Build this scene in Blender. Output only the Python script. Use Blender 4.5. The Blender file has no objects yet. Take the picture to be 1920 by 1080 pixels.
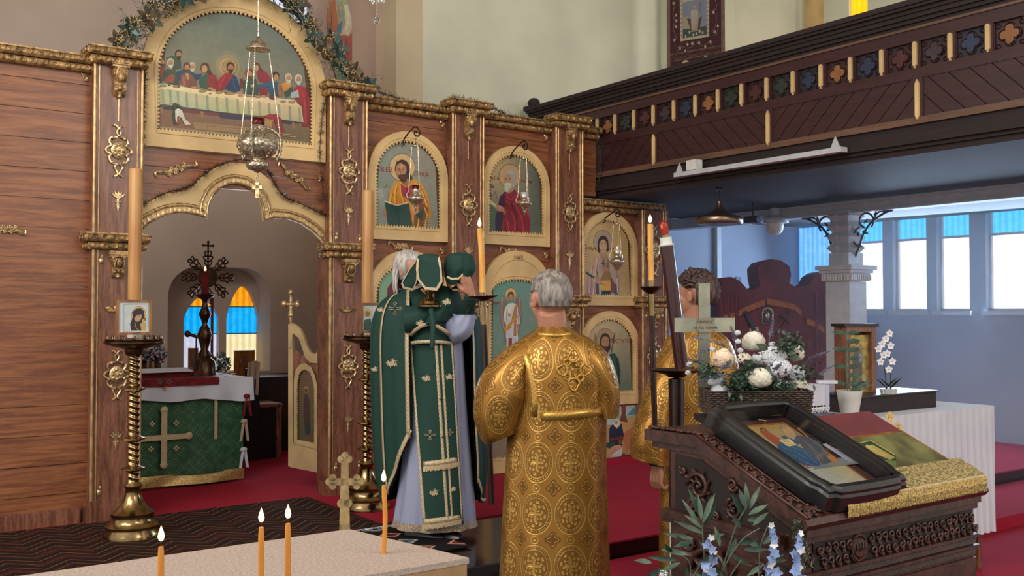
import bpy, bmesh, math, random
from math import sin, cos, pi, radians as R
from mathutils import Vector as V, Matrix as M4

random.seed(7)
SC = bpy.context.scene
COL = SC.collection

# ---------------------------------------------------------------- camera
F, AZ, PT = 1850.0, R(54.4), math.atan(44 / 1850)
CAM = V((-3.36, -6.87, 1.57))
cd = bpy.data.cameras.new('camera')
cam = bpy.data.objects.new('camera', cd)
COL.objects.link(cam)
cd.sensor_width = 36.0
cd.lens = F / 1920 * 36
cd.clip_start = 0.05
cam.location = CAM
cam.rotation_euler = (R(90) + PT, 0, AZ - R(90))
SC.camera = cam
SC.view_settings.view_transform = 'Standard'
SC.view_settings.look = 'None'
SC.view_settings.exposure = 0.0
SC.view_settings.gamma = 1.0
SC.view_settings.use_curve_mapping = False

# ---------------------------------------------------------------- light: daylight of the open nave, the windows of nave and aisle
W = bpy.data.worlds.new('daylight')
SC.world = W
W.use_nodes = True
bg = W.node_tree.nodes['Background']
bg.inputs[0].default_value = (1.0, 0.95, 0.87, 1)
bg.inputs[1].default_value = 1.0


def area(name, loc, aim, sx, sy, power, color, spread=180):
    l = bpy.data.lights.new(name, 'AREA')
    l.shape = 'RECTANGLE'
    l.size, l.size_y, l.energy, l.color = sx, sy, power, color
    l.spread = R(spread)
    o = bpy.data.objects.new(name, l)
    o.location = loc
    o.rotation_euler = (V(aim) - V(loc)).to_track_quat('-Z', 'Y').to_euler()
    COL.objects.link(o)
    return o


# north windows of the nave (high on the far left), an added fill for the upper wall, aisle windows, sanctuary window
area('nave_window_light', (-6.5, -3.5, 4.2), (1.0, -0.8, 1.4), 3.2, 2.6, 150, (1.0, 0.93, 0.82))
area('west_window_light', (0.4, -9.5, 4.6), (0.3, -1.0, 1.5), 3.2, 2.4, 120, (1.0, 0.92, 0.80))
area('upper_wall_fill_light', (-5.0, -5.0, 5.6), (3.0, 1.1, 4.6), 2.4, 1.6, 150, (0.98, 0.98, 0.95))
area('aisle_window_light', (6.6, -1.0, 2.2), (2.0, -1.6, 1.0), 3.0, 1.3, 150, (0.50, 0.72, 1.0))
area('gallery_window_light', (6.6, -2.0, 4.7), (2.6, 1.6, 4.4), 1.6, 1.6, 60, (1.0, 0.93, 0.8))
area('sanctuary_window_light', (0.2, 2.9, 1.6), (-0.8, 0.2, 1.3), 0.9, 0.8, 12, (0.9, 0.9, 1.0))


# ---------------------------------------------------------------- measuring: a point of the photograph carried onto a real plane
def ray(u, v):
    r, w = (u - 960) / F, (540 - v) / F
    f = cos(PT) - w * sin(PT)
    w = sin(PT) + w * cos(PT)
    return V((r * sin(AZ) + f * cos(AZ), -r * cos(AZ) + f * sin(AZ), w))


def at(u, v, X=None, Y=None, Z=None, f=None, pl=None):
    d = ray(u, v)
    if X is not None: t = (X - CAM.x) / d.x
    elif Y is not None: t = (Y - CAM.y) / d.y
    elif Z is not None: t = (Z - CAM.z) / d.z
    elif pl is not None: t = (pl[0] - CAM).dot(pl[1]) / d.dot(pl[1])
    else: t = f
    return CAM + d * t


RT = V((sin(AZ), -cos(AZ), 0))       # to the right as seen from the nave
FW = V((cos(AZ), sin(AZ), 0))        # away from the viewer
UP = V((0, 0, 1))


# ---------------------------------------------------------------- colours and node expressions
def lin(c):
    if isinstance(c, str):
        c = tuple(int(c[i:i + 2], 16) for i in (0, 2, 4))
    return tuple((x / 255 / 12.92) if x / 255 <= 0.04045 else ((x / 255 + 0.055) / 1.055) ** 2.4 for x in c[:3]) + (1,)


class X:
    """a socket with arithmetic"""
    def __init__(s, nt, k): s.nt, s.k = nt, k
    def m(s, op, *a):
        n = s.nt.nodes.new('ShaderNodeMath'); n.operation = op
        for i, q in enumerate((s,) + a):
            if isinstance(q, X): s.nt.links.new(q.k, n.inputs[i])
            else: n.inputs[i].default_value = q
        return X(s.nt, n.outputs[0])
    def __add__(s, o): return s.m('ADD', o)
    def __radd__(s, o): return s.m('ADD', o)
    def __sub__(s, o): return s.m('SUBTRACT', o)
    def __rsub__(s, o): return (s * -1) + o
    def __mul__(s, o): return s.m('MULTIPLY', o)
    def __rmul__(s, o): return s.m('MULTIPLY', o)
    def __truediv__(s, o): return s.m('DIVIDE', o)
    def fr(s): return s.m('FRACT')
    def fl(s): return s.m('FLOOR')
    def abs(s): return s.m('ABSOLUTE')
    def sin(s): return s.m('SINE')
    def mod(s, o): return s.m('FLOORED_MODULO', o)
    def sqrt(s): return s.m('SQRT')
    def min(s, o): return s.m('MINIMUM', o)
    def max(s, o): return s.m('MAXIMUM', o)
    def lt(s, o): return s.m('LESS_THAN', o)
    def gt(s, o): return s.m('GREATER_THAN', o)
    def atan(s, o): return s.m('ARCTAN2', o)
    def st(s, a, b):
        n = s.nt.nodes.new('ShaderNodeMapRange'); n.interpolation_type = 'SMOOTHSTEP'
        s.nt.links.new(s.k, n.inputs[0])
        n.inputs[1].default_value, n.inputs[2].default_value = (a, b) if a < b else (b, a)
        n.inputs[3].default_value, n.inputs[4].default_value = (0, 1) if a < b else (1, 0)
        return X(s.nt, n.outputs[0])
    def ring(s, r, w): return (s - r).abs().st(w, w * 0.5)


class Mat:
    def __init__(s, name, rough=0.6, metal=0.0, spec=0.5):
        s.m = bpy.data.materials.new(name)
        s.m.use_nodes = True
        s.nt = s.m.node_tree
        s.b = s.nt.nodes['Principled BSDF']
        s.b.inputs['Roughness'].default_value = rough
        s.b.inputs['Metallic'].default_value = metal
        s.b.inputs['Specular IOR Level'].default_value = spec
    def node(s, t): return s.nt.nodes.new(t)
    def coords(s, kind='Object', scale=(1, 1, 1)):
        c = s.node('ShaderNodeTexCoord'); m = s.node('ShaderNodeMapping'); m.inputs['Scale'].default_value = scale
        s.nt.links.new(c.outputs[kind], m.inputs[0]); return m.outputs[0]
    def xyz(s, kind='Object'):
        n = s.node('ShaderNodeSeparateXYZ'); s.nt.links.new(s.coords(kind), n.inputs[0])
        return [X(s.nt, k) for k in n.outputs]
    def noise(s, sc=5, det=3, scale=(1, 1, 1), kind='Object', dist=0):
        n = s.node('ShaderNodeTexNoise'); n.inputs['Scale'].default_value = sc; n.inputs['Detail'].default_value = det
        n.inputs['Distortion'].default_value = dist
        s.nt.links.new(s.coords(kind, scale), n.inputs['Vector']); return X(s.nt, n.outputs[0])
    def mix(s, f, a, b, mode='MIX'):
        n = s.node('ShaderNodeMix'); n.data_type = 'RGBA'; n.blend_type = mode
        for i, q in ((0, f), (6, a), (7, b)):
            if isinstance(q, X): s.nt.links.new(q.k, n.inputs[i])
            elif i == 0: n.inputs[0].default_value = q
            elif isinstance(q, bpy.types.NodeSocket): s.nt.links.new(q, n.inputs[i])
            else: n.inputs[i].default_value = lin(q)
        return n.outputs[2]
    def set(s, name, q):
        i = s.b.inputs[name]
        if isinstance(q, X): s.nt.links.new(q.k, i)
        elif isinstance(q, bpy.types.NodeSocket): s.nt.links.new(q, i)
        else: i.default_value = q
        return s
    def color(s, q):
        if isinstance(q, (tuple, str)): s.b.inputs['Base Color'].default_value = lin(q)
        else: s.set('Base Color', q)
        return s
    def bump(s, h, st=0.3, d=0.005):
        n = s.node('ShaderNodeBump'); n.inputs['Strength'].default_value = st; n.inputs['Distance'].default_value = d
        s.nt.links.new(h.k, n.inputs['Height']); s.nt.links.new(n.outputs[0], s.b.inputs['Normal']); return s


def simple(name, c, rough=0.6, metal=0.0, var=0.15, sc=12, bump=0.1, spec=0.5):
    m = Mat(name, rough, metal, spec)
    n = m.noise(sc, 4)
    c = lin(c) if False else c
    rgb = tuple(int(c[i:i + 2], 16) for i in (0, 2, 4)) if isinstance(c, str) else c
    dk = tuple(max(0, x * (1 - var)) for x in rgb); lt = tuple(min(255, x * (1 + var * 0.6)) for x in rgb)
    m.color(m.mix(n.st(0.3, 0.7), dk, lt))
    if bump: m.bump(n, bump, 0.004)
    return m.m


def wood(name, a, b, rough=0.45, scale=(2, 2, 14), sc=3.0, bump=0.12):
    m = Mat(name, rough)
    n = m.noise(sc, 5, scale, dist=0.6)
    n2 = m.noise(sc * 7, 3, scale)
    k = (n * 0.7 + n2 * 0.3).st(0.34, 0.66)
    m.color(m.mix(k, a, b)); m.bump(k, bump, 0.003)
    m.set('Roughness', n2 * 0.2 + (rough - 0.1))
    return m.m


MT = {}
MT['pine'] = wood('reddish_varnished_pine', '6a3a26', '965e3a', 0.33, (1.2, 2, 16), 2.2)
MT['pine_dark'] = wood('worn_varnished_pine', '5c382a', '8c5c48', 0.28, (14, 3, 1.3), 3.0)
MT['pine_gold'] = wood('golden_varnished_pine', '6a3d18', '9a6630', 0.3, (12, 3, 1.2), 2.5)
MT['oxblood'] = wood('oxblood_painted_wood', '32191b', '3f2123', 0.42, (3, 1, 12), 3.0, 0.05)
MT['oxblood_dark'] = wood('dark_oxblood_wood', '1c1214', '2b191b', 0.7, (3, 1, 12), 3.0, 0.05)
MT['rail'] = wood('brown_strip_wood', '5a4030', '6e5040', 0.5, (3, 1, 8))
MT['carved'] = wood('dark_carved_walnut', '2c1712', '4e2c24', 0.36, (5, 5, 5), 4.0)
MT['ebony'] = simple('black_lacquered_wood', '1b1a1c', 0.33, 0, 0.2, 9, 0.05)
MT['cream'] = simple('cream_painted_wood', 'd6b680', 0.5, 0, 0.10, 3, 0.04)
MT['cream_door'] = simple('cream_gold_painted_door', 'b59b70', 0.5, 0, 0.12, 3, 0.04)
MT['tooth_dark'] = simple('brown_painted_recess', '5e452c', 0.6)
MT['gilt'] = simple('aged_gilt_carving', 'a5855a', 0.38, 0.45, 0.35, 30, 0.3)
MT['gilt_rod'] = simple('gilt_rod', 'c4a070', 0.25, 0.6, 0.15, 20, 0.05)
MT['silvergilt'] = simple('pale_gilt_relief', 'c9ad80', 0.3, 0.6, 0.3, 40, 0.2)
MT['silver'] = simple('embossed_silver', 'c0b29c', 0.3, 0.8, 0.3, 60, 0.5)
MT['brass'] = simple('polished_brass', '9c835c', 0.2, 1.0, 0.2, 10, 0.02)
MT['brass_pale'] = simple('pale_brass', 'a8a896', 0.36, 0.8, 0.15, 8, 0.02)
MT['bronze'] = simple('dark_bronze', '4a3526', 0.3, 0.8, 0.25, 14, 0.05)
MT['iron'] = simple('wrought_iron', '2a2320', 0.5, 0.6, 0.2, 14, 0.05)
MT['black'] = simple('black_paint', '131214', 0.5, 0, 0.2)
MT['darkrod'] = simple('dark_brown_rod', '2a1715', 0.25, 0, 0.2)
MT['candle'] = None
MT['white'] = simple('white_enamel', 'd8d8d4', 0.4, 0, 0.05)
MT['greywhite'] = simple('grey_white_column_paint', 'b8bac0', 0.5, 0, 0.04)
MT['plaster'] = simple('cream_green_plaster', 'cac9b6', 0.85, 0, 0.05, 1.2, 0.05)
MT['plaster_tan'] = simple('tan_plaster', 'bfae93', 0.85, 0, 0.06, 1.2, 0.05)
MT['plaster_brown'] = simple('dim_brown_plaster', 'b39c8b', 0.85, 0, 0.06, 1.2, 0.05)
MT['plaster_in'] = simple('sanctuary_plaster', 'bcaa9d', 0.85, 0, 0.06, 1.0, 0.05)
MT['plaster_blue'] = simple('pale_blue_grey_plaster', '9aa3b8', 0.85, 0, 0.05, 1.0, 0.05)
MT['skin'] = None
MT['thread'] = simple('gold_thread', 'c2a468', 0.35, 0.5, 0.35, 160, 0.4)
MT['trim'] = None
MT['redcloth'] = simple('red_velvet', '6e1418', 0.9, 0, 0.25, 20, 0.15)
MT['lining'] = simple('black_lining', '0c0f0d', 0.8)
MT['leaf'] = simple('olive_green_leaf', '4f6350', 0.55, 0, 0.25, 25)
MT['leaf_dark'] = simple('dark_green_leaf', '2d4638', 0.5, 0, 0.3, 25)
MT['needle'] = simple('dry_tinsel', '3a2c20', 0.6, 0, 0.3, 25)
MT['lavender'] = simple('grey_lavender', '6a6a80', 0.7, 0, 0.2, 30)
MT['petal'] = simple('ivory_petal', 'e6e0d0', 0.6, 0, 0.06, 30)
MT['petal_white'] = simple('white_petal', 'dfe2ea', 0.6, 0, 0.05, 30)
MT['petal_pink'] = simple('blush_petal', 'ecd0b6', 0.6, 0, 0.06, 30)
MT['petal_blue'] = simple('delphinium_petal', '7e94c6', 0.6, 0, 0.2, 30)
MT['wicker'] = simple('dark_wicker', '4e4038', 0.6, 0, 0.35, 60)
MT['sandcloth'] = simple('pale_sand_board', 'ae9c92', 0.9, 0, 0.10, 160, 0.3)
MT['mdf'] = simple('tan_board_edge', '9c7c58', 0.6, 0, 0.1, 8)
MT['shoe'] = simple('black_leather', '0e0d0e', 0.3)
MT['bulb'] = None


def mk():
    m = Mat('beeswax', 0.45); n = m.noise(30, 2)
    m.color(m.mix(n, 'c87a22', 'e09a3c')); m.set('Subsurface Weight', 0.25); m.b.inputs['Subsurface Radius'].default_value = (0.02, 0.01, 0.004)
    MT['candle'] = m.m
    m = Mat('pale_wax', 0.4); n = m.noise(8, 3, (1, 1, 0.3))
    m.color(m.mix(n.st(.3, .7), 'a8743c', 'c4945a')); MT['wax'] = m.m
    m = Mat('yellow_wax', 0.4); n = m.noise(20, 3, (1, 1, 0.2))
    m.color(m.mix(n.st(.3, .7), 'd08a28', 'e8b45a')); MT['wax_yellow'] = m.m
    m = Mat('skin', 0.5); n = m.noise(40, 3)
    m.color(m.mix(n, 'a8705a', 'c48e74')); m.set('Subsurface Weight', 0.1); m.b.inputs['Subsurface Radius'].default_value = (0.02, 0.008, 0.004)
    MT['skin'] = m.m
    m = Mat('dark_skin', 0.5); n = m.noise(40, 3); m.color(m.mix(n, '6a4434', '8a5c48')); MT['skin_dim'] = m.m
    for nm, c, e in (('flame', (1.0, 0.60, 0.20), 6), ('flame_core', (1.0, 0.85, 0.55), 26)):
        m = Mat(nm); m.color((0, 0, 0)); m.b.inputs['Emission Color'].default_value = c + (1,); m.b.inputs['Emission Strength'].default_value = e; MT[nm] = m.m
    # red glass
    for nm, c, a in (('red_glass', '8a0a18', 0.75), ('clear_glass', 'd8dcd8', 0.35), ('bulb_red', 'c8402a', 0.7)):
        m = Mat(nm, 0.05); m.color(c); m.set('Transmission Weight', a); m.b.inputs['IOR'].default_value = 1.4; MT[nm] = m.m
    m = Mat('crystal', 0.02); m.color('f0f4f4'); m.set('Transmission Weight', 1.0); m.b.inputs['IOR'].default_value = 1.5; MT['crystal'] = m.m
    # window panes: daylight through ribbed coloured glass
    def pane(nm, c1, c2, e, rib=90):
        m = Mat(nm, 0.2); x, y, z = m.xyz()
        n = m.noise(14, 3); k = (x * rib + y * rib).sin() * 0.25 + n
        cc = m.mix(k.st(0.2, 0.9), c1, c2); m.color(c1)
        m.set('Emission Color', cc); m.b.inputs['Emission Strength'].default_value = e
        MT[nm] = m.m
    pane('pane_orange', 'd88404', 'f8b028', 1.0)
    pane('pane_blue', '0098e8', '28b8f8', 1.0)
    pane('pane_pale', 'd8c890', 'f8ecc8', 1.0)
    pane('pane_white', 'f4f0ec', 'fffcf8', 1.1)
    pane('pane_lilac', 'b8c0d8', 'd0d8f0', 0.9)
    pane('blue_wall_glow', '4aa8f8', '88c8ff', 1.0)  # glow standing in for blue light on the aisle wall, no glass
    pane('pane_cyan', '30b0f0', '50d0f8', 1.0)
    pane('pane_yellow', 'f8b408', 'ffc81c', 1.0)
    # painted pictures: colours are stored on the faces
    m = Mat('oil_paint', 0.42); a = m.node('ShaderNodeVertexColor'); a.layer_name = 'Col'
    n = m.noise(22, 5); n2 = m.noise(90, 2)
    g = m.node('ShaderNodeHueSaturation'); m.nt.links.new(a.outputs[0], g.inputs['Color'])
    m.nt.links.new(((n * 0.35 + n2 * 0.2) + 0.72).k, g.inputs['Value'])
    m.color(g.outputs[0]); m.bump(n2, 0.05, 0.001); MT['paint'] = m.m
    # trim braid, embroidered
    m = Mat('silver_gold_braid', 0.5, 0.25); u, v, w = m.xyz('UV')
    k = ((u * 500).sin() * (v * 260).sin()).st(-0.3, 0.4); k2 = m.noise(150, 2)
    m.color(m.mix(k * k2.st(.3, .6), 'b0976c', 'ddd5c0')); m.bump(k, 0.3, 0.002); MT['trim'] = m.m
    # green vestment
    m = Mat('green_woven_vestment', 0.75); n = m.noise(260, 2); n2 = m.noise(6, 3)
    m.color(m.mix(n * 0.6 + n2 * 0.4, '042c26', '0a3e34')); m.bump(n, 0.25, 0.002); MT['green'] = m.m
    # blue-white alb
    m = Mat('pale_blue_alb', 0.55); n = m.noise(8, 3, (1, 1, .3)); m.color(m.mix(n, '868cac', 'a4aac6')); m.bump(n, 0.1, 0.01); m.set('Sheen Weight', 0.1); MT['alb'] = m.m
    # gold brocade with medallions and crosses
    for nm, ru, rv in (('brocade', 0.155, 0.215), ('brocade_sleeve', 0.17, 0.205)):
        m = Mat(nm, 0.34, 0.62); u, v, w = m.xyz('UV')
        a = (u / ru); b = (v / rv)
        du = (a.fr() - 0.5) * ru; dv = (b.fr() - 0.5) * rv * 0.84
        r = (du * du + dv * dv).sqrt(); th = dv.atan(du)
        med = r.st(0.073, 0.070)
        rings = r.ring(0.071, 0.0035).max(r.ring(0.056, 0.002)).max(r.ring(0.063, 0.002) * (th * 34).sin().gt(0))
        inn = ((th * 8).sin() * (r * 260).sin()).st(0.05, 0.35) * r.st(0.05, 0.045)
        crx = (du.abs().st(0.006, 0.003) * dv.abs().st(0.03, 0.028)).max(dv.abs().st(0.006, 0.003) * du.abs().st(0.03, 0.028))
        # crosses in the gaps at the cell corners, roundels between medallions
        eu = ((a + 0.5).fr() - 0.5) * ru; ev = ((b + 0.5).fr() - 0.5) * rv
        er = (eu * eu + ev * ev).sqrt(); eth = ev.atan(eu)
        cross = (er - ((eth * 4 + 1.57).sin() * 0.006 + 0.030)).st(0.001, -0.001)
        cross2 = (er - ((eth * 4 + 1.57).sin() * 0.006 + 0.020)).abs().st(0.002, 0.001)
        fu = (a.fr() - 0.5) * ru; fv = ((b + 0.5).fr() - 0.5) * rv; fr_ = (fu * fu + fv * fv).sqrt()
        ro = fr_.ring(0.016, 0.003).max(fr_.st(0.006, 0.004))
        gu = ((a + 0.5).fr() - 0.5) * ru; gv = (b.fr() - 0.5) * rv; gr = (gu * gu + gv * gv).sqrt()
        weave = m.noise(500, 1, kind='UV')
        hi = rings.max(inn).max(crx).max(cross2).max(ro)
        lo = (med * 0.5 + cross * 0.8) * (hi * -1 + 1)
        fold = m.noise(5, 2)
        base = m.mix(lo, 'a87834', '684418')
        base = m.mix(hi * 0.7, base, 'd8ae60')
        m.color(m.mix(weave.st(.3, .7) * 0.25, base, '94662c'))
        m.set('Roughness', (lo * 0.22) + 0.34 - hi * 0.05)
        m.bump(hi * 1.0 + weave * 0.3 - lo * 0.5 + fold * 2, 0.45, 0.002); MT[nm] = m.m
    m = Mat('gold_braid', 0.32, 0.65); u, v, w = m.xyz('UV'); n = m.noise(200, 2, kind='UV')
    k = ((u * 300).sin() * (v * 300).sin()).st(-.2, .5)
    m.color(m.mix(k * n.st(.3, .7), 'b48a40', 'd8ae5c')); m.bump(k, .1, .001); MT['goldbraid'] = m.m
    # green damask of the altar cover
    m = Mat('green_damask', 0.7); u, v, w = m.xyz('UV'); a = (u + v) * 14; b = (u - v) * 14
    d = ((a.fr() - .5).abs().max((b.fr() - .5).abs())); k = d.ring(0.47, 0.05).max(d.ring(0.22, 0.06)); n = m.noise(14, 3)
    m.color(m.mix(k * n.st(.3, .6), '1f4a30', '4c7a54')); m.bump(k, .2, .002); MT['damask'] = m.m
    # white linen
    m = Mat('white_linen', 0.85); n = m.noise(4, 4); n2 = m.noise(300, 2)
    m.color(m.mix(n, 'b4b8c8', 'd4d6de')); m.bump(n + n2 * .2, .25, .01); MT['linen'] = m.m
    # lace
    m = Mat('lace', 0.8); u, v, w = m.xyz('UV'); k = ((u * 400).sin() * (v * 400).sin()).st(-.1, .1)
    m.color(m.mix(k, 'd8e0f4', '8a96b4')); MT['lace'] = m.m
    # red carpet
    m = Mat('red_carpet', 0.95, 0, 0.2); n = m.noise(3, 4); n2 = m.noise(220, 2)
    m.color(m.mix(n * .6 + n2 * .4, '84142a', 'ac2038')); m.bump(n2, .4, .004); MT['carpet'] = m.m
    # polished boards
    m = Mat('dark_polished_boards', 0.12); n = m.noise(3, 4, (9, 1, 1)); m.color(m.mix(n, '1a0f0c', '33201a')); m.set('Roughness', n * 0.12 + 0.1); MT['boards'] = m.m
    # kilims
    m = Mat('kilim_zigzag', 0.95, 0, 0.2); x, y, z = m.xyz(); t = ((x * 3.4).fr() - .5).abs() * 0.30
    q = ((y + t) * 5.2).fr(); n = m.noise(30, 3); lines = q.ring(.2, .05).max(q.ring(.75, .04)); fill = q.gt(.5)
    c = m.mix(fill, '20100e', '2e1814'); c = m.mix(lines * .7, c, '8a6038'); bl = ((x * 3.4).fl() * 0.37 + (y * 2.6).fl() * .61).fr()
    c = m.mix(bl.gt(.6) * (fill * .6), c, '4a1c1c'); m.color(m.mix(n.st(.3, .7) * .4, c, '100a0a')); m.bump(n, .3, .004); MT['kilim_zig'] = m.m
    m = Mat('kilim_flowers', 0.95, 0, 0.2); x, y, z = m.xyz(); a = (x * 4.0).fr() - .5; b = (y * 5.0).fr() - .5
    d = a.abs() + b.abs(); n = m.noise(40, 3); cid = ((x * 4.0).fl() * .37 + (y * 5.0).fl() * .53).fr()
    c = m.mix(cid.gt(.45), 'a4202a', '6a7a8c'); c = m.mix(cid.gt(.75), c, 'c08a50')
    c2 = m.mix(d.st(.38, .36), '16100f', c); c2 = m.mix(d.ring(.3, .05), c2, 'c8b8a0'); c2 = m.mix(d.st(.12, .1), c2, '1c2c30')
    m.color(m.mix(n.st(.35, .65) * .5, c2, '14100f')); m.bump(n, .3, .004); MT['kilim_flower'] = m.m
    m = Mat('fringed_gold_cloth', 0.7, 0.2); u, v, w = m.xyz('UV'); n = m.noise(70, 3, kind='UV'); m.color(m.mix(n.st(.45, .55), 'b89a68', '6a6a44')); MT['goldcloth'] = m.m
    m = Mat('grey_hair', 0.6); n = m.noise(60, 3, (1, 1, .25)); m.color(m.mix(n.st(.3, .7), '5c544e', '9c948e')); m.bump(n, .5, .006); MT['hair_grey'] = m.m
    m = Mat('silver_hair', 0.6); n = m.noise(60, 3, (1, 1, .2)); m.color(m.mix(n.st(.3, .7), '8a8480', 'c8c2bc')); m.bump(n, .5, .006); MT['hair_silver'] = m.m
    m = Mat('brown_hair', 0.5); n = m.noise(50, 3, (1, 1, .3)); m.color(m.mix(n.st(.3, .7), '2a1c1a', '584040')); m.bump(n, .6, .008); MT['hair_brown'] = m.m


mk()


# ---------------------------------------------------------------- meshes and objects
ORG = {}


class MB:
    def __init__(s): s.v, s.f, s.uv, s.col = [], [], {}, {}
    def add(s, vs, fs, uvs=None):
        o = len(s.v); s.v += [V(p) for p in vs]
        for i, q in enumerate(fs):
            if uvs is not None: s.uv[len(s.f)] = uvs[i]
            s.f.append([o + k for k in q])
        return s
    def box(s, lo, hi):
        (a, b, c), (d, e, f) = lo, hi
        return s.add([(a, b, c), (d, b, c), (d, e, c), (a, e, c), (a, b, f), (d, b, f), (d, e, f), (a, e, f)],
                     [(0, 3, 2, 1), (4, 5, 6, 7), (0, 1, 5, 4), (1, 2, 6, 5), (2, 3, 7, 6), (3, 0, 4, 7)])
    def obox(s, c, ax, ay, az):     # oriented box: centre and three half vectors
        c, ax, ay, az = V(c), V(ax), V(ay), V(az)
        p = [c + ax * i + ay * j + az * k for k in (-1, 1) for j in (-1, 1) for i in (-1, 1)]
        return s.add(p, [(0, 2, 3, 1), (4, 5, 7, 6), (0, 1, 5, 4), (1, 3, 7, 5), (3, 2, 6, 7), (2, 0, 4, 6)])
    def tube(s, pts, r, n=6, closed=False, caps=True):
        pts = [V(p) for p in pts]; N = len(pts)
        rr = r if isinstance(r, (list, tuple)) else [r] * N
        prev = None; vs = []
        for i, p in enumerate(pts):
            a = pts[(i - 1) % N] if (closed or i > 0) else p
            b = pts[(i + 1) % N] if (closed or i < N - 1) else p
            t = (b - a); t = t.normalized() if t.length > 1e-9 else V((0, 0, 1))
            if prev is None:
                q = V((0, 0, 1)) if abs(t.z) < 0.9 else V((1, 0, 0)); x = t.cross(q).normalized()
            else:
                x = prev - t * prev.dot(t); x = x.normalized() if x.length > 1e-9 else t.orthogonal().normalized()
            prev = x; y = t.cross(x)
            vs += [p + (x * cos(2 * pi * k / n) + y * sin(2 * pi * k / n)) * rr[i] for k in range(n)]
        fs = []
        for i in range(N if closed else N - 1):
            j = (i + 1) % N
            fs += [(i * n + k, i * n + (k + 1) % n, j * n + (k + 1) % n, j * n + k) for k in range(n)]
        if caps and not closed: fs += [tuple(range(n))[::-1], tuple(range((N - 1) * n, N * n))]
        return s.add(vs, fs)
    def lathe(s, prof, c=(0, 0, 0), n=20, ax=None, caps=True):
        c = V(c); q = V((0, 0, 1)).rotation_difference(V(ax)) if ax is not None else None
        vs = []
        for r, z in prof:
            for k in range(n):
                p = V((r * cos(2 * pi * k / n), r * sin(2 * pi * k / n), z))
                if q: p = q @ p
                vs.append(c + p)
        L = len(prof)
        fs = [(i * n + k, i * n + (k + 1) % n, (i + 1) * n + (k + 1) % n, (i + 1) * n + k) for i in range(L - 1) for k in range(n)]
        if caps: fs += [tuple(range(n))[::-1], tuple(range((L - 1) * n, L * n))]
        return s.add(vs, fs)
    def ball(s, c, r, n=10, m=6):
        c = V(c); rx, ry, rz = r if isinstance(r, (tuple, list)) else (r, r, r); vs = []
        for i in range(1, m):
            a = pi * i / m
            vs += [c + V((rx * sin(a) * cos(2 * pi * k / n), ry * sin(a) * sin(2 * pi * k / n), -rz * cos(a))) for k in range(n)]
        b = len(vs); vs += [c - V((0, 0, rz)), c + V((0, 0, rz))]
        fs = [(i * n + k, i * n + (k + 1) % n, (i + 1) * n + (k + 1) % n, (i + 1) * n + k) for i in range(m - 2) for k in range(n)]
        fs += [(b, (k + 1) % n, k) for k in range(n)] + [(b + 1, (m - 2) * n + k, (m - 2) * n + (k + 1) % n) for k in range(n)]
        return s.add(vs, fs)
    def prism(s, pts, d):           # ngon pts (3d) thickened by vector d
        pts = [V(p) for p in pts]; d = V(d); n = len(pts)
        return s.add(pts + [p + d for p in pts], [tuple(range(n))[::-1], tuple(range(n, 2 * n))] + [(i, (i + 1) % n, n + (i + 1) % n, n + i) for i in range(n)])
    def grid(s, fn, nu, nv, closeu=False, uvf=None):
        vs = [fn(i / nu, j / nv) for j in range(nv + 1) for i in range(nu + (0 if closeu else 1))]
        w = nu if closeu else nu + 1; fs, uv = [], []
        for j in range(nv):
            for i in range(nu):
                k = (i + 1) % w
                fs.append((j * w + i, j * w + k, (j + 1) * w + k, (j + 1) * w + i))
                if uvf:
                    uv.append([uvf(i / nu, j / nv), uvf((i + 1) / nu, j / nv), uvf((i + 1) / nu, (j + 1) / nv), uvf(i / nu, (j + 1) / nv)])
        return s.add(vs, fs, uv if uvf else None)
    def merge(s, o, mtx=None):
        base = len(s.f); off = len(s.v)
        s.v += [(mtx @ p if mtx is not None else p.copy()) for p in o.v]
        for i, q in enumerate(o.f):
            s.f.append([off + k for k in q])
            if i in o.uv: s.uv[base + i] = o.uv[i]
        return s
    def build(s, name, mat, parent=None, smooth=None, col=False, org=None):
        me = bpy.data.meshes.new(name)
        if parent is not None: o0 = ORG[parent.name]
        elif org is not None: o0 = V(org)
        else:
            lo = [min(p[i] for p in s.v) for i in range(3)]; hi = [max(p[i] for p in s.v) for i in range(3)]
            o0 = V(((lo[0] + hi[0]) / 2, (lo[1] + hi[1]) / 2, lo[2]))
        me.from_pydata([p - o0 for p in s.v], [], s.f)
        if s.uv:
            ul = me.uv_layers.new(name='UVMap'); k = 0
            for i, q in enumerate(s.f):
                u = s.uv.get(i)
                for j in range(len(q)):
                    if u: ul.data[k].uv = u[j]
                    k += 1
        if s.col:
            ca = me.color_attributes.new('Col', 'FLOAT_COLOR', 'CORNER'); k = 0
            for i, q in enumerate(s.f):
                c = s.col.get(i, (0, 0, 0, 1))
                for j in range(len(q)):
                    ca.data[k].color = c[j] if isinstance(c, list) else c; k += 1
        me.materials.append(MT[mat] if isinstance(mat, str) else mat)
        me.validate()
        if smooth is not None:
            me.polygons.foreach_set('use_smooth', [True] * len(me.polygons))
            if smooth < 180: me.set_sharp_from_angle(angle=R(smooth))
        o = bpy.data.objects.new(name, me); COL.objects.link(o)
        if parent is not None: o.parent = parent
        else: o.location = o0
        ORG[o.name] = o0
        return o


def tag(o, label=None, cat=None, group=None, kind=None):
    for k, q in (('label', label), ('category', cat), ('group', group), ('kind', kind)):
        if q: o[k] = q
    return o


def thing(name, loc, label, cat, group=None):
    o = bpy.data.objects.new(name, None); COL.objects.link(o); o.location = loc; o.empty_display_size = 0.1
    ORG[o.name] = V(loc)
    return tag(o, label, cat, group)


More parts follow.
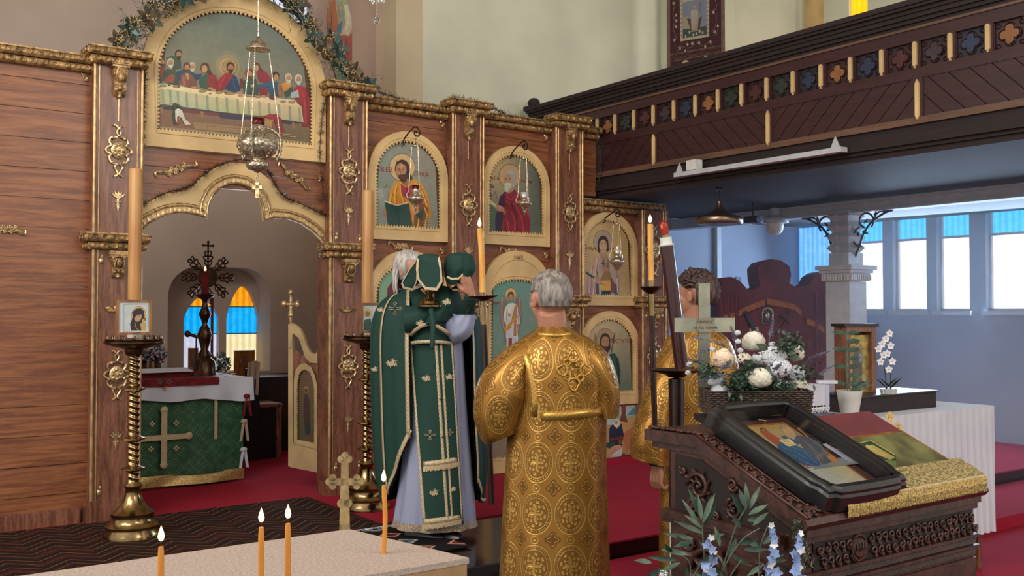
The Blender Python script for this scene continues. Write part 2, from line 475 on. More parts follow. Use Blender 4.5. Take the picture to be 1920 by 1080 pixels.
def struct(mb, name, mat, parent=None, smooth=None):
    o = mb.build(name, mat, parent, smooth)
    if parent is None: o['kind'] = 'structure'
    return o


def dup(root, loc=None, rotz=None, label=None, group=None):
    def cp(o, par):
        c = o.copy(); COL.objects.link(c)
        if par is not None: c.parent = par
        for ch in list(kids.get(o.name, [])): cp(ch, c)
        return c
    kids = {}
    for o in bpy.data.objects:
        if o.parent: kids.setdefault(o.parent.name, []).append(o)
    r = cp(root, None)
    if loc is not None: r.location = loc
    if rotz is not None: r.rotation_euler.z = rotz
    if label: r['label'] = label
    if group: r['group'] = group
    return r


# ---------------------------------------------------------------- flat painted pictures: polygons laid in thin coats on a plane
class Paint:
    def __init__(s, crop, pl, step=0.00005):
        s.c, s.p, s.n, s.k, s.step, s.mb = crop, pl[0], pl[1].normalized(), 0, step, MB()
    def w(s, a, b):
        x0, y0, sc = s.c
        return at(x0 + a / sc, y0 + b / sc, pl=(s.p + s.n * (s.k * s.step), s.n))
    def poly(s, col, pts, flat=False):
        s.k += 1; i = len(s.mb.f)
        pts = [s.w(pts[j], pts[j + 1]) for j in range(0, len(pts), 2)]
        # face the viewer
        s.mb.add(pts, [tuple(range(len(pts)))])
        c = lin(col); n = len(pts)
        if n > 4 and not flat:
            zz = [p.z for p in pts]; z0, z1 = min(zz), max(zz); rn = random.Random(s.k)
            s.mb.col[i] = [tuple(min(1, q * (1 + .28 * ((p.z - z0) / (z1 - z0 + 1e-6) - .5) + rn.uniform(-.22, .22))) for q in c[:3]) + (1,) for p in pts]
        else: s.mb.col[i] = c
        return s
    def ell(s, col, x, y, rx, ry, rot=0, n=18):
        q = []
        for k in range(n):
            a = 2 * pi * k / n; p, r = rx * cos(a), ry * sin(a); q += [x + p * cos(rot) - r * sin(rot), y + p * sin(rot) + r * cos(rot)]
        return s.poly(col, q, True)
    def line(s, col, w, pts):
        P = [(pts[j], pts[j + 1]) for j in range(0, len(pts), 2)]; L, Q = [], []
        for i, p in enumerate(P):
            a, b = P[max(i - 1, 0)], P[min(i + 1, len(P) - 1)]
            dx, dy = b[0] - a[0], b[1] - a[1]; l = math.hypot(dx, dy) or 1; ww = w * (0.5)
            L.append((p[0] - dy / l * ww, p[1] + dx / l * ww)); Q.append((p[0] + dy / l * ww, p[1] - dx / l * ww))
        s.k += 1
        for i in range(len(P) - 1):
            j = len(s.mb.f); s.mb.add([s.w(*L[i]), s.w(*L[i + 1]), s.w(*Q[i + 1]), s.w(*Q[i])], [(0, 1, 2, 3)]); s.mb.col[j] = lin(col)
        return s
    def ringl(s, col, w, x, y, rx, ry, n=28):
        q = []
        for k in range(n + 1): q += [x + rx * cos(2 * pi * k / n), y + ry * sin(2 * pi * k / n)]
        return s.line(col, w, q)
    def build(s, name, parent=None, **k): return s.mb.build(name, 'paint', parent, **k)




def text_mb(txt, size, o, ux, uz, mb=None, ext=0.001, align='CENTER', nrm=None):
    """flat lettering laid from point o along ux with up uz"""
    cu = bpy.data.curves.new('lettering', 'FONT'); cu.body = txt; cu.size = size; cu.extrude = ext; cu.align_x = align; cu.align_y = 'CENTER'; cu.resolution_u = 2
    ob = bpy.data.objects.new('lettering', cu); me = bpy.data.meshes.new_from_object(ob)
    ux, uz = V(ux).normalized(), V(uz).normalized(); n = ux.cross(uz); mb = mb or MB()
    mb.add([V(o) + ux * p.co.x + uz * p.co.y + n * p.co.z for p in me.vertices], [tuple(p.vertices) for p in me.polygons])
    bpy.data.objects.remove(ob); bpy.data.curves.remove(cu); bpy.data.meshes.remove(me)
    return mb


def spiral(c, ux, uz, r0, r1, a0, turns, n=18):
    """points of a spiral in the plane ux, uz"""
    c, ux, uz = V(c), V(ux), V(uz); out = []
    for i in range(n + 1):
        t = i / n; r = r0 + (r1 - r0) * t; a = a0 + turns * 2 * pi * t
        out.append(c + ux * (r * cos(a)) + uz * (r * sin(a)))
    return out


def bez(p, n=10):
    """smooth curve through points (Catmull-Rom)"""
    p = [V(q) for q in p]; out = []
    for i in range(len(p) - 1):
        a, b, c, d = p[max(i - 1, 0)], p[i], p[i + 1], p[min(i + 2, len(p) - 1)]
        for k in range(n):
            t = k / n
            out.append(0.5 * ((2 * b) + (c - a) * t + (2 * a - 5 * b + 4 * c - d) * t * t + (3 * b - a - 3 * c + d) * t ** 3))
    return out + [p[-1]]


UX, UY, UZ = V((1, 0, 0)), V((0, 1, 0)), V((0, 0, 1))


# ================================================================ SETTING
def rect(mb, lo, hi): return mb.box(lo, hi)


SY_ = 3.0
GX, HX, WX, EY, ZP = 2.55, 4.64, 6.8, 1.15, 0.2    # gallery face, arcade, aisle wall, east wall, platform height
struct(MB().box((-7, -11, -0.1), (WX + .3, -2.4, 0)), 'floor', 'boards')
pf = MB().box((-5, -2.4, -0.1), (WX, 3.6, ZP - .004))
tag(pf.build('platform_floor', 'boards'), kind='structure')
nose = MB().box((-5, -2.43, ZP - .05), (.5, -2.4, ZP - .004)); tag(nose.build('trim_1', 'black'), kind='structure')
# red carpet on the platform, over the steps on the right, and in the sanctuary
cp = MB().box((-4.1, -1.39, ZP - .004), (.5, SY_ - .01, ZP + .006)).box((.5, -2.44, ZP - .004), (WX - .01, EY - .01, ZP + .006))
tag(cp.build('carpet', 'carpet'), 'red carpet covering the platform before the icon screen', 'carpet')
st = MB().box((.2, -3.15, 0), (WX, -2.43, .10)).box((1.95, -.22, ZP + .004), (3.4, -.11, ZP + .05))
struct(st, 'trim_2', 'carpet')
tag(MB().box((.1, -6, 0.0), (WX, -3.15, .012)).build('carpet_runner', 'carpet'), 'red carpet on the lower floor beside the steps', 'carpet')


def arch_pts(x0, x1, zs, zt, n=20):
    """upper half ellipse from x0 to x1, springing at zs, top at zt"""
    return [((x0 + x1) / 2 - (x1 - x0) / 2 * cos(pi * i / n), zs + (zt - zs) * sin(pi * i / n)) for i in range(n + 1)]


def wall_hole(mb, Y, x0, x1, z0, z1, hole, bottom=None, d=None):
    """wall strip in plane Y with an arched hole given as points from left to right (closed below at hole[0].z)"""
    vs = [V((x, Y, z)) for x, z in hole]; n = len(vs); fs = []
    top = [V((x0 + (x1 - x0) * i / (n - 1), Y, z1)) for i in range(n)]
    mb.add(vs + top, [(i, i + 1, n + i + 1, n + i) for i in range(n - 1)])
    mb.add([(x0, Y, z0), (hole[0][0], Y, z0), (hole[0][0], Y, hole[0][1]), (x0, Y, z1)], [(0, 1, 2, 3)])
    mb.add([(hole[-1][0], Y, z0), (x1, Y, z0), (x1, Y, z1), (hole[-1][0], Y, hole[-1][1])], [(0, 1, 2, 3)])
    if d:
        full = [(hole[0][0], bottom)] + list(hole) + [(hole[-1][0], bottom)]
        m = len(full)
        mb.add([V((x, Y, z)) for x, z in full] + [V((x, Y + d, z)) for x, z in full],
               [(i, i + 1, m + i + 1, m + i) for i in range(m - 1)] + [(0, m, 2 * m - 1, m - 1)])
    return mb


# sanctuary: east wall with a niche of two pointed lights
SY = 3.0
m = MB()
niche = [(-.46, 0.95)] + [(-.46, 1.72)] + [(-.46 + .30 * (1 - cos(a)), 1.72 + .30 * sin(a)) for a in [R(15 * i) for i in range(1, 7)]] + \
        [(.60 - .30 * (1 - cos(a)), 1.72 + .30 * sin(a)) for a in [R(90 - 15 * i) for i in range(0, 7)]] + [(.60, .95)]
wall_hole(m, SY, -4.2, 1.0, ZP, 7, niche, 0.95, .34)
m.add([(-4.2, SY, ZP), (1.0, SY, ZP), (1.0, SY, .95), (-4.2, SY, .95)], [(0, 1, 2, 3)]) if False else m.add([(-.46, SY, ZP), (.60, SY, ZP), (.60, SY, .95), (-.46, SY, .95)], [(0, 1, 2, 3)])
wall_s = struct(m, 'wall_sanctuary', 'plaster_in')
# inner face of the niche, pierced by two lights with their own splays
m = MB()
lights = [(-.20, .165, 1.72), (.245, .60, 1.84)]
for i, (a, b, zt) in enumerate(lights):
    c = (a + b) / 2; x0 = -.46 if i == 0 else (.165 + .245) / 2; x1 = (.165 + .245) / 2 if i == 0 else .60
    pts = [(a, .9)] + [(a + (c - a) * t, 1.50 + (zt - 1.50) * math.sin(t * pi / 2) ** .8) for t in [k / 8 for k in range(9)]] + \
          [(b - (b - c) * t, 1.50 + (zt - 1.50) * math.sin(t * pi / 2) ** .8) for t in [k / 8 for k in range(7, -1, -1)]] + [(b, .9)]
    wall_hole(m, SY + .33, x0, x1, .9, 2.1, pts, .9, .10)
struct(m, 'trim_3', 'plaster_in')
wn = thing('window_1', (0.2, SY + .40, .9), None, None); wn['kind'] = 'structure'
for i, (a, b, zt) in enumerate(lights):
    for mat, z0, z1 in (('pane_pale' if i else 'pane_lilac', .9, 1.335), ('pane_blue', 1.335, 1.62), ('pane_orange', 1.62, 2.0)):
        MB().box((a - .02, SY + .405, z0 + .004), (b + .02, SY + .412, z1 - .004)).build('pane', mat, wn)
    bars = MB()
    for z in (1.335, 1.62): bars.box((a - .02, SY + .395, z - .005), (b + .02, SY + .404, z + .005))
    bars.build('lead_bar', 'black', wn)
# sanctuary side walls, chancel arch, nave walls
struct(MB().box((.98, EY + .25, ZP), (1.15, SY, 7)), 'wall_sanctuary_right', 'plaster_brown')
struct(MB().box((-4.3, .3, ZP), (-4.15, SY, 7)), 'wall_sanctuary_left', 'plaster_brown')
struct(MB().box((1.06, EY, ZP), (1.34, EY + .3, 7)), 'trim_4', 'plaster_tan')
struct(MB().box((1.34, EY, 0), (WX, EY + .25, 2.62)), 'wall_aisle_east', 'plaster_blue')
struct(MB().box((1.34, EY - .004, 2.62), (WX, EY + .25, 7)), 'wall_nave_east', 'plaster')
a, b = at(1253, 100, Y=EY - .12), at(1378, 100, Y=EY - .12)
struct(MB().box((a.x, EY - .12, 2.7), (b.x, EY, 7)), 'trim_5', 'plaster')
# aisle and gallery outer wall in pieces round its windows
ow = MB()
win = [(-.07, .33), (-.62, -.20), (-1.12, -.74), (-2.0, -1.3), (-2.7, -2.15), (-3.5, -2.85)]     # lower lights: y ranges
ys = sorted([q for w_ in win for q in w_])
ow.box((WX, -6, 0), (WX + .25, EY + .25, 1.576)).box((WX, -6, 2.95), (WX + .25, EY + .25, 3.7))
cur = -6
for y0, y1 in sorted(win):
    ow.box((WX, cur, 1.576), (WX + .25, y0, 2.95)); cur = y1
ow.box((WX, cur, 1.576), (WX + .25, EY + .25, 2.95))
uw = [at(1500, 60, X=WX).y, at(1545, 60, X=WX).y, at(1592, 60, X=WX).y, at(1627, 60, X=WX).y]
struct(ow, 'wall_outer', 'plaster_blue')
ow = MB()
U = [(uw[1] - .0, uw[0]), (uw[3], uw[2])]
zc = 5.15
cur = -6
for y0, y1 in sorted(U):
    ow.box((WX, cur, 3.7), (WX + .25, y0, 6.0)); cur = y1
ow.box((WX, cur, 3.7), (WX + .25, EY + .25, 6.0)).box((WX, -6, 6.0), (WX + .25, EY + .25, 7))
for y0, y1 in U:      # pointed heads
    c = (y0 + y1) / 2
    for s, ye in ((1, y1), (-1, y0)):
        ow.prism([(WX + .01, ye, 6.0), (WX + .01, ye, 5.40), (WX + .01, ye - s * abs(ye - c) * .35, 5.75), (WX + .01, c, 6.0)], (.02, 0, 0))
struct(ow, 'wall_outer_upper', 'plaster')
w2 = thing('window_2', (WX + .2, uw[2], 3.7), None, None); w2['kind'] = 'structure'
MB().box((WX + .05, uw[3], 3.7), (WX + .06, uw[2], 6.0)).build('pane', 'pane_yellow', w2)
MB().box((WX + .10, uw[1], 3.7), (WX + .11, uw[0], 6.0)).build('lit_splay', 'cream', w2)  # the daylit splay of the opening, its brightness put into cream colour
for i, (y0, y1) in enumerate(win):
    w_ = thing('window_%d' % (i + 3), (WX + .1, y0, 1.576), None, None); w_['kind'] = 'structure'
    top = 'pane_cyan'
    MB().box((WX + .11, y0, 2.39), (WX + .118, y1, 2.95)).build('pane', top, w_)
    MB().box((WX + .11, y0, 1.576), (WX + .118, y1, 2.38)).build('pane', 'pane_white', w_)
    fr_ = MB()
    for z in (1.576, 2.375, 2.93): fr_.box((WX + .07, y0, z), (WX + .12, y1, z + .025))
    fr_.box((WX + .07, y0, 1.576), (WX + .12, y0 + .025, 2.95)).box((WX + .07, y1 - .025, 1.576), (WX + .12, y1, 2.95)).build('window_frame', 'greywhite', w_)
    MB().box((WX - .05, y0 - .03, 1.53), (WX + .1, y1 + .03, 1.576)).build('sill', 'greywhite', w_)
# blue light on the aisle wall beside the throne, painted as a glowing sheet
w_ = thing('window_9', (WX, .8, 1.2), None, None); w_['kind'] = 'structure'
MB().box((WX - .03, .50, .9), (WX - .02, EY - .06, 2.9)).build('pane', 'blue_wall_glow', w_)
MB().box((WX - .05, .46, .86), (WX, .50, 2.94)).build('window_frame', 'greywhite', w_)

# ceiling of the church, high above
struct(MB().box((-7, -7, 7), (WX + .3, 3.4, 7.1)), 'ceiling', 'plaster_tan')

# ---------------------------------------------------------------- the gallery
gal = thing('gallery', (GX, -2, 2.64), 'oxblood painted wooden gallery with carved quatrefoil panels along the right aisle', 'gallery')
YA, YB = -4.6, EY - .12
MB().box((GX + .02, YA, 2.612), (WX - .01, YB, 2.72)).build('floor_slab', 'oxblood_dark', gal)
# face, crown mouldings, bands
MB().box((GX + .03, YA, 2.72), (GX + .10, YB, 3.42)).build('backing_board', 'oxblood_dark', gal)
crown = MB()
for (x0, z0, z1) in ((-.10, 3.565, 3.60), (-.085, 3.545, 3.565), (-.06, 3.52, 3.545), (-.045, 3.49, 3.52), (-.025, 3.465, 3.49), (-.005, 3.44, 3.465)):
    crown.box((GX + x0, YA, z0), (GX + .12, YB, z1))
crown.build('crown_moulding', 'oxblood_dark', gal)
MB().box((GX - .012, YA, 3.425), (GX + .05, YB, 3.442)).build('strip', 'rail', gal)
MB().box((GX, YA, 3.345), (GX + .05, YB, 3.425)).build('upper_band', 'oxblood', gal)
MB().box((GX, YA, 3.10), (GX + .05, YB, 3.17)).build('middle_band', 'oxblood', gal)
MB().box((GX - .006, YA, 2.80), (GX + .05, YB, 2.845)).build('strip', 'rail', gal)
low = MB()
for x0, x1, z0, z1 in ((.02, .1, 2.74, 2.80), (-.03, .1, 2.70, 2.735), (-.06, .1, 2.665, 2.70), (-.03, .1, 2.64, 2.665), (-.005, .1, 2.6, 2.64)): low.box((GX + x0, YA, z0), (GX + x1, YB, z1))
low.build('lower_moulding', 'oxblood_dark', gal)
QC = {'o': ('ochre_quatrefoil', '8c5a34'), 'b': ('blue_quatrefoil', '26304a'), 'g': ('green_quatrefoil', '27302e'), 'r': ('red_quatrefoil', '4a2224'), 'p': ('purple_quatrefoil', '3c2c36')}
for k, (nm, c) in QC.items(): MT['q' + k] = simple(nm, c, .45, 0, .1, 10)
for k, c in (('b', '1e2530'), ('g', '1f2827'), ('r', '32191b'), ('p', '2f1d22'), ('o', '3a2123')): MT['k' + k] = simple('panel_ground_' + {'b': 'blue', 'g': 'green', 'r': 'red', 'p': 'purple', 'o': 'brown'}[k], c, .5, 0, .1, 10)
cols = 'ogrpbogrgbobrpbog'
div = [0.03 - .2462 * i for i in range(-3, 18)]
tabm = MB().prism([(0, -.014, 0), (0, -.014, .145), (0, -.007, .155), (0, .007, .155), (0, .014, .145), (0, .014, 0), (0, .004, -.008), (0, .004, -.022), (0, -.004, -.022), (0, -.004, -.008)], (-.015, 0, 0))
tab_o = None
quat = {}
for i in range(len(div) - 1):
    y1, y0 = div[i], div[i + 1]; c = cols[(i - 3) % len(cols)] if i >= 3 else 'r'
    yc = (y0 + y1) / 2
    MB().box((GX + .0, y1 - .028, 3.17), (GX + .05, y1 + .028, 3.345)).build('stile', 'oxblood', gal)
    if tab_o is None:
        tab_o = MB().merge(tabm, M4.Translation((GX, y1, 3.188))).build('gilt_tab', 'cream', gal); tab0 = y1
    else:
        o = tab_o.copy(); COL.objects.link(o); o.location = (0, y1 - tab0, 0)
    MB().box((GX + .028, y0 + .02, 3.165), (GX + .034, y1 - .02, 3.35)).build('panel', 'k' + c, gal)
    tr = MB(); r = .031
    pl_ = GX + .020
    q = []
    for k in range(4):
        a0 = pi / 2 * k; cx, cz = cos(a0) * .034, sin(a0) * .034
        for j in range(7):
            a = a0 - pi * .62 + pi * 1.24 * j / 6; q.append((pl_, yc + cx + .026 * cos(a), 3.257 + cz + .026 * sin(a)))
    MB().prism(q, (-.006, 0, 0)).build('quatrefoil', 'q' + c, gal)
    tr.tube([(pl_ + .002, yc + (y - yc) * 1.22, 3.257 + (z - 3.257) * 1.22) for _, y, z in q], .004, 4, True)
    for sy in (-1, 1):
        for sz in (-1, 1): tr.tube([(pl_ + .002, yc + sy * .073 + .014 * cos(a), 3.257 + sz * .062 + .014 * sin(a)) for a in [pi / 3 * k for k in range(6)]], .004, 4, True)
    tr.box((pl_ - .01, y0 + .028, 3.17), (pl_ + .01, y0 + .034, 3.345)).box((pl_ - .01, y1 - .034, 3.17), (pl_ + .01, y1 - .028, 3.345)).box((pl_ - .01, y0 + .028, 3.17), (pl_ + .01, y1 - .028, 3.176))
    tr.build('tracery', 'oxblood', gal)
# panels of diagonal boards between posts
posts = [.50, -.72, -1.957, -3.19, -4.42]


def clip(poly, n, d):
    out = []
    for i in range(len(poly)):
        a, b = poly[i], poly[(i + 1) % len(poly)]
        fa, fb = a[0] * n[0] + a[1] * n[1] - d, b[0] * n[0] + b[1] * n[1] - d
        if fa <= 0: out.append(a)
        if (fa < 0) != (fb < 0) and fa != fb:
            t = fa / (fa - fb); out.append((a[0] + (b[0] - a[0]) * t, a[1] + (b[1] - a[1]) * t))
    return out


for i in range(len(posts) - 1):
    y1, y0 = posts[i] - .035, posts[i + 1] + .035
    MB().box((GX - .008, posts[i] - .035, 2.845), (GX + .05, posts[i] + .035, 3.10)).build('stile', 'oxblood', gal)
    if i: MB().prism([(GX - .008, posts[i] - .014, 2.85), (GX - .008, posts[i] - .014, 3.06), (GX - .008, posts[i], 3.09), (GX - .008, posts[i] + .014, 3.06), (GX - .008, posts[i] + .014, 2.85), (GX - .008, posts[i], 2.825)], (-.015, 0, 0)).build('gilt_tab', 'cream', gal)
    s = -1 if i % 2 else 1
    n = (s * .7071, .7071)
    vals = [n[0] * y + n[1] * z for y in (y0, y1) for z in (2.845, 3.10)]
    d = min(vals); 
    while d < max(vals):
        p = clip(clip([(y0, 2.845), (y1, 2.845), (y1, 3.10), (y0, 3.10)], n, d + .098), (-n[0], -n[1]), -(d + .003))
        if len(p) > 2: MB().prism([(GX + .022, y, z) for y, z in p], (-.016, 0, 0)).build('plank', 'oxblood', gal)
        d += .1
nb = MB(); yn = at(985, 210, X=GX).y
nb.box((GX - .08, YB - .1, 3.58), (GX + .08, YB + .05, 3.62)).ball((GX, YB - .02, 3.66), (.06, .07, .05))
nb.build('newel_cap', 'oxblood_dark', gal)

# arcade header and its white column
hd = MB().box((HX - .06, -6, 2.50), (HX + .06, EY, 2.60)).box((HX - .09, -6, 2.575), (HX + .09, EY, 2.602)).box((HX - .08, -6, 2.49), (HX + .08, EY, 2.51))
struct(hd, 'beam', 'greywhite')
CY = at(1586, 500, X=HX).y
colm = thing('column', (HX, CY, 0), 'white painted timber column with notched shaft and scrolled brackets under the gallery', 'column')
sh = MB(); w_ = .13
for (h, z0, z1) in ((w_, 1.02, 1.85), (.15, 0.1, 1.02), (.155, 1.855, 1.93), (.175, 1.93, 1.96), (.20, 1.96, 2.0)):
    sh.box((HX - h, CY - h, z0), (HX + h, CY + h, z1))
sh.build('shaft', 'greywhite', colm)
cp_ = MB()
for i in range(10):
    for (dx, dy) in ((-1, 0), (0, -1)):
        t = -.14 + .28 * i / 9
        p = V((HX + (dx * .165 if dx else t), CY + (dy * .165 if dy else t), 1.89))
        cp_.obox(p, (.008, 0, 0), (0, .008, 0), (0, 0, .025))
cp_.build('dentil', 'white', colm).__setitem__('kind', 'stuff')
up = MB().box((HX - .11, CY - .11, 2.0), (HX + .11, CY + .11, 2.12))
prof = [2.12]
k = 0
for i in range(4):       # notched shaft: stacked double tapers
    z = 2.12 + i * .10
    for a, b, z0, z1 in ((.085, .125, z, z + .05), (.125, .085, z + .05, z + .10)):
        up.add([(HX - a, CY - a, z0), (HX + a, CY - a, z0), (HX + a, CY + a, z0), (HX - a, CY + a, z0), (HX - b, CY - b, z1), (HX + b, CY - b, z1), (HX + b, CY + b, z1), (HX - b, CY + b, z1)],
               [(0, 3, 2, 1), (4, 5, 6, 7), (0, 1, 5, 4), (1, 2, 6, 5), (2, 3, 7, 6), (3, 0, 4, 7)])
up.box((HX - .11, CY - .11, 2.5), (HX + .11, CY + .11, 2.52)).build('notched_shaft', 'greywhite', colm)
bt = MB()
for i in range(4): bt.lathe([(.012, 0), (.012, .01)], (HX - .128, CY + .0, 2.17 + i * .10), 8, (-1, 0, 0))
bt.build('boss', 'white', colm)


def bracket(s):
    m = MB(); u = V((0, s, 0))
    def P(a, b): return V((HX, CY, 2.0)) + u * (a + .12) + UZ * b
    m.tube(bez([P(-.02, .08), P(.03, .18), P(.08, .30), P(.17, .40), P(.30, .47), P(.38, .49)]), [.012] * 51, 5)
    m.tube(spiral(P(.10, .41), u, UZ, .085, .06, -.8, .85, 20), .010, 5)
    m.tube(bez([P(.03, .18), P(-.03, .22), P(-.02, .32), P(.03, .36)]), .009, 5)
    m.tube(bez([P(.17, .40), P(.22, .47), P(.27, .49)]), .008, 5)
    for (a, b, r) in ((.03, .18, 0), (.10, .41, .8), (.20, .47, 1.2), (.01, .30, 2), (.30, .49, .3), (.10, .30, -.4)):
        p = P(a, b); d1 = (u * cos(r) + UZ * sin(r)) * .032; d2 = (u * -sin(r) + UZ * cos(r)) * .014
        m.prism([p - d1, p - d1 * .3 + d2, p + d1, p - d1 * .3 - d2], (.008, 0, 0))
    m.ball(P(.08, .31), .018, 6, 4)
    return m


bracket(1).build('bracket', 'iron', colm, 40); bracket(-1).build('bracket', 'iron', colm, 40)
# door post pipe and light box on the aisle wall
q = at(1345, 430, Y=EY - .03)
struct(MB().box((q.x - .035, EY - .06, .3), (q.x + .035, EY, 2.6)), 'trim_6', 'greywhite')
for u_ in (1385,):
    q = at(u_, 530, Y=EY - .02)
    t = tag(MB().box((q.x - .04, EY - .02, q.z - .09), (q.x + .04, EY, q.z + .07)).build('switch_plate', 'plaster_blue'), 'small grey electrical box on the blue aisle wall above the throne', 'switch')


# ================================================================ THE ICON SCREEN
ico = thing('iconostasis', (0.8, 0, ZP), 'varnished pine icon screen with gilt cornices, pilasters and cream trefoil doorway', 'icon screen')
PX = {'L': -1.70, 'P1': -.034, 'P2': 1.043, 'P3': 2.109, 'P4': 3.13, 'LL': -2.9}
PW = .155     # half width


def boards(x0, x1, z0, z1, y=0.0, h=.19):
    z = z0; i = 0
    while z < z1 - .01:
        e = min(z + h, z1)
        if z1 - e < .05: e = z1
        MB().box((x0, y, z + .002), (x1, y + .03, e - .002)).build('board', 'pine', ico); z = e


def scroll_bar(mb, a, b, z, y, r=.024, ret=True):
    """half-round gilt moulding from x=a to x=b with running scrolls"""
    n = max(2, round((b - a) / .062)); st = (b - a) / n
    mb.add([(x, y - r * .8 * sin(t), z + r * cos(t)) for x in (a, b) for t in [pi * k / 5 for k in range(6)]],
           [(k, k + 1, k + 7, k + 6) for k in range(5)] + [tuple(range(6)), tuple(range(11, 5, -1))])
    for i in range(n):
        c = V((a + st * (i + .5), y - r * .86, z))
        P = spiral(c, UX * 1.2, UZ, .004, .021, 0, 1.4, 13); P[-1] = V((c.x + st * .62, c.y + .008, z + r * .7))
        mb.tube([p + UY * (.010 * ((p.z - z) / r) ** 2) for p in P], .0052, 4, caps=False)


def end_bar(mb, x, y0, y1, z, r=.024):
    """return of the moulding on the side facing left"""
    n = max(1, round((y1 - y0) / .062)); st = (y1 - y0) / n
    mb.add([(x - r * .8 * sin(t), y, z + r * cos(t)) for y in (y0, y1) for t in [pi * k / 5 for k in range(6)]],
           [(k + 6, k + 7, k + 1, k) for k in range(5)] + [tuple(range(6))[::-1], tuple(range(6, 12))])
    for i in range(n):
        c = V((x - r * .86, y0 + st * (i + .5), z)); mb.tube(spiral(c, UY * 1.1, UZ, .004, .020, 0, 1.4, 10), .005, 4, caps=False)


def cornice(a, b, z, y, parent, depth=.12, rows=2):
    m = MB()
    for k in range(rows):
        yy = y - .02 * (rows - 1 - k); aa, bb = a - (.02 * (rows - 1 - k)), b + .02 * (rows - 1 - k)
        zz = z - .052 * k
        m.box((aa, yy, zz - .024), (bb, y + depth, zz + .024)); scroll_bar(m, aa, bb, zz, yy); end_bar(m, aa, yy, y + depth, zz)
    m.box((a - .03, y - .03, z + .024), (b + .03, y + depth, z + .034))
    return m.build('carved_cornice', 'gilt', parent, 40)


def console(parent, x, zt, y, h=.23, w=.06):
    m = MB()
    m.box((x - w, y - .07, zt - .025), (x + w, y, zt)).box((x - w * .9, y - .06, zt - .04), (x + w * .9, y, zt - .025))
    for i in range(7): m.ball((x - w + w * 2 * (i + .5) / 7, y - .07, zt - .012), .007, 5, 3)
    pr = [(0, 0), (-.055, 0), (-.068, -.03), (-.06, -.065), (-.035, -.08), (-.03, -.11), (-.042, -.135), (-.03, -.17), (0, -.19)]
    s = h / .23
    m.prism([(x - w * .62, y + a * s, zt - .04 + b * s) for a, b in pr], (w * 1.24, 0, 0))
    for sx in (-1, 1):
        m.tube(spiral((x + sx * w * .64, y - .032 * s, zt - .075 * s), UY, UZ, .006, .03 * s, 0, 1.4, 12), .006, 5)
        m.tube(bez([(x + sx * w * .3, y - .068, zt - .05), (x + sx * w * .5, y - .055, zt - .10), (x + sx * w * .2, y - .04, zt - .13)], 5), .007, 5)
        m.ball((x + sx * .022, y - .035, zt - .185 * s), .016 * s, 8, 5)
        m.ball((x + sx * .035, y - .05, zt - .06 * s), .017 * s, 8, 5)
    m.ball((x, y - .06, zt - .10 * s), (.022, .02, .04 * s), 8, 5); m.ball((x, y - .042, zt - .175 * s), .018 * s, 8, 5)
    m.lathe([(.0, 0), (.016, .012), (.012, .03), (.02, .045)], (x, y - .022, zt - .245 * s), 8)
    return m.build('console_capital', 'gilt', parent, 50)


def cartouche(parent, x, z, y, h=.35, name='cartouche', mat='silvergilt'):
    m = MB(); s = h / .35
    def P(a, b, d=0): return V((x + a * s, y - .012 - d, z + b * s))
    m.ball(P(0, 0), (.05 * s, .012, .06 * s), 12, 6)
    for k in range(8):
        a = 2 * pi * k / 8; m.ball(P(.028 * cos(a), .034 * sin(a), .01), (.013 * s, .008, .013 * s), 6, 4)
    m.ball(P(0, 0, .016), .012 * s, 6, 4)
    for sx in (-1, 1):
        m.tube(bez([P(sx * .01, .085), P(sx * .05, .08), P(sx * .06, .05), P(sx * .05, .03), P(sx * .078, .01), P(sx * .078, -.015), P(sx * .05, -.03), P(sx * .062, -.05), P(sx * .045, -.085), P(sx * .01, -.09)], 4), .0075 * s, 5)
        m.tube(bez([P(sx * .002, .09), P(sx * .014, .12), P(sx * .004, .145), P(sx * .026, .165), P(sx * .032, .158)], 4), .006 * s, 5)
        m.tube(bez([P(sx * .004, -.09), P(sx * .026, -.11), P(sx * .012, -.14), P(sx * .006, -.16), P(sx * .03, -.175)], 4), .006 * s, 5)
        m.ball(P(sx * .035, .078), .011 * s, 6, 4); m.ball(P(sx * .035, -.08), .011 * s, 6, 4)
    return m.build(name, mat, parent, 50)


def palmette(parent, x, z, y, h=.13):
    m = MB(); s = h / .13
    for a in (-50, -25, 0, 25, 50):
        d = V((sin(R(a)), 0, cos(R(a)))); c = V((x, y - .006, z + .02 * s)); n = V((d.z, 0, -d.x)) * .008 * s
        m.prism([c, c + d * .03 * s + n, c + d * .055 * s, c + d * .03 * s - n], (0, -.006, 0))
    m.tube([(x, y - .005, z + .02 * s), (x, y - .005, z - .02 * s), (x, y - .004, z - .07 * s)], [.008 * s, .010 * s, .002], 5)
    m.ball((x - .012, y - .006, z), .008 * s, 5, 3); m.ball((x + .012, y - .006, z), .008 * s, 5, 3)
    return m.build('palmette', 'silvergilt', parent, 40)


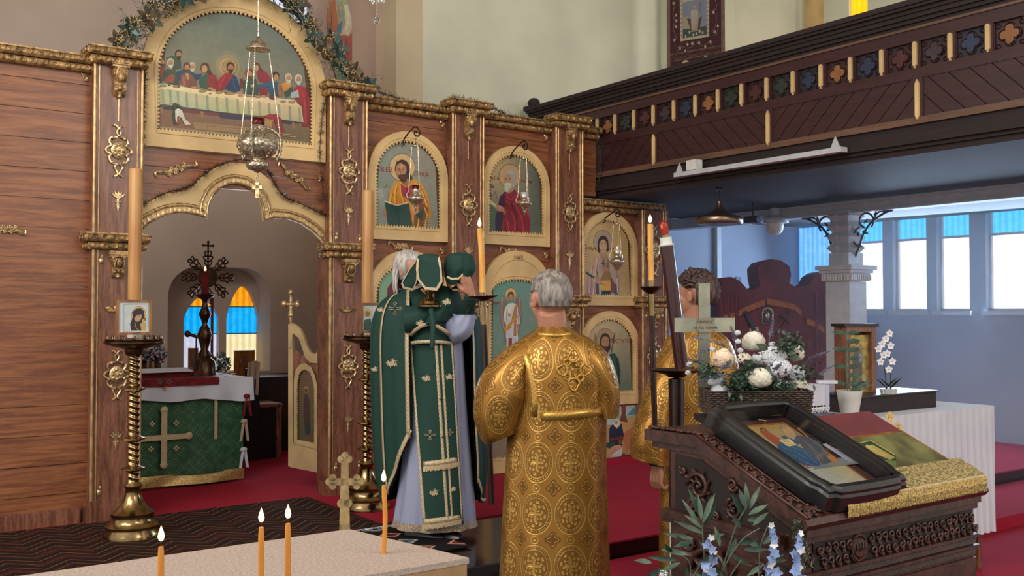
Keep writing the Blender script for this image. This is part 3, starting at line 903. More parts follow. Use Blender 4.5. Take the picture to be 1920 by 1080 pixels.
def pilaster(key, zt, zmid, full=True):
    x = PX[key]; y = -.10
    p = MB().box((x - PW, y, ZP + .1), (x + PW, 0, zt)).build('pilaster', 'pine_dark', ico)
    for s in (-1, 1):
        m = MB()
        for a, b in ((ZP + .12, zmid - .05), (zmid + .05, zt)):
            m.tube([(x + s * (PW - .006), y - .004, a), (x + s * (PW - .006), y - .004, b)], .011, 8)
            m.tube([(x + s * (PW - .034), y - .002, a), (x + s * (PW - .034), y - .002, b)], .004, 6)
        m.build('gilt_rod', 'gilt_rod', p, 60)
    pl = MB().box((x - PW - .03, y - .03, ZP + .006), (x + PW + .03, .0, ZP + .11)).box((x - PW - .015, y - .015, ZP + .11), (x + PW + .015, 0, ZP + .15))
    pl.build('plinth', 'pine_dark', p)
    if zt > 2.9:
        console(p, x, zt - .01, y)
        MB().tube([(x, y - .004, zt - .25), (x, y - .004, zt - .40)], .004, 5).build('gilt_rod', 'gilt_rod', p)
    return p


def corner_leaf(x, z, s, t, y=-.004):
    m = MB()
    for k in range(3):
        m.tube(bez([(x, y, z - t * .02 * k), (x + s * .02, y - .006, z - t * (.01 + .02 * k)), (x + s * .045 - s * .012 * k, y - .004, z - t * .02 * k)], 3), .006, 4)
    m.ball((x + s * .012, y - .005, z - t * .03), .012, 6, 4)
    m.tube(spiral((x + s * .03, y - .004, z - t * .012), UX, UZ, .003, .013, 0, 1.2, 8), .004, 4)
    m.build('corner_leaf', 'silvergilt', ico, 40)


def garland_swag(x, z, s, y=-.006, w=.20, parent=None):
    """carved flower spray lying at a slant"""
    m = MB(); d = V((cos(R(28)), 0, s * sin(R(28)))); n = V((-d.z, 0, d.x)); c = V((x, y - .008, z))
    m.tube(bez([c - d * w + n * .01 - V((0, 0, .01)), c - d * w * .95 + n * .035, c - d * w * .4 + n * .005, c + d * w * .4 - n * .005, c + d * w * .95 - n * .03, c + d * w], 5), [.004 + .009 * sin(pi * min(1, i / 25)) for i in range(26)], 6)
    for i in range(9):
        q = c + d * w * (-.42 + .84 * i / 8) + n * .012 * ((i % 3) - 1)
        for k in range(5):
            a = 2 * pi * k / 5 + i; m.ball(q + V((.011 * cos(a), -.006, .011 * sin(a))), (.008, .005, .008), 5, 3)
        m.ball(q - V((0, .012, 0)), .006, 5, 3)
    return m.build('flower_spray', 'silvergilt', parent or ico, 50)


TZ = 3.25       # top of the screen
for key, zt, zm in (('L', TZ, 2.02), ('P1', TZ, 2.02), ('P2', TZ, 1.65), ('P3', TZ, 1.65), ('P4', 2.52, 1.65), ('LL', TZ, 1.65)):
    p = pilaster(key, zt - .03 if zt > 3 else zt, zm); x = PX[key]
    if zt > 3: cornice(x - PW - .02, x + PW + .02, TZ + .01, -.15, p, .15)
    cornice(x - PW - .02, x + PW + .02, zm + .028, -.13, p, .13)
    if key in ('P1', 'L'):
        cartouche(p, x, 2.63, -.10); palmette(p, x, 2.29, -.10); console(p, x, 1.965, -.10, .17)
        cartouche(p, x, 1.16, -.10, .33); palmette(p, x, .72, -.10, .12)
        m = MB(); [m.ball((x + .02 * sin(k * 2.1) * (1 + k / 4), -.11, 1.585 + .012 * cos(k * 1.7)), (.022, .008, .014), 6, 4) for k in range(9)]; m.build('leaf_boss', 'gilt', p, 50)
    elif key in ('P2', 'P3', 'LL'):
        cartouche(p, x, 2.445, -.10); palmette(p, x, 2.02, -.10, .15); console(p, x, 1.60, -.10, .18); cartouche(p, x, 1.0, -.10, .33)
    else:
        cartouche(p, x, 2.15, -.10, .5); console(p, x, 1.60, -.10, .18); cartouche(p, x, 1.15, -.10, .4)
    for s in (-1, 1):
        for zz in (ZP + .2, zm - .12 if key != 'P1' else 2.12):
            m = MB(); m.ball((x + s * (PW - .055), -.105, zz), (.014, .008, .02), 6, 4).ball((x + s * (PW - .06), -.105, zz + .03), (.008, .006, .014), 5, 3); m.build('corner_leaf', 'silvergilt', p, 50)
# bays: boards and cornices
for a, b in ((PX['P1'] + PW, PX['P2'] - PW), (PX['P2'] + PW, PX['P3'] - PW), (PX['LL'] + PW, PX['L'] - PW)):
    boards(a, b, ZP + .006, TZ - .03); cornice(a, b, TZ - .04, -.035, ico, .08)
    corner_leaf(b - .015, TZ - .12, -1, 1); corner_leaf(b - .015, 2.09, -1, 1)
    garland_swag((a + b) / 2 - .04, 2.085, 0, w=.12)
boards(PX['P3'] + PW, PX['P4'] - PW, ZP + .006, 2.49)
boards(PX['P3'] + PW, 2.50, 2.62, TZ - .03); cornice(PX['P3'] + PW, 2.50, TZ - .04, -.035, ico, .08)
boards(PX['P4'] + PW, 3.42, ZP + .006, 2.55)
cornice(PX['P3'] + PW, PX['P4'] + PW, 2.555, -.05, ico, .09)
MB().box((-2.7, -.05, ZP + .006), (-1.9, 0, ZP + .10)).build('plinth', 'pine_dark', ico); MB().box((.16, -.05, ZP + .006), (.85, 0, ZP + .10)).build('plinth', 'pine_dark', ico)
# backs of the pilasters beside the doorway (they are thick posts)
for x in (PX['P1'], PX['L']): MB().box((x - PW, 0, ZP + .006), (x + PW, .10, TZ - .03)).build('post', 'pine_dark', ico)
# doorway: transom boards and trefoil arch
DL, DR = PX['L'] + PW, PX['P1'] - PW
for z0, z1 in ((2.44, 2.56), (2.56, 2.69)):
    MB().box((DL, .0, z0 + .002), (DR, .03, z1 - .002)).build('board', 'pine', ico)
c4 = lambda a, b, y: at(240 + a / 3.1775, 300 + b / 3.1775, Y=y)
topl = [(75, 262), (200, 205), (350, 185), (385, 165), (430, 110), (520, 45), (600, 15), (700, 20), (790, 75), (850, 120), (890, 180), (950, 235), (1040, 260), (1110, 300), (1196, 345)]
botl = [(80, 420), (120, 380), (170, 350), (225, 326), (290, 314), (350, 315), (420, 330), (474, 347), (472, 310), (480, 262), (505, 210), (545, 170), (595, 147), (640, 140), (695, 150), (745, 182), (785, 235), (803, 290), (810, 360), (870, 345), (950, 350), (1030, 378), (1100, 425), (1155, 480), (1196, 530)]
MB().box((DL, -.002, 2.30), (-1.15, .02, 2.44)).build('board', 'pine', ico); MB().box((-.48, -.002, 2.30), (DR, .02, 2.44)).build('board', 'pine', ico)
T = [c4(a, b, -.02) for a, b in topl]; B = [c4(a, b, -.02) for a, b in botl]
arch_o = MB().prism(T + B[::-1], (0, .035, 0)).build('trefoil_arch', 'cream', ico)
off = []
for i, p in enumerate(B):
    a, b = B[max(i - 1, 0)], B[min(i + 1, len(B) - 1)]; d = (b - a).normalized(); n = V((-d.z, 0, d.x)); off.append((p, n))
m = MB()
m.tube([p + n * .005 - UY * .008 for p, n in off], .009, 6); m.tube([p + n * .050 - UY * .004 for p, n in off], .007, 6)
m.tube([p + n * .066 - UY * .003 for p, n in off], .003, 4)
m.build('bead_moulding', 'silvergilt', arch_o, 60)
m = MB(); tot = 0
for i in range(len(B) - 1):
    (p, n), (q, n2) = off[i], off[i + 1]; L = (q - p).length; k = max(1, round(L / .03))
    for j in range(k):
        t = (j + .5) / k; c = p.lerp(q, t); nn = n.lerp(n2, t).normalized(); dd = (q - p).normalized()
        m.prism([c + nn * .012 - dd * .011, c + nn * .042 + dd * .002, c + nn * .014 + dd * .012], (0, -.008, 0))
tag(m.build('leaf_band', 'silvergilt', arch_o), kind='stuff')
for s, zz, xx in ((1, 2.555, at(330, 318, Y=0).x), (-1, 2.555, at(550, 330, Y=0).x)):
    q = at(330 if s > 0 else 550, 318 if s > 0 else 331, Y=0); garland_swag(q.x, q.z, s, w=.145)
corner_leaf(DR - .02, 2.60, -1, 1)


# ---------------------------------------------------------------- framed icons
def aframe(x0, x1, z0, zs, zt, wi, wb, wt, y0, name, parent, mat='cream', teeth=True):
    """arched frame plate with a recessed toothed opening"""
    out = [(x0, z0), (x0, zs)] + arch_pts(x0, x1, zs, zt, 28)[1:-1] + [(x1, zs), (x1, z0)]
    inn = [(x0 + wi, z0 + wb), (x0 + wi, zs)] + arch_pts(x0 + wi, x1 - wi, zs, zt - wt, 28)[1:-1] + [(x1 - wi, zs), (x1 - wi, z0 + wb)]
    n = len(out); m = MB(); yf = y0 - .04
    vs = [V((x, yf, z)) for x, z in out] + [V((x, yf, z)) for x, z in inn] + [V((x, y0, z)) for x, z in out] + [V((x, y0, z)) for x, z in inn]
    fs = []
    for i in range(n):
        j = (i + 1) % n
        fs += [(i, j, n + j, n + i), (j, i, 2 * n + i, 2 * n + j), (n + i, n + j, 3 * n + j, 3 * n + i)]
    m.add(vs, fs); fr = m.build(name, mat, parent)
    cx, cz = (x0 + x1) / 2, (z0 + zs) / 2
    def grow(P, d):
        q = []
        for i in range(len(P)):
            a, b = V((P[i - 1][0], 0, P[i - 1][1])), V((P[(i + 1) % len(P)][0], 0, P[(i + 1) % len(P)][1])); t = (b - a).normalized()
            q.append((P[i][0] - t.z * d, P[i][1] + t.x * d))
        return q
    ln = MB(); g = grow(inn, .022)
    ln.tube([V((x, yf - .001, z)) for x, z in g], .0045, 4, True)
    ln.build('moulding', mat, fr)
    # teeth along the opening
    if teeth:
        t = MB(); P = [V((x, yf + .006, z)) for x, z in inn]; acc = []
        for i in range(n):
            a, b = P[i], P[(i + 1) % n]; L = (b - a).length; k = max(1, round(L / .026)) if L > .02 else 1
            for j in range(k):
                u, v = a.lerp(b, j / k), a.lerp(b, (j + 1) / k); d = (v - u).normalized(); nn = V((d.z, 0, -d.x))
                t.prism([u, v, (u + v) / 2 + nn * .020], (0, .006, 0))
        tag(t.build('sawtooth_edge', mat, fr), kind='stuff')
    MB().prism([V((x, y0 - .012, z)) for x, z in grow(inn, .01)], (0, .01, 0)).build('backing', 'tooth_dark', parent)
    q = grow(inn, -.016)
    return [V((x, y0 - .0135, z)) for x, z in q]


def ground(P, pts, y, c0, c1, c2=None, name='painting', parent=None):
    """the painted ground: a fine grid cut to the arch, with soft colours"""
    xs = [p.x for p in pts]; zs = [p.z for p in pts]; x0, x1, z0, z1 = min(xs), max(xs), min(zs), max(zs)
    m = P.mb; a, b = lin(c0), lin(c1); c = lin(c2) if c2 else b
    # column strips clipped to the arch top
    up_ = sorted([(p.x, p.z) for p in pts if p.z > z0 + .01])
    def top(x):
        best = z0
        for i in range(len(pts)):
            p, q = pts[i], pts[(i + 1) % len(pts)]
            if min(p.x, q.x) <= x <= max(p.x, q.x) and abs(p.x - q.x) > 1e-6:
                best = max(best, p.z + (q.z - p.z) * (x - p.x) / (q.x - p.x))
            elif abs(p.x - q.x) <= 1e-6 and abs(p.x - x) < 1e-6: best = max(best, p.z, q.z)
        return best
    NX, NZ = 20, 14
    def colr(x, z):
        u, v = (x - x0) / (x1 - x0), (z - z0) / (z1 - z0)
        r = [a[i] * (1 - u) * v + b[i] * u * v + c[i] * (1 - v) for i in range(3)]
        return (r[0], r[1], r[2], 1)
    for i in range(NX):
        xa, xb = x0 + (x1 - x0) * i / NX, x0 + (x1 - x0) * (i + 1) / NX
        ta, tb = top(xa + 1e-5 * (i == 0)), top(xb - 1e-5 * (i == NX - 1))
        for j in range(NZ):
            q = [(xa, z0 + (ta - z0) * j / NZ), (xb, z0 + (tb - z0) * j / NZ), (xb, z0 + (tb - z0) * (j + 1) / NZ), (xa, z0 + (ta - z0) * (j + 1) / NZ)]
            k = len(m.f); m.add([(x, y, z) for x, z in q], [(0, 1, 2, 3)]); m.col[k] = [colr(x, z) for x, z in q]
    return P


def icon(name, label, x0, x1, z0, zs, zt, wi, wb, wt, crop, c0, c1, c2, draw, cat='icon', mat='cream', group=None):
    t = thing(name, ((x0 + x1) / 2, -.03, z0), label, cat, group)
    pts = aframe(x0, x1, z0, zs, zt, wi, wb, wt, -.004, 'frame', t, mat)
    y = -.0185; P = Paint(crop, (V((0, y, 0)), V((0, -1, 0))))
    ground(P, pts, y, c0, c1, c2); draw(P); P.build('painting', t)
    return t


def d_luke(P):
    P.ell('3a2c20', 315, 362, 120, 128, 0, 30).ell('cfae7c', 315, 362, 116, 124, 0, 30)
    # bull
    P.poly('8a8c84', [60, 560, 78, 545, 100, 550, 140, 548, 165, 575, 178, 640, 150, 735, 160, 790, 140, 790, 118, 740, 110, 680, 82, 675, 74, 640])
    P.poly('a4a69c', [82, 560, 130, 560, 140, 620, 110, 672, 84, 668, 78, 640]).line('3c342c', 7, [78, 550, 68, 530, 70, 512]).line('3c342c', 7, [140, 548, 168, 540, 176, 512]).ell('2c2824', 92, 600, 5, 4).ell('2c2824', 120, 602, 5, 4)
    P.line('6c6c64', 5, [100, 620, 96, 655]).ell('4a4640', 88, 660, 6, 5)
    # robe
    P.poly('c8862c', [190, 660, 205, 560, 250, 495, 330, 470, 430, 465, 500, 520, 540, 600, 575, 720, 585, 800, 560, 860, 540, 930, 300, 925, 180, 910, 180, 720])
    for q in ([215, 600, 205, 660, 200, 720], [265, 520, 245, 600, 250, 690], [300, 500, 300, 600, 330, 690], [440, 500, 500, 600, 545, 720], [460, 560, 510, 700, 530, 880], [480, 760, 500, 850, 470, 925]): P.line('e2aa44', 13, q); P.line('8c5420', 6, [v + (14 if i % 2 == 0 else 0) for i, v in enumerate(q)])
    P.poly('9c2f3c', [300, 510, 345, 545, 420, 520, 440, 640, 420, 700, 330, 630, 305, 590]).poly('7c2430', [345, 560, 380, 540, 385, 660, 360, 640])
    P.poly('983440', [480, 680, 510, 670, 515, 760, 490, 850, 470, 790])
    P.poly('7d4a24', [430, 700, 500, 690, 560, 740, 545, 930, 420, 928])
    for q in ([450, 720, 470, 820, 455, 925], [520, 730, 545, 800, 520, 925]): P.line('d49838', 14, q)
    # neck, head, hair, beard
    P.poly('a06c48', [310, 440, 400, 430, 405, 490, 360, 545, 320, 510])
    P.ell('3f2a1e', 315, 375, 68, 85).poly('3f2a1e', [350, 320, 385, 380, 392, 430, 415, 470, 380, 478, 350, 440])
    P.ell('b4845c', 305, 385, 50, 66).poly('3f2a1e', [250, 370, 262, 310, 300, 292, 350, 310, 372, 380, 350, 350, 300, 318, 268, 340])
    P.poly('4a3222', [268, 440, 290, 430, 325, 428, 360, 420, 365, 455, 350, 492, 325, 506, 300, 488]).line('7a3c2c', 6, [300, 452, 330, 450]).line('4a3222', 8, [288, 438, 315, 430, 345, 436])
    P.line('3a261c', 5, [272, 380, 296, 374]).line('3a261c', 5, [312, 372, 342, 368]).ell('241a14', 285, 390, 7, 5).ell('241a14', 326, 385, 7, 5).line('8a5c40', 6, [304, 385, 298, 420, 310, 424]).poly('c99a70', [290, 345, 320, 340, 318, 362, 292, 366])
    # hands and book
    P.poly('a8744c', [140, 760, 160, 730, 190, 810, 180, 828, 150, 812]).line('6a4028', 3, [150, 770, 180, 815])
    P.poly('d8c8a0', [155, 668, 265, 706, 372, 680, 375, 692, 268, 722, 155, 684]).poly('1f4038', [155, 680, 268, 718, 300, 925, 185, 905]).poly('24483e', [268, 718, 375, 690, 415, 920, 300, 925]).line('14302a', 6, [268, 718, 302, 925])
    P.poly('c89858', [395, 720, 420, 700, 465, 700, 462, 770, 430, 802, 400, 790]).poly('234a40', [440, 800, 480, 760, 512, 740, 505, 820, 480, 850])
    P.line('b8a890', 3, [520, 852, 590, 852]).line('b8a890', 3, [505, 870, 600, 868]).line('b8a890', 3, [510, 888, 600, 886]).line('b8a890', 3, [500, 905, 605, 904])


def d_john_ev(P):
    P.ell('2c2018', 285, 360, 105, 118, 0, 30).ell('b8966c', 285, 360, 101, 114, 0, 30)
    P.poly('4c5a50', [45, 590, 100, 570, 160, 640, 165, 920, 45, 915]).poly('6e6c58', [50, 610, 80, 590, 100, 900, 60, 915])
    P.poly('5c5848', [72, 480, 85, 445, 110, 436, 150, 465, 125, 478, 105, 480, 105, 520, 125, 560, 100, 580, 78, 540]).poly('8c8468', [105, 560, 150, 500, 190, 520, 200, 570, 175, 640, 120, 600]).line('5c5440', 6, [150, 520, 170, 600]).line('5c5440', 6, [110, 560, 160, 500])
    P.poly('2e2436', [190, 560, 240, 510, 300, 500, 330, 560, 240, 700, 220, 920, 150, 920, 145, 780, 175, 640])
    P.poly('80202c', [240, 520, 330, 490, 380, 540, 440, 640, 480, 760, 485, 920, 200, 920, 225, 760, 215, 700, 240, 640])
    for q in ([260, 560, 300, 590, 360, 540], [250, 600, 310, 640, 380, 590], [330, 620, 400, 760, 420, 900], [300, 700, 340, 800, 330, 910], [440, 660, 470, 760], [260, 740, 280, 900]): P.line('a83440', 12, q)
    for q in ([300, 620, 350, 740, 360, 900], [240, 800, 250, 915]): P.line('4c1420', 12, q)
    P.poly('80202c', [240, 690, 290, 680, 320, 800, 300, 825, 262, 780])
    P.poly('a88060', [255, 500, 310, 470, 320, 500, 285, 530, 255, 528])
    P.ell('9c9a90', 300, 362, 52, 68).poly('9c9a90', [320, 380, 348, 420, 338, 470, 315, 470]).ell('b08868', 268, 390, 36, 58).poly('a4a298', [235, 345, 262, 308, 310, 312, 330, 350, 300, 340, 262, 335])
    P.poly('b4b2a4', [236, 440, 256, 425, 300, 430, 298, 470, 268, 515, 245, 512, 235, 480]).line('5c4434', 5, [240, 380, 262, 376]).line('5c4434', 5, [280, 376, 304, 382]).ell('241a14', 252, 388, 6, 4).ell('241a14', 290, 390, 6, 4).line('8a6448', 5, [246, 390, 240, 420])
    P.poly('b0b4a0', [55, 600, 90, 578, 160, 640, 150, 670, 120, 640, 60, 622]).poly('a87c5c', [145, 650, 190, 640, 235, 670, 230, 705, 170, 700, 148, 680])
    P.poly('9c6438', [230, 680, 250, 690, 250, 735, 225, 720]); P.line('b0a078', 3, [430, 900, 560, 905])


def d_pant(P):
    P.ell('3c2a20', 270, 380, 107, 132, 0, 30).ell('a8947c', 270, 380, 103, 128, 0, 30)
    P.poly('b48c80', [130, 640, 160, 560, 230, 530, 330, 530, 400, 560, 440, 640, 470, 800, 450, 985, 90, 980, 90, 820, 120, 740])
    P.poly('8c6a40', [325, 560, 350, 600, 345, 700, 365, 760, 350, 960, 240, 950, 245, 800, 290, 720]).poly('d09838', [250, 820, 355, 815, 358, 930, 255, 925]).poly('1c2c30', [255, 940, 360, 925, 360, 985, 255, 985])
    P.poly('7c3c30', [360, 760, 400, 840, 400, 960, 365, 950]).poly('3c4470', [400, 850, 430, 860, 440, 985, 400, 985])
    for q in ([150, 640, 130, 780, 120, 960], [210, 560, 190, 700, 180, 760], [180, 800, 160, 980], [420, 640, 430, 800, 440, 960]): P.line('d0aca0', 12, q); P.line('906458', 6, [v + (13 if i % 2 == 0 else 0) for i, v in enumerate(q)])
    P.poly('b48864', [240, 490, 310, 490, 330, 560, 280, 600, 235, 550])
    P.ell('3c2418', 275, 395, 60, 85).poly('3c2418', [215, 400, 212, 470, 235, 520, 250, 460]).poly('3c2418', [335, 400, 340, 470, 320, 500, 300, 450]).ell('c49c78', 275, 425, 44, 70).poly('3c2418', [230, 400, 245, 330, 280, 318, 320, 335, 325, 400, 300, 350, 260, 350])
    P.line('4c3020', 5, [245, 396, 268, 394]).line('4c3020', 5, [285, 394, 312, 396]).ell('241a14', 257, 406, 7, 5).ell('241a14', 300, 406, 7, 5).line('94684c', 5, [276, 410, 272, 446]).line('a05444', 7, [262, 468, 290, 468])
    P.line('30304a', 12, [278, 585, 280, 660]).line('30304a', 12, [254, 622, 302, 618]).poly('b48864', [275, 665, 320, 665, 345, 700, 335, 720, 280, 700])
    P.poly('b48864', [192, 790, 230, 790, 238, 830, 200, 845]).line('3c3020', 10, [208, 712, 218, 790]).line('6c6c50', 9, [182, 870, 285, 852]).poly('a0a898', [225, 860, 250, 855, 258, 985, 235, 985]).poly('4c3c34', [200, 850, 225, 850, 228, 985, 200, 985])
    P.poly('24443c', [60, 695, 110, 730, 180, 775, 200, 785, 140, 780, 80, 735])


def d_baptist(P):
    P.ell('4c3826', 185, 213, 62, 82, 0, 30).ell('a88e64', 185, 213, 59, 79, 0, 30)
    P.poly('143c30', [165, 330, 195, 318, 250, 305, 280, 350, 293, 430, 290, 600, 150, 600]).line('1f5444', 8, [240, 330, 262, 400, 262, 560]).line('0c241e', 7, [265, 350, 280, 440, 275, 590]).poly('a07850', [170, 300, 210, 300, 215, 330, 180, 360, 165, 340])
    P.ell('2c1c14', 185, 220, 37, 55).poly('2c1c14', [150, 220, 148, 280, 165, 300, 175, 250]).poly('2c1c14', [220, 220, 222, 270, 212, 295, 200, 250]).ell('a87c54', 186, 228, 27, 42).poly('2c1c14', [158, 215, 165, 175, 190, 168, 212, 180, 216, 220, 202, 190, 172, 190])
    P.poly('2c1c14', [160, 262, 175, 258, 200, 258, 213, 262, 208, 298, 188, 312, 166, 296]).ell('161010', 175, 222, 4, 3).ell('161010', 200, 222, 4, 3).line('2c1c14', 3, [168, 214, 181, 213]).line('2c1c14', 3, [193, 213, 206, 214]).line('7a5438', 3, [187, 225, 184, 248]).line('7c4434', 4, [180, 268, 196, 268])
    P.line('3c2418', 6, [253, 162, 228, 305]).line('3c2418', 6, [228, 205, 262, 218]); P.line('a89c80', 2, [290, 556, 322, 558]).line('a89c80', 2, [288, 568, 335, 570])
    P.poly('a07850', [108, 170, 118, 158, 125, 200, 118, 240, 104, 230])


def d_angel(P):
    P.ell('6a4a30', 264, 247, 29, 33).ell('c8a878', 264, 247, 27, 31)
    P.poly('7c6a60', [250, 290, 222, 250, 208, 300, 206, 370, 222, 420, 236, 510, 250, 440, 240, 360]).poly('7c6a60', [285, 290, 308, 245, 320, 300, 322, 380, 304, 440, 292, 500, 290, 420]).line('a89080', 5, [222, 262, 216, 340, 228, 420]).line('a89080', 5, [308, 262, 312, 350, 300, 430])
    P.poly('c8ccc8', [238, 310, 252, 295, 275, 292, 296, 300, 305, 350, 310, 395, 296, 400, 300, 470, 296, 620, 238, 620, 240, 480, 240, 400, 228, 380, 228, 345])
    P.poly('a8763c', [285, 300, 295, 300, 292, 460, 278, 460, 280, 370, 262, 420, 235, 440, 234, 430, 262, 400]).poly('8c3428', [252, 470, 270, 470, 268, 620, 250, 620]).poly('c08838', [230, 420, 300, 350, 302, 362, 236, 440])
    P.line('9098a0', 4, [246, 320, 240, 380]).line('9098a0', 4, [300, 330, 302, 390]).line('7e8a94', 4, [285, 470, 288, 610]).line('7e8a94', 4, [242, 470, 244, 610])
    P.ell('4c2c1c', 264, 256, 16, 22).ell('b88460', 264, 262, 11, 16).poly('4c2c1c', [250, 256, 256, 236, 272, 236, 279, 256, 268, 246, 258, 248])
    P.line('4c2c1c', 1.5, [257, 257, 262, 257]).line('4c2c1c', 1.5, [266, 257, 271, 257]).line('8c5c40', 1.5, [264, 258, 264, 266]).line('94443c', 2, [260, 271, 268, 271])
    P.poly('b88460', [250, 345, 268, 350, 262, 362, 248, 356]).line('e0d8c8', 5, [256, 340, 244, 312]).line('e0d8c8', 4, [262, 344, 258, 318])
    P.line('6c3c2c', 3, [178, 286, 200, 292]).line('6c3c2c', 3, [180, 292, 200, 298])


def d_virgin_lower(P):
    P.poly('6a2030', [380, 300, 420, 240, 480, 240, 520, 300, 540, 600, 360, 600]).ell('b8906c', 450, 280, 22, 30)


I1 = icon('icon', 'arched icon of Saint Luke in a yellow cloak with green book and bull', .162, .886, 2.133, 2.64, 3.0, .068, .10, .072, (690, 240, 4.907), '8a988a', '988c80', '7c8478', d_luke, group=None)
I2 = icon('icon', 'arched icon of white-bearded Saint John in a red cloak with an eagle', 1.222, 1.936, 2.135, 2.64, 2.988, .068, .10, .072, (900, 260, 5.143), 'c8b078', '3c5058', '5c6458', d_john_ev)
I3 = icon('icon', 'arched icon of a young saint with sword, cross and pink cloak on pale gold ground', 2.268, 2.976, 1.625, 2.14, 2.482, .066, .085, .068, (1085, 390, 6.0), 'cfb078', 'b8965c', 'b49c6c', d_pant)
I4 = icon('icon', 'arched icon of John the Baptist in green with a staff, behind the gold-robed man', 2.268, 3.0, .713, 1.235, 1.575, .070, .11, .072, (1085, 580, 3.725), 'cdb888', 'a89c78', '5c6c60', d_baptist)
I5 = icon('icon_door', 'tall cream side door with a painted angel on blue-green ground', 1.225, 1.96, .21, 1.73, 2.09, .085, .12, .24, (860, 460, 2.7), '5c9484', '6c9088', '84705c', d_angel, 'door')
m = MB()
for s in (-1, 1): m.tube([(1.592 + s * (.36 - .0) * cos(a) * .80, -.048, 1.73 + .285 * sin(a)) for a in [pi / 2 * k / 8 for k in range(9)]], .004, 4)
m.build('moulding', 'cream', I5)
cm = MB(); cx, cz = 1.585, 2.035
for s in (-1, 1): cm.tube(bez([(cx, -.052, cz + .02), (cx + s * .02, -.052, cz - .01), (cx + s * .035, -.052, cz + .02), (cx + s * .05, -.052, cz - .02)], 4), .004, 5)
cm.ball((cx, -.055, cz), .012, 6, 4); cm.build('crest', 'silvergilt', I5)
I6 = icon('icon', 'arched green-ground icon behind the green-robed priest', .162, .886, .72, 1.70, 2.055, .07, .11, .11, (600, 440, 3.0), '7ca888', '7ca088', '7c9480', d_virgin_lower)
MB().box((0.17, -.02, .3), (.88, -.004, .7)).build('lower_panel', 'pine', ico)
# lettering of the icons
def letter(parent, txt, u, v, size, y=-.0205, mat=None, yv=1):
    q = at(u, v, Y=y); text_mb(txt, size, q, UX, UZ, ext=.0003).build('lettering', mat or 'red_letters', parent)
MT['red_letters'] = simple('red_brown_lettering', '8a3a2a', .6, 0, .1)
MT['dark_letters'] = simple('dark_lettering', '38322c', .6, 0, .1)
letter(I1, 'СВ.ЕВ.', 722, 318, .05); letter(I1, 'ЛУКА', 790, 327, .05)
letter(I2, 'Св.Ев.', 926, 334, .045); letter(I2, 'Јован', 986, 339, .045)
letter(I3, 'Св.В-Муч.', 1103, 466, .042); letter(I3, 'Дмитар', 1155, 466, .038)
letter(I4, 'КРСТИТЕЉ', 1167, 640, .05); letter(I5, 'Св.Арх', 925, 568, .04)

# Last Supper in its tall arched panel
sup = thing('supper_painting', (-.87, -.02, 2.69), 'large arched Last Supper painting above the doorway in a cream panel', 'painting')
pts = aframe(DL + .005, DR - .005, 2.69, 3.20, 3.88, .105, .115, .165, .0, 'frame', sup)
y = -.0145
MT  # painted field
P = Paint((280, 60, 4.909), (V((0, y, 0)), V((0, -1, 0))), .00005)
ground(P, pts, y, '6c7868', '60706c', '8c7c5c')


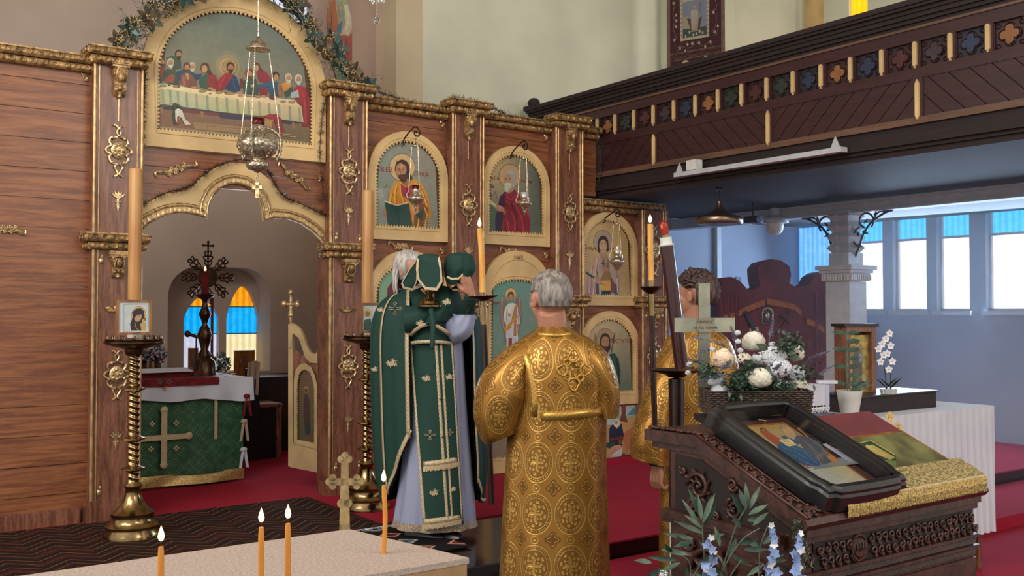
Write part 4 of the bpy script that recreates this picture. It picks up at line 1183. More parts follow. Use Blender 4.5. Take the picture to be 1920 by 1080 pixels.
def d_supper(P):
    for r, c in ((150, '7c7c64'), (115, '948464'), (80, 'a89068')): P.ell(c, 720, 320, r, r, 0, 30)
    # floor of the room
    P.poly('7c6246', [35, 665, 1420, 800, 1480, 900, 1480, 1015, 1000, 960, 420, 900, 40, 860]).poly('8f744e', [400, 830, 980, 880, 1180, 960, 420, 892])
    for q in ([280, 760, 260, 880], [560, 800, 520, 900], [840, 820, 820, 930], [420, 850, 1000, 905]): P.line('6a5238', 3, q)
    P.poly('3a3238', [40, 665, 100, 672, 1420, 835, 1300, 850, 700, 780, 40, 700]).poly('2c3450', [640, 770, 900, 790, 880, 812, 660, 795]).poly('6c3434', [300, 708, 640, 745, 640, 775, 320, 740]).poly('a05c3c', [1010, 790, 1130, 790, 1150, 830, 1120, 925, 1060, 900])
    for x in (110, 485, 1325): P.poly('8a6c48' , [x - 14, 690 + (x > 400) * 40 + (x > 1000) * 100, x + 14, 692 + (x > 400) * 40 + (x > 1000) * 100, x + 12, 755 + (x > 400) * 40 + (x > 1000) * 100, x - 8, 750 + (x > 400) * 40 + (x > 1000) * 100])
    # people behind the table: body then head
    def head(x, y, s, hair, skin='a87854', beard=None, hw=1.0):
        P.ell(hair, x, y - 4 * s, 34 * s * hw, 42 * s).ell(skin, x + 3, y + 6 * s, 24 * s, 32 * s)
        if beard: P.poly(beard, [x - 18 * s, y + 18 * s, x + 25 * s, y + 18 * s, x + 18 * s, y + 46 * s, x + 2, y + 55 * s, x - 12 * s, y + 44 * s])
        P.line('3c281c', 3, [x - 10 * s, y, x - 2 * s, y]).line('3c281c', 3, [x + 8 * s, y, x + 17 * s, y]).line('7c5038', 3, [x + 4 * s, y + 4, x + 4 * s, y + 14 * s])
    P.poly('3c4a34', [155, 235, 230, 215, 290, 260, 295, 340, 230, 350, 160, 300]); head(268, 205, 1.0, '3c2c20', 'a07850', '2c2018')
    P.poly('34483c', [38, 300, 90, 270, 150, 300, 130, 440, 100, 470, 38, 470]).poly('8c3c2c', [80, 310, 130, 300, 150, 420, 110, 430]); head(115, 275, .95, '4c3020', 'a87850', '4c3020')
    P.poly('3c4c34', [120, 380, 160, 340, 240, 350, 280, 430, 275, 490, 180, 480, 118, 440]).poly('944830', [140, 430, 200, 390, 235, 400, 220, 470, 140, 460]); head(195, 285, 1.0, 'b4a890', 'b08460', 'c4bca8')
    P.poly('28425c', [240, 370, 340, 330, 430, 390, 490, 380, 460, 430, 400, 470, 260, 440]); head(395, 320, .95, 'b0a890', 'b08460', 'b4ac98')
    P.poly('7c4838', [290, 400, 340, 370, 400, 400, 440, 470, 430, 520, 340, 525, 285, 470]).poly('b08a50', [330, 380, 360, 380, 370, 430, 350, 440]).poly('94604c', [300, 420, 330, 400, 340, 500, 310, 500]); head(345, 325, 1.0, '4c3020', 'b08058', '5c3c28')
    P.poly('3a5444', [465, 420, 520, 385, 580, 390, 600, 470, 560, 530, 470, 510, 455, 460]).poly('8c2c2c', [540, 400, 570, 375, 610, 400, 640, 470, 600, 530, 530, 490]); P.ell('4c3422', 512, 330, 40, 48).poly('4c3422', [540, 320, 580, 380, 565, 400, 530, 390]).ell('bc8c64', 508, 340, 26, 36)
    # central figure with halo
    P.ell('a89058', 742, 325, 66, 66, 0, 30).ringl('6c4c28', 4, 742, 325, 65, 66).ringl('6c4c28', 3, 742, 325, 48, 48)
    P.poly('94242c', [600, 540, 640, 440, 690, 385, 740, 370, 790, 400, 800, 440, 720, 520, 640, 545]).poly('24385c', [690, 520, 740, 450, 770, 395, 800, 410, 840, 520, 830, 555, 760, 550]).line('b03840', 10, [700, 400, 660, 470, 640, 530]).line('3c547c', 7, [770, 420, 780, 500, 810, 545]); head(745, 325, 1.1, '3c2418', 'a87450', '3c2418')
    P.poly('8c2430', [985, 370, 1030, 340, 1080, 370, 1125, 440, 1100, 470, 1010, 460]); P.ell('5c3020', 990, 320, 30, 38).poly('5c3020', [1000, 300, 1050, 360, 1020, 370]).ell('b88860', 985, 330, 22, 30)
    P.poly('345040', [865, 450, 910, 420, 980, 430, 1010, 520, 1000, 580, 870, 570]).line('446450', 8, [900, 450, 895, 560]).line('283c30', 6, [950, 460, 955, 560]).poly('80242c', [1010, 480, 1060, 470, 1090, 540, 1080, 600, 1020, 590]); head(920, 385, 1.1, '6c4028', 'b08058', '5c3a26')
    P.poly('a47850', [838, 375, 850, 370, 855, 420, 840, 425]).poly('6c2420', [835, 430, 860, 430, 862, 520, 838, 510]).poly('b08058', [925, 490, 960, 480, 970, 500, 940, 510])
    P.poly('2c4c68', [985, 495, 1060, 475, 1120, 450, 1180, 460, 1215, 500, 1200, 590, 1110, 580, 1090, 510, 990, 515]).poly('94603c', [1180, 470, 1215, 480, 1220, 600, 1190, 590]); P.ell('3c2a1c', 1160, 400, 36, 36).ell('b0805c', 1168, 420, 22, 30)
    P.poly('c08038', [1215, 480, 1260, 460, 1310, 480, 1310, 530, 1230, 550]).poly('34483c', [1240, 560, 1310, 500, 1320, 560, 1260, 605]); head(1280, 425, 1.0, 'b8b09c', 'b08460', 'bcb4a0')
    P.poly('90242c', [1320, 530, 1370, 490, 1440, 510, 1475, 620, 1480, 870, 1410, 870, 1390, 680, 1340, 600]).poly('9cacac', [1300, 560, 1370, 530, 1380, 600, 1300, 610]).line('b03840', 9, [1400, 530, 1430, 640, 1440, 850]).line('5c1420', 8, [1440, 540, 1460, 700, 1462, 860]); head(1372, 435, 1.05, 'bcb8a8', 'b08460', 'bcb8a8')
    # table
    P.poly('bcae8c', [38, 470, 100, 472, 300, 500, 520, 540, 900, 575, 1330, 625, 1400, 690, 1420, 830, 1380, 830, 1000, 770, 640, 735, 320, 690, 38, 655])
    P.poly('cfc4a2', [38, 476, 300, 505, 520, 545, 900, 580, 1325, 630, 1400, 688, 900, 640, 500, 585, 200, 530, 40, 512])
    for i, (a, b) in enumerate(((110, 660), (180, 668), (250, 676), (330, 688), (420, 702), (520, 716), (610, 728), (700, 738), (800, 750), (900, 762), (1000, 772), (1090, 786), (1180, 798), (1280, 812), (1370, 826))):
        P.poly('8c9078' if i % 2 else '9c9478', [a, b - 135 + i * .2, a + 22, b - 132, a + 30, b + 4, a + 6, b])
    for (x, y2, r) in ((125, 495, 38), (248, 500, 34), (488, 545, 38), (642, 558, 36), (742, 566, 52), (925, 588, 38), (1000, 596, 30), (1232, 640, 26), (1310, 645, 30)): P.ell('7c6a42', x, y2, r, 12).ell('a48c58', x, y2 - 2, r * .7, 7)
    for (x, y2) in ((183, 490), (270, 503), (560, 565), (700, 560), (960, 590), (1060, 598)): P.ell('6a2c20', x, y2, 12, 7)
    P.ell('5c3430', 1135, 600, 34, 24)
    for (x, y2) in ((410, 512), (560, 520), (590, 535), (830, 560), (1050, 592), (840, 585)): P.ell('b0805c', x, y2, 26, 12)
    # jug with a cloth, seat with a red robe
    P.poly('2c3c30', [210, 660, 240, 650, 290, 680, 290, 700, 250, 690, 240, 720, 275, 800, 250, 850, 225, 850, 212, 760, 230, 700]).poly('c8c0a8', [238, 720, 262, 700, 300, 720, 330, 800, 388, 850, 330, 856, 290, 780, 262, 850, 240, 800]).poly('8c4430', [255, 780, 280, 770, 275, 840, 255, 845])
    P.poly('8c2430', [1045, 775, 1110, 755, 1170, 755, 1215, 800, 1225, 880, 1260, 940, 1230, 950, 1180, 900, 1150, 810, 1080, 785])
    P.poly('94744c', [1020, 800, 1150, 805, 1130, 830, 1125, 920, 1070, 912, 1060, 830])
    P.line('c0a870', 4, [1220, 935, 1300, 945]).line('c0a870', 4, [1225, 955, 1350, 968])


d_supper(P); P.build('painting', sup)
# Samaritan picture below the Baptist, without a frame
sm = thing('panel_painting', (2.7, -.02, .22), 'unframed painting of an old man helping a wounded man, low behind the deacon', 'painting')
ax, bx_ = at(1128, 860, Y=-.012).x - .2, at(1196, 760, Y=-.012).x
MB().box((ax, -.012, .24), (bx_, -.004, .695)).build('board', 'pine', sm)
P = Paint((1085, 580, 3.725), (V((0, -.0135, 0)), V((0, -1, 0))))


def sq(P, x0, x1, z0, z1, c):
    k = len(P.mb.f); y_ = -.0126 - .0002 * k; P.mb.add([(x0, y_, z0), (x1, y_, z0), (x1, y_, z1), (x0, y_, z1)], [(0, 1, 2, 3)]); P.mb.col[k] = lin(c)


sq(P, ax, bx_, .24, .695, 'b08a5c'); sq(P, ax, bx_, .53, .695, 'a8bcc0')
P.poly('5c8494', [330, 745, 380, 690, 412, 672, 412, 735]).poly('8ca49c', [230, 790, 270, 740, 412, 735, 412, 760, 300, 800])
P.poly('c0955c', [270, 780, 412, 745, 412, 820, 300, 880]).poly('b46c48', [310, 870, 400, 800, 412, 900, 330, 1000]).poly('7c3c24', [296, 665, 330, 662, 328, 740, 345, 790, 285, 780, 300, 730])
P.poly('1c2840', [215, 830, 250, 790, 300, 800, 316, 880, 300, 960, 220, 965, 212, 900]).poly('6a3028', [215, 900, 312, 885, 312, 905, 216, 918]).poly('20483c', [200, 930, 250, 925, 240, 985, 190, 960]).ell('d4d0c4', 266, 795, 24, 30).ell('bc8c6c', 262, 790, 14, 18).poly('d4d0c4', [250, 800, 280, 800, 268, 835])
P.poly('c4946c', [215, 975, 250, 950, 290, 945, 300, 960, 280, 1010, 240, 1020, 215, 1060, 185, 1060, 183, 1000]).ell('7c4c34', 292, 925, 14, 18).poly('b8c8cc', [205, 1050, 240, 1010, 308, 965, 300, 1020, 260, 1060, 215, 1065]).poly('8c3c28', [300, 1010, 325, 1000, 320, 1040, 290, 1050])
P.build('painting', sm)

# royal door leaf standing open into the sanctuary
c8 = lambda a, b: (520 + a / 2.455, 530 + b / 2.455)
hx, hy = DR + .01, .10
far = (at(541, 700, Z=1.2), )
# leaf swung inward: from the hinge at the pilaster going back; its free edge is seen at the left
d1 = V((-.555, .83, 0)).normalized()
dl = thing('royal_door', (hx, hy, ZP + .1), 'open cream royal door leaf with a scrolled top and small arched icon', 'door')
hinge = V((hx, hy, 0)); nrm = V((d1.y, -d1.x, 0)) * -1     # towards the viewer
if nrm.dot(CAM - hinge) < 0: nrm = -nrm
DP = (hinge, nrm)
D = lambda a, b, off=0: at(*c8(a, b), pl=(hinge + nrm * off, nrm))
bottom = D(226, 880).z
def plate(pts, off, th, mat, name, parent): return MB().prism([D(a, b, off) for a, b in pts], -nrm * th).build(name, mat, parent)
outer = [(50, 845), (50, 190), (62, 186), (85, 195), (105, 215), (122, 250), (135, 290), (150, 320), (170, 330), (185, 315), (195, 295), (212, 292), (226, 305), (228, 880), (210, 882)]
inner_l = [(70, 235), (95, 245), (112, 285), (125, 330), (145, 365), (178, 372), (182, 372)]
# stiles, top scroll rail, icon field and lower panel
plate([(50, 845), (50, 190), (70, 186), (72, 852)], 0, .03, 'cream_door', 'stile', dl)
plate([(182, 874), (182, 318), (195, 295), (212, 292), (226, 305), (228, 882)], 0, .03, 'cream_door', 'stile', dl)
plate([(50, 190), (62, 186), (85, 195), (105, 215), (122, 250), (135, 290), (150, 320), (170, 330), (184, 318), (184, 372), (150, 368), (128, 345), (112, 295), (98, 255), (70, 232), (66, 300), (50, 300)], .006, .03, 'cream_door', 'scroll_rail', dl)
plate([(64, 738), (184, 768), (184, 874), (64, 850)], .004, .03, 'cream_door', 'bottom_rail', dl)
# small arched icon in the leaf
fr = [(76, 740), (76, 450), (84, 400), (105, 375), (128, 370), (155, 388), (174, 430), (184, 480), (184, 768)]
fi = [(90, 722), (90, 470), (97, 425), (112, 403), (130, 398), (152, 412), (166, 450), (172, 490), (172, 738)]
m = MB(); n = len(fr)
va = [D(a, b, .014) for a, b in fr]; vb = [D(a, b, .014) for a, b in fi]; vc = [D(a, b, -.01) for a, b in fi]; vd = [D(a, b, -.01) for a, b in fr]
m.add(va + vb + vc + vd, [(i, (i + 1) % n, n + (i + 1) % n, n + i) for i in range(n)] + [(n + i, n + (i + 1) % n, 2 * n + (i + 1) % n, 2 * n + i) for i in range(n)] + [((i + 1) % n, i, 3 * n + i, 3 * n + (i + 1) % n) for i in range(n)])
m.build('icon_frame', 'cream_door', dl)
plate([(70, 300), (182, 372), (182, 760), (70, 745)], -.018, .01, 'pine_dark', 'backing', dl)
P = Paint((520, 530, 2.455), (hinge - nrm * .009, nrm))
P.poly('5c4630', [88, 724, 88, 470, 97, 425, 112, 402, 130, 396, 152, 410, 166, 450, 174, 490, 174, 740]).ell('8a6c48', 132, 492, 12, 16).ell('4c3424', 132, 496, 7, 10).poly('3c2a24', [122, 530, 128, 510, 140, 512, 150, 560, 152, 690, 128, 700, 120, 600]).poly('1c2c2c', [128, 640, 150, 650, 150, 700, 128, 702])
P.build('painting', dl)
t = MB()
for i in range(len(fi) - 1):
    a, b = V((fi[i][0], fi[i][1], 0)), V((fi[i + 1][0], fi[i + 1][1], 0)); k = max(1, round((b - a).length / 11))
    for j in range(k):
        p, q = a.lerp(b, j / k), a.lerp(b, (j + 1) / k); d = (q - p).normalized(); w3 = (p + q) / 2 + V((-d.y, d.x, 0)) * 5
        t.prism([D(p.x, p.y, .010), D(q.x, q.y, .010), D(w3.x, w3.y, .010)], -nrm * .004)
tag(t.build('sawtooth_edge', 'cream_door', dl), kind='stuff')
# carved cross on the meeting edge
m = MB(); c = D(62, 100); e = D(62, 190); f0 = D(62, 150)
m.tube([e, f0, c, D(62, 50)], [.012, .018, .012, .010], 8)
m.ball(D(62, 45), .022, 8, 6); m.ball(f0, .024, 8, 6); m.ball(c, .02, 8, 6)
for s in (-1, 1): m.tube([c, c + d1 * s * .05], .012, 8); m.ball(c + d1 * s * .06, (.026, .026, .030), 8, 6)
m.build('finial_cross', 'silvergilt', dl, 60)
m = MB(); h1, h2 = D(229, 370), D(229, 790); [m.tube([h - UZ * .04, h + UZ * .04], .008, 6) for h in (h1, h2)]; m.build('hinge', 'brass', dl)


# ================================================================ LAMPS, STANDS AND CANDLES
def chain(mb, a, b, r=.0022, step=.016):
    a, b = V(a), V(b); mb.tube([a, b], r, 4); n = max(2, int((b - a).length / step))
    for i in range(n): mb.ball(a.lerp(b, (i + .5) / n), r * 1.7, 4, 3)


def flame(parent, p, h=.035, r=.008):
    p = V(p); prof = [(0, 0), (r * .7, h * .12), (r, h * .32), (r * .75, h * .58), (r * .32, h * .82), (0, h)]
    MB().lathe(prof, p, 10, caps=False).build('flame', 'flame', parent, 180)
    MB().tube([p - UZ * .006, p + UZ * .006], .0012, 4).build('wick', 'black', parent)


def taper(name, base, h, r, label, mat='candle', group=None, lean=(0, 0), fl=.034, parent=None, curve=0):
    b = V(base); t = parent or thing(name, b, label, 'candle', group)
    top = b + V((lean[0], lean[1], h)); mid = (b + top) / 2 + V((curve, 0, 0))
    m = MB().tube(bez([b, mid, top], 6), [r * 1.05] + [r] * 10 + [r * .9, r * .75], 12)
    m.build('wax', mat, t, 60)
    flame(t, top + UZ * .008, fl, fl * .21)
    return t


def wall_lamp(label, u, top_v, plate_v, glass_v, bowl_v0, tip_v, yy, glass, lit, hook_u):
    t0 = at(u, top_v, Y=yy); S = 1.0
    t = thing('hanging_lamp', (t0.x, yy, at(u, tip_v, Y=yy).z), label, 'lamp')
    x = t0.x; zp, zg, zb, ze = (at(u, v, Y=yy).z for v in (plate_v, glass_v, bowl_v0, tip_v))
    w = at(hook_u, plate_v, Y=-.02)
    br = MB(); zt = t0.z
    br.tube(bez([(w.x - .02, -.02, zp + .03), (w.x, -.02, zp + .045), (x - .05, yy * .6, zp + .06), (x - .045, yy, zt - .03), (x, yy, zt), (x + .035, yy, zt - .035), (x + .02, yy, zt - .07), (x - .012, yy, zt - .06), (x - .008, yy, zt - .035), (x + .01, yy, zt - .04)], 5), .006, 6)
    br.tube([(x, yy, zt - .072), (x, yy, zp)], .002, 4)
    br.build('bracket', 'iron', t, 60)
    MB().lathe([(.0, .012), (.008, .012), (.012, .004), (.036, 0), (.036, -.004), (0, -.004)], (x, yy, zp), 14).build('canopy', 'silver', t, 60)
    ch = MB()
    for k in range(3):
        a = 2 * pi * k / 3 + .5; chain(ch, (x + .032 * cos(a), yy + .032 * sin(a), zp - .003), (x + .055 * cos(a), yy + .055 * sin(a), zb + .01), .0016)
    tag(ch.build('chain', 'silver', t), kind='stuff')
    H = zb - ze
    MB().lathe([(0, ze), (.006, ze + .005), (.004, ze + H * .15), (.014, ze + H * .25), (.012, ze + H * .32), (.04, ze + H * .5), (.064, ze + H * .66), (.066, ze + H * .74), (.055, ze + H * .82), (.03, ze + H * .88), (.028, ze + H * .93), (.036, zb), (.034, zb + (zg - zb) * .5), (.03, zb + (zg - zb) * .5)], (x, yy, 0), 20).build('bowl', 'silver', t, 60)
    for k in range(3):
        a = 2 * pi * k / 3 + .5; MB().tube(bez([(x + .055 * cos(a), yy + .055 * sin(a), zb + .012), (x + .07 * cos(a), yy + .07 * sin(a), zb - .01), (x + .062 * cos(a), yy + .062 * sin(a), ze + H * .7)], 4), .0035, 5).build('handle', 'silver', t, 60)
    MB().lathe([(.022, zb - .01), (.028, zb + (zg - zb) * .5), (.031, zg), (.028, zg), (.025, zb + (zg - zb) * .5), (.019, zb - .006)], (x, yy, 0), 16, caps=False).build('glass_cup', glass, t, 180)
    if lit: flame(t, (x, yy, zg - .012), .03, .007)
    return t


wall_lamp('small silver hanging lamp with red glass before the icon of Saint Luke', 780, 238, 274, 348, 362, 398, -.25, 'red_glass', False, 757)
wall_lamp('small silver hanging lamp with clear glass before the icon with the eagle', 983, 264, 297, 361, 372, 404, -.25, 'clear_glass', False, 960)
wall_lamp('small silver hanging lamp, lit, before the icon of the young saint', 1157, 392, 420, 466, 477, 522, -.25, 'clear_glass', True, 1134)

# great lamp before the doorway
LX, LY = at(483, 280, Y=-.6).x, -.6
zz = lambda v, u=483: at(u, v, Y=LY).z
bl = thing('great_lamp', (LX, LY, zz(376)), 'large embossed silver hanging lamp with red glass over the doorway', 'lamp')
m = MB(); chain(m, (LX, LY, 4.6), (LX, LY, zz(70)), .003, .02)
for k in range(3):
    a = -2.2 + 2 * pi * k / 3; chain(m, (LX + .072 * cos(a), LY + .072 * sin(a), zz(92)), (LX + .155 * cos(a), LY + .155 * sin(a), zz(258)), .0028, .018)
tag(m.build('chain', 'silver', bl), kind='stuff')
MB().lathe([(0, zz(68)), (.012, zz(69)), (.02, zz(73)), (.05, zz(79)), (.06, zz(86)), (.078, zz(91)), (.078, zz(93)), (.0, zz(90))], (LX, LY, 0), 24).build('canopy', 'silver', bl, 50)
body = [(0, zz(325)), (.02, zz(322)), (.055, zz(318)), (.072, zz(312)), (.07, zz(306)), (.045, zz(303)), (.04, zz(300)), (.075, zz(296)), (.115, zz(286)), (.132, zz(274)), (.128, zz(264)), (.10, zz(255)), (.062, zz(248)), (.05, zz(240)), (.055, zz(236)), (.045, zz(236))]


def emboss(prof, c, n=48, amp=.006, lobes=12, sub=4):
    m = MB(); P = []
    for i in range(len(prof) - 1):
        for k in range(sub): P.append((prof[i][0] + (prof[i + 1][0] - prof[i][0]) * k / sub, prof[i][1] + (prof[i + 1][1] - prof[i][1]) * k / sub))
    P.append(prof[-1]); vs = []
    for j, (r, z) in enumerate(P):
        for k in range(n):
            a = 2 * pi * k / n; rr = r + (amp * sin(lobes * a) * sin(j * 1.3) + amp * .5 * sin(a * 19 + j * 2.1)) * min(1, r / .06)
            vs.append((c[0] + rr * cos(a), c[1] + rr * sin(a), c[2] + z))
    m.add(vs, [(i * n + k, i * n + (k + 1) % n, (i + 1) * n + (k + 1) % n, (i + 1) * n + k) for i in range(len(P) - 1) for k in range(n)])
    return m


emboss(body, (LX, LY, 0)).build('bowl', 'silver', bl, 180)
for k in range(3):
    a = -2.2 + 2 * pi * k / 3; e = V((cos(a), sin(a), 0)); c = V((LX, LY, 0)); m = MB()
    pts = bez([c + e * .055 + UZ * zz(238), c + e * .10 + UZ * zz(242), c + e * .145 + UZ * zz(252), c + e * .155 + UZ * zz(265), c + e * .145 + UZ * zz(285), c + e * .12 + UZ * zz(297)], 6)
    m.tube(pts, [.008 + .004 * abs(sin(i * .9)) for i in range(len(pts))], 6)
    for i, p in enumerate(pts[::2]): m.ball(p + e * .008, (.008, .008, .010), 5, 4)
    m.ball(c + e * .155 + UZ * zz(258), .012, 8, 5); m.build('handle', 'silver', bl, 60)
    a += pi / 3; e = V((cos(a), sin(a), 0)); m = MB()
    for i in range(9): m.ball(c + e * (.125 - .0035 * (i - 4) ** 2 * .7) + UZ * (zz(255) + (zz(295) - zz(255)) * i / 8), .009, 6, 4)
    m.build('beading', 'silver', bl, 60)
MB().lathe([(.035, zz(242)), (.044, zz(232)), (.046, zz(222)), (.043, zz(222)), (.041, zz(232)), (.03, zz(240))], (LX, LY, 0), 20, caps=False).build('glass_cup', 'red_glass', bl, 180)
m = MB(); m.tube([V((LX, LY, zz(334))) + RT * .010 * cos(t) + UZ * .022 * sin(t) for t in [2 * pi * k / 12 for k in range(12)]], .0025, 5, True); m.build('ring', 'silver', bl, 60)
m = MB(); cc = V((LX, LY, zz(354))); m.obox(cc + UZ * -.008, RT * .012, FW * .006, UZ * .05).obox(cc + UZ * .012, RT * .032, FW * .006, UZ * .011); m.build('pendant_cross', 'silvergilt', bl)
MB().obox(cc + UZ * .012 - FW * .008, RT * .008, FW * .002, UZ * .008).build('jewel', 'red_glass', bl)


def twisted(c, r, z0, z1, turns, n=24):
    H = z1 - z0; NV = int(H / .0045)
    return MB().grid(lambda u, v: V((c[0], c[1], z0 + H * v)) + V((cos(2 * pi * u), sin(2 * pi * u), 0)) * (r + r * .14 * sin(2 * (2 * pi * u) + v * H * turns)), n, NV, True)


def brass_stand(x, y, label, candle_top, tray=1.40):
    t = thing('candle_stand', (x, y, ZP), label, 'candle stand', 'twisted brass candle stands beside the royal doors')
    z = ZP + .006
    MB().lathe([(.0, z), (.165, z), (.165, z + .03), (.15, z + .05), (.155, z + .075), (.135, z + .09), (.12, z + .12), (.128, z + .15), (.10, z + .17), (.07, z + .20), (.05, z + .25), (.042, z + .29), (.055, z + .31), (.04, z + .33)], (x, y, 0), 32).build('foot', 'brass', t, 50)
    for a, b in ((z + .33, .86), (.90, 1.05), (1.09, 1.24)): pass
    twisted((x, y), .032, z + .33, tray - .10, 175).build('twisted_column', 'brass', t, 180)
    m = MB()
    for q in (.62, .80, 1.10): m.lathe([(.035, q - .02), (.05, q - .01), (.07, q - .004), (.07, q + .004), (.05, q + .01), (.035, q + .02)], (x, y, 0), 20)
    for q in (.62, .80, 1.10): MB().lathe([(.035, q - .02), (.05, q - .01), (.07, q - .004), (.07, q + .004), (.05, q + .01), (.035, q + .02)], (x, y, 0), 20).build('collar', 'brass', t, 50)
    MB().lathe([(.035, tray - .10), (.05, tray - .09), (.055, tray - .06), (.16, tray - .03), (.175, tray - .02), (.175, tray - .012), (.165, tray - .008), (.17, tray), (.16, tray), (0, tray - .005)], (x, y, 0), 32).build('tray', 'bronze', t, 50)
    m = MB()
    for k in range(14): a = 2 * pi * k / 14; m.lathe([(.006, 0), (.009, .006), (.007, .02), (.009, .022)], (x + .155 * cos(a), y + .155 * sin(a), tray), 8)
    tag(m.build('candle_socket', 'brass', t), kind='stuff')
    return t


R_S = at(688, 800, Y=-.69); L_S = at(250, 800, Y=-.65)


def great_candle(x, y, z0, z1, label):
    t = thing('great_candle', (x, y, z0), label, 'candle', 'thick wax candles on the brass stands')
    MB().lathe([(.0, z0), (.040, z0), (.040, z0 + .04)], (x, y, 0), 20).build('base_sleeve', 'white', t, 50)
    MB().lathe([(.041, z0 + .04), (.041, z0 + .16)], (x, y, 0), 20, caps=False).build('printed_sleeve', 'sleeve', t, 180)
    MB().lathe([(.0405, z0 + .16), (.0405, z0 + .21)], (x, y, 0), 20, caps=False).build('red_band', 'redband', t, 180)
    MB().lathe([(.039, z0 + .04), (.039, z1 - .01), (.036, z1 - .002), (.025, z1), (.02, z1 - .008), (0, z1 - .01)], (x, y, 0), 24).build('wax', 'wax', t, 50)
    for a in range(4):
        an = a * pi / 2 + 3.9
        e = V((cos(an), sin(an), 0)); s = V((-e.y, e.x, 0)); c = V((x, y, z0 + .10)) + e * .0415
        m = MB().obox(c, s * .006, e * .0012, UZ * .055).obox(c + UZ * .005, s * .028, e * .0012, UZ * .006)
        m.build('emblem_cross', 'gilt_rod', t)
        for sx in (-1, 1):
            for sz in (-1, 1): MB().tube([c + s * sx * .016 + UZ * sz * .028 + s * .007 * cos(q) + UZ * .013 * sin(q) for q in [pi * .3 + 2 * pi * .75 * k / 7 for k in range(8)]], .0016, 4).build('emblem_mark', 'dark_blue', t)
    return t


MT['sleeve'] = simple('grey_blue_printed_sleeve', '7c8290', .5, 0, .2, 30); MT['redband'] = simple('red_cloth_band', '94203a', .7, 0, .2, 60); MT['dark_blue'] = simple('dark_blue_print', '2c3450', .6)
brass_stand(R_S.x, R_S.y, 'tall twisted brass candle stand right of the doorway, beside the green-robed priest', 2.4)
brass_stand(L_S.x, L_S.y, 'tall twisted brass candle stand left of the doorway, at the picture edge', 2.4)
great_candle(R_S.x, R_S.y, 1.41, at(690, 357, Y=R_S.y).z, 'thick tan wax candle with a printed sleeve, right of the doorway')
great_candle(L_S.x, L_S.y, 1.41, at(252, 316, Y=L_S.y).z, 'thick tan wax candle with a printed sleeve, left of the doorway')


def small_icon(u0, u1, v0, v1, yy, label, draw, crop):
    a, b = at(u0, v1, Y=yy), at(u1, v0, Y=yy); t = thing('tray_icon', ((a.x + b.x) / 2, yy, a.z), label, 'icon')
    m = MB(); w = .014
    for lo, hi in (((a.x, yy, a.z), (a.x + w, yy + .02, b.z)), ((b.x - w, yy, a.z), (b.x, yy + .02, b.z)), ((a.x + w, yy, a.z), (b.x - w, yy + .02, a.z + w)), ((a.x + w, yy, b.z - w), (b.x - w, yy + .02, b.z))): m.box(lo, hi)
    m.build('frame', 'pine_gold', t)
    MB().box((a.x + w, yy + .008, a.z + w), (b.x - w, yy + .018, b.z - w)).build('panel', 'linen', t)
    P = Paint(crop, (V((0, yy + .0078, 0)), V((0, -1, 0)))); draw(P); P.build('painting', t)


def d_virgin(P):
    P.poly('b8c0c0', [-40, 338, 158, 335, 156, 560, -40, 560]).line('8c9488', 5, [-30, 350, 148, 348, 146, 550, -30, 548, -30, 350]); P.ell('a88c5c', 78, 430, 55, 68).ell('c4a878', 78, 430, 50, 62)
    P.poly('2c1c28', [22, 540, 15, 490, 35, 440, 30, 405, 60, 380, 95, 378, 118, 400, 120, 440, 100, 470, 105, 540]).ell('b48c68', 72, 440, 26, 36, .3).poly('2c1c28', [45, 410, 75, 400, 105, 415, 90, 425, 65, 425, 45, 450])
    P.ell('3c2c20', 116, 460, 12, 14).ell('b89470', 113, 464, 9, 11).poly('b89c5c', [88, 490, 125, 478, 132, 540, 98, 540]).line('c8b070', 3, [50, 480, 60, 520, 80, 540]).line('5c3c2c', 3, [60, 432, 72, 430]).line('5c3c2c', 3, [78, 430, 90, 432])


small_icon(218, 285, 562, 628, L_S.y - .165, 'small wooden-framed icon of the Virgin and Child propped on the left brass stand', d_virgin, (240, 480, 3.857))


def d_small(P):
    P.poly('b8c4c4', [232, 392, 300, 392, 300, 545, 238, 548]).ell('c4a878', 268, 440, 26, 26).poly('3c5c4c', [245, 540, 250, 480, 285, 470, 300, 545]).ell('8c6c50', 268, 445, 12, 16).line('a08c5c', 3, [240, 400, 240, 540])


small_icon(677, 712, 568, 625, R_S.y - .165, 'small wooden-framed icon propped on the right brass stand', d_small, (600, 440, 3.0))

# ================================================================ IN THE SANCTUARY
AX0, AX1, AY0, AY1, AZt = -2.2, -.50, .90, 1.75, 1.03
al = thing('altar_table', (-1.3, 1.3, ZP), 'altar table behind the doorway hung with green damask', 'altar table')
MB().box((AX0 + .02, AY0 + .03, ZP + .006), (AX1 - .02, AY1, AZt - .01)).build('table', 'pine_dark', al)
def drape(x0, x1, zt, zb, y, mat, name, parent, amp=.012, k=9, sag=0, nv=14, ph=0, org=None):
    m = MB(); Wd = x1 - x0
    m.grid(lambda u, v: V((x0 + Wd * u, y - amp * (.2 + v) * sin(u * k * 2 * pi + ph + v) - amp * (.2 + v), zt - (zt - zb + sag * sin(u * pi * 1)) * v)), int(k * 10), nv, False, lambda u, v: (u * Wd, -v * (zt - zb)))
    o = m.build(name, mat, parent, 180); return o


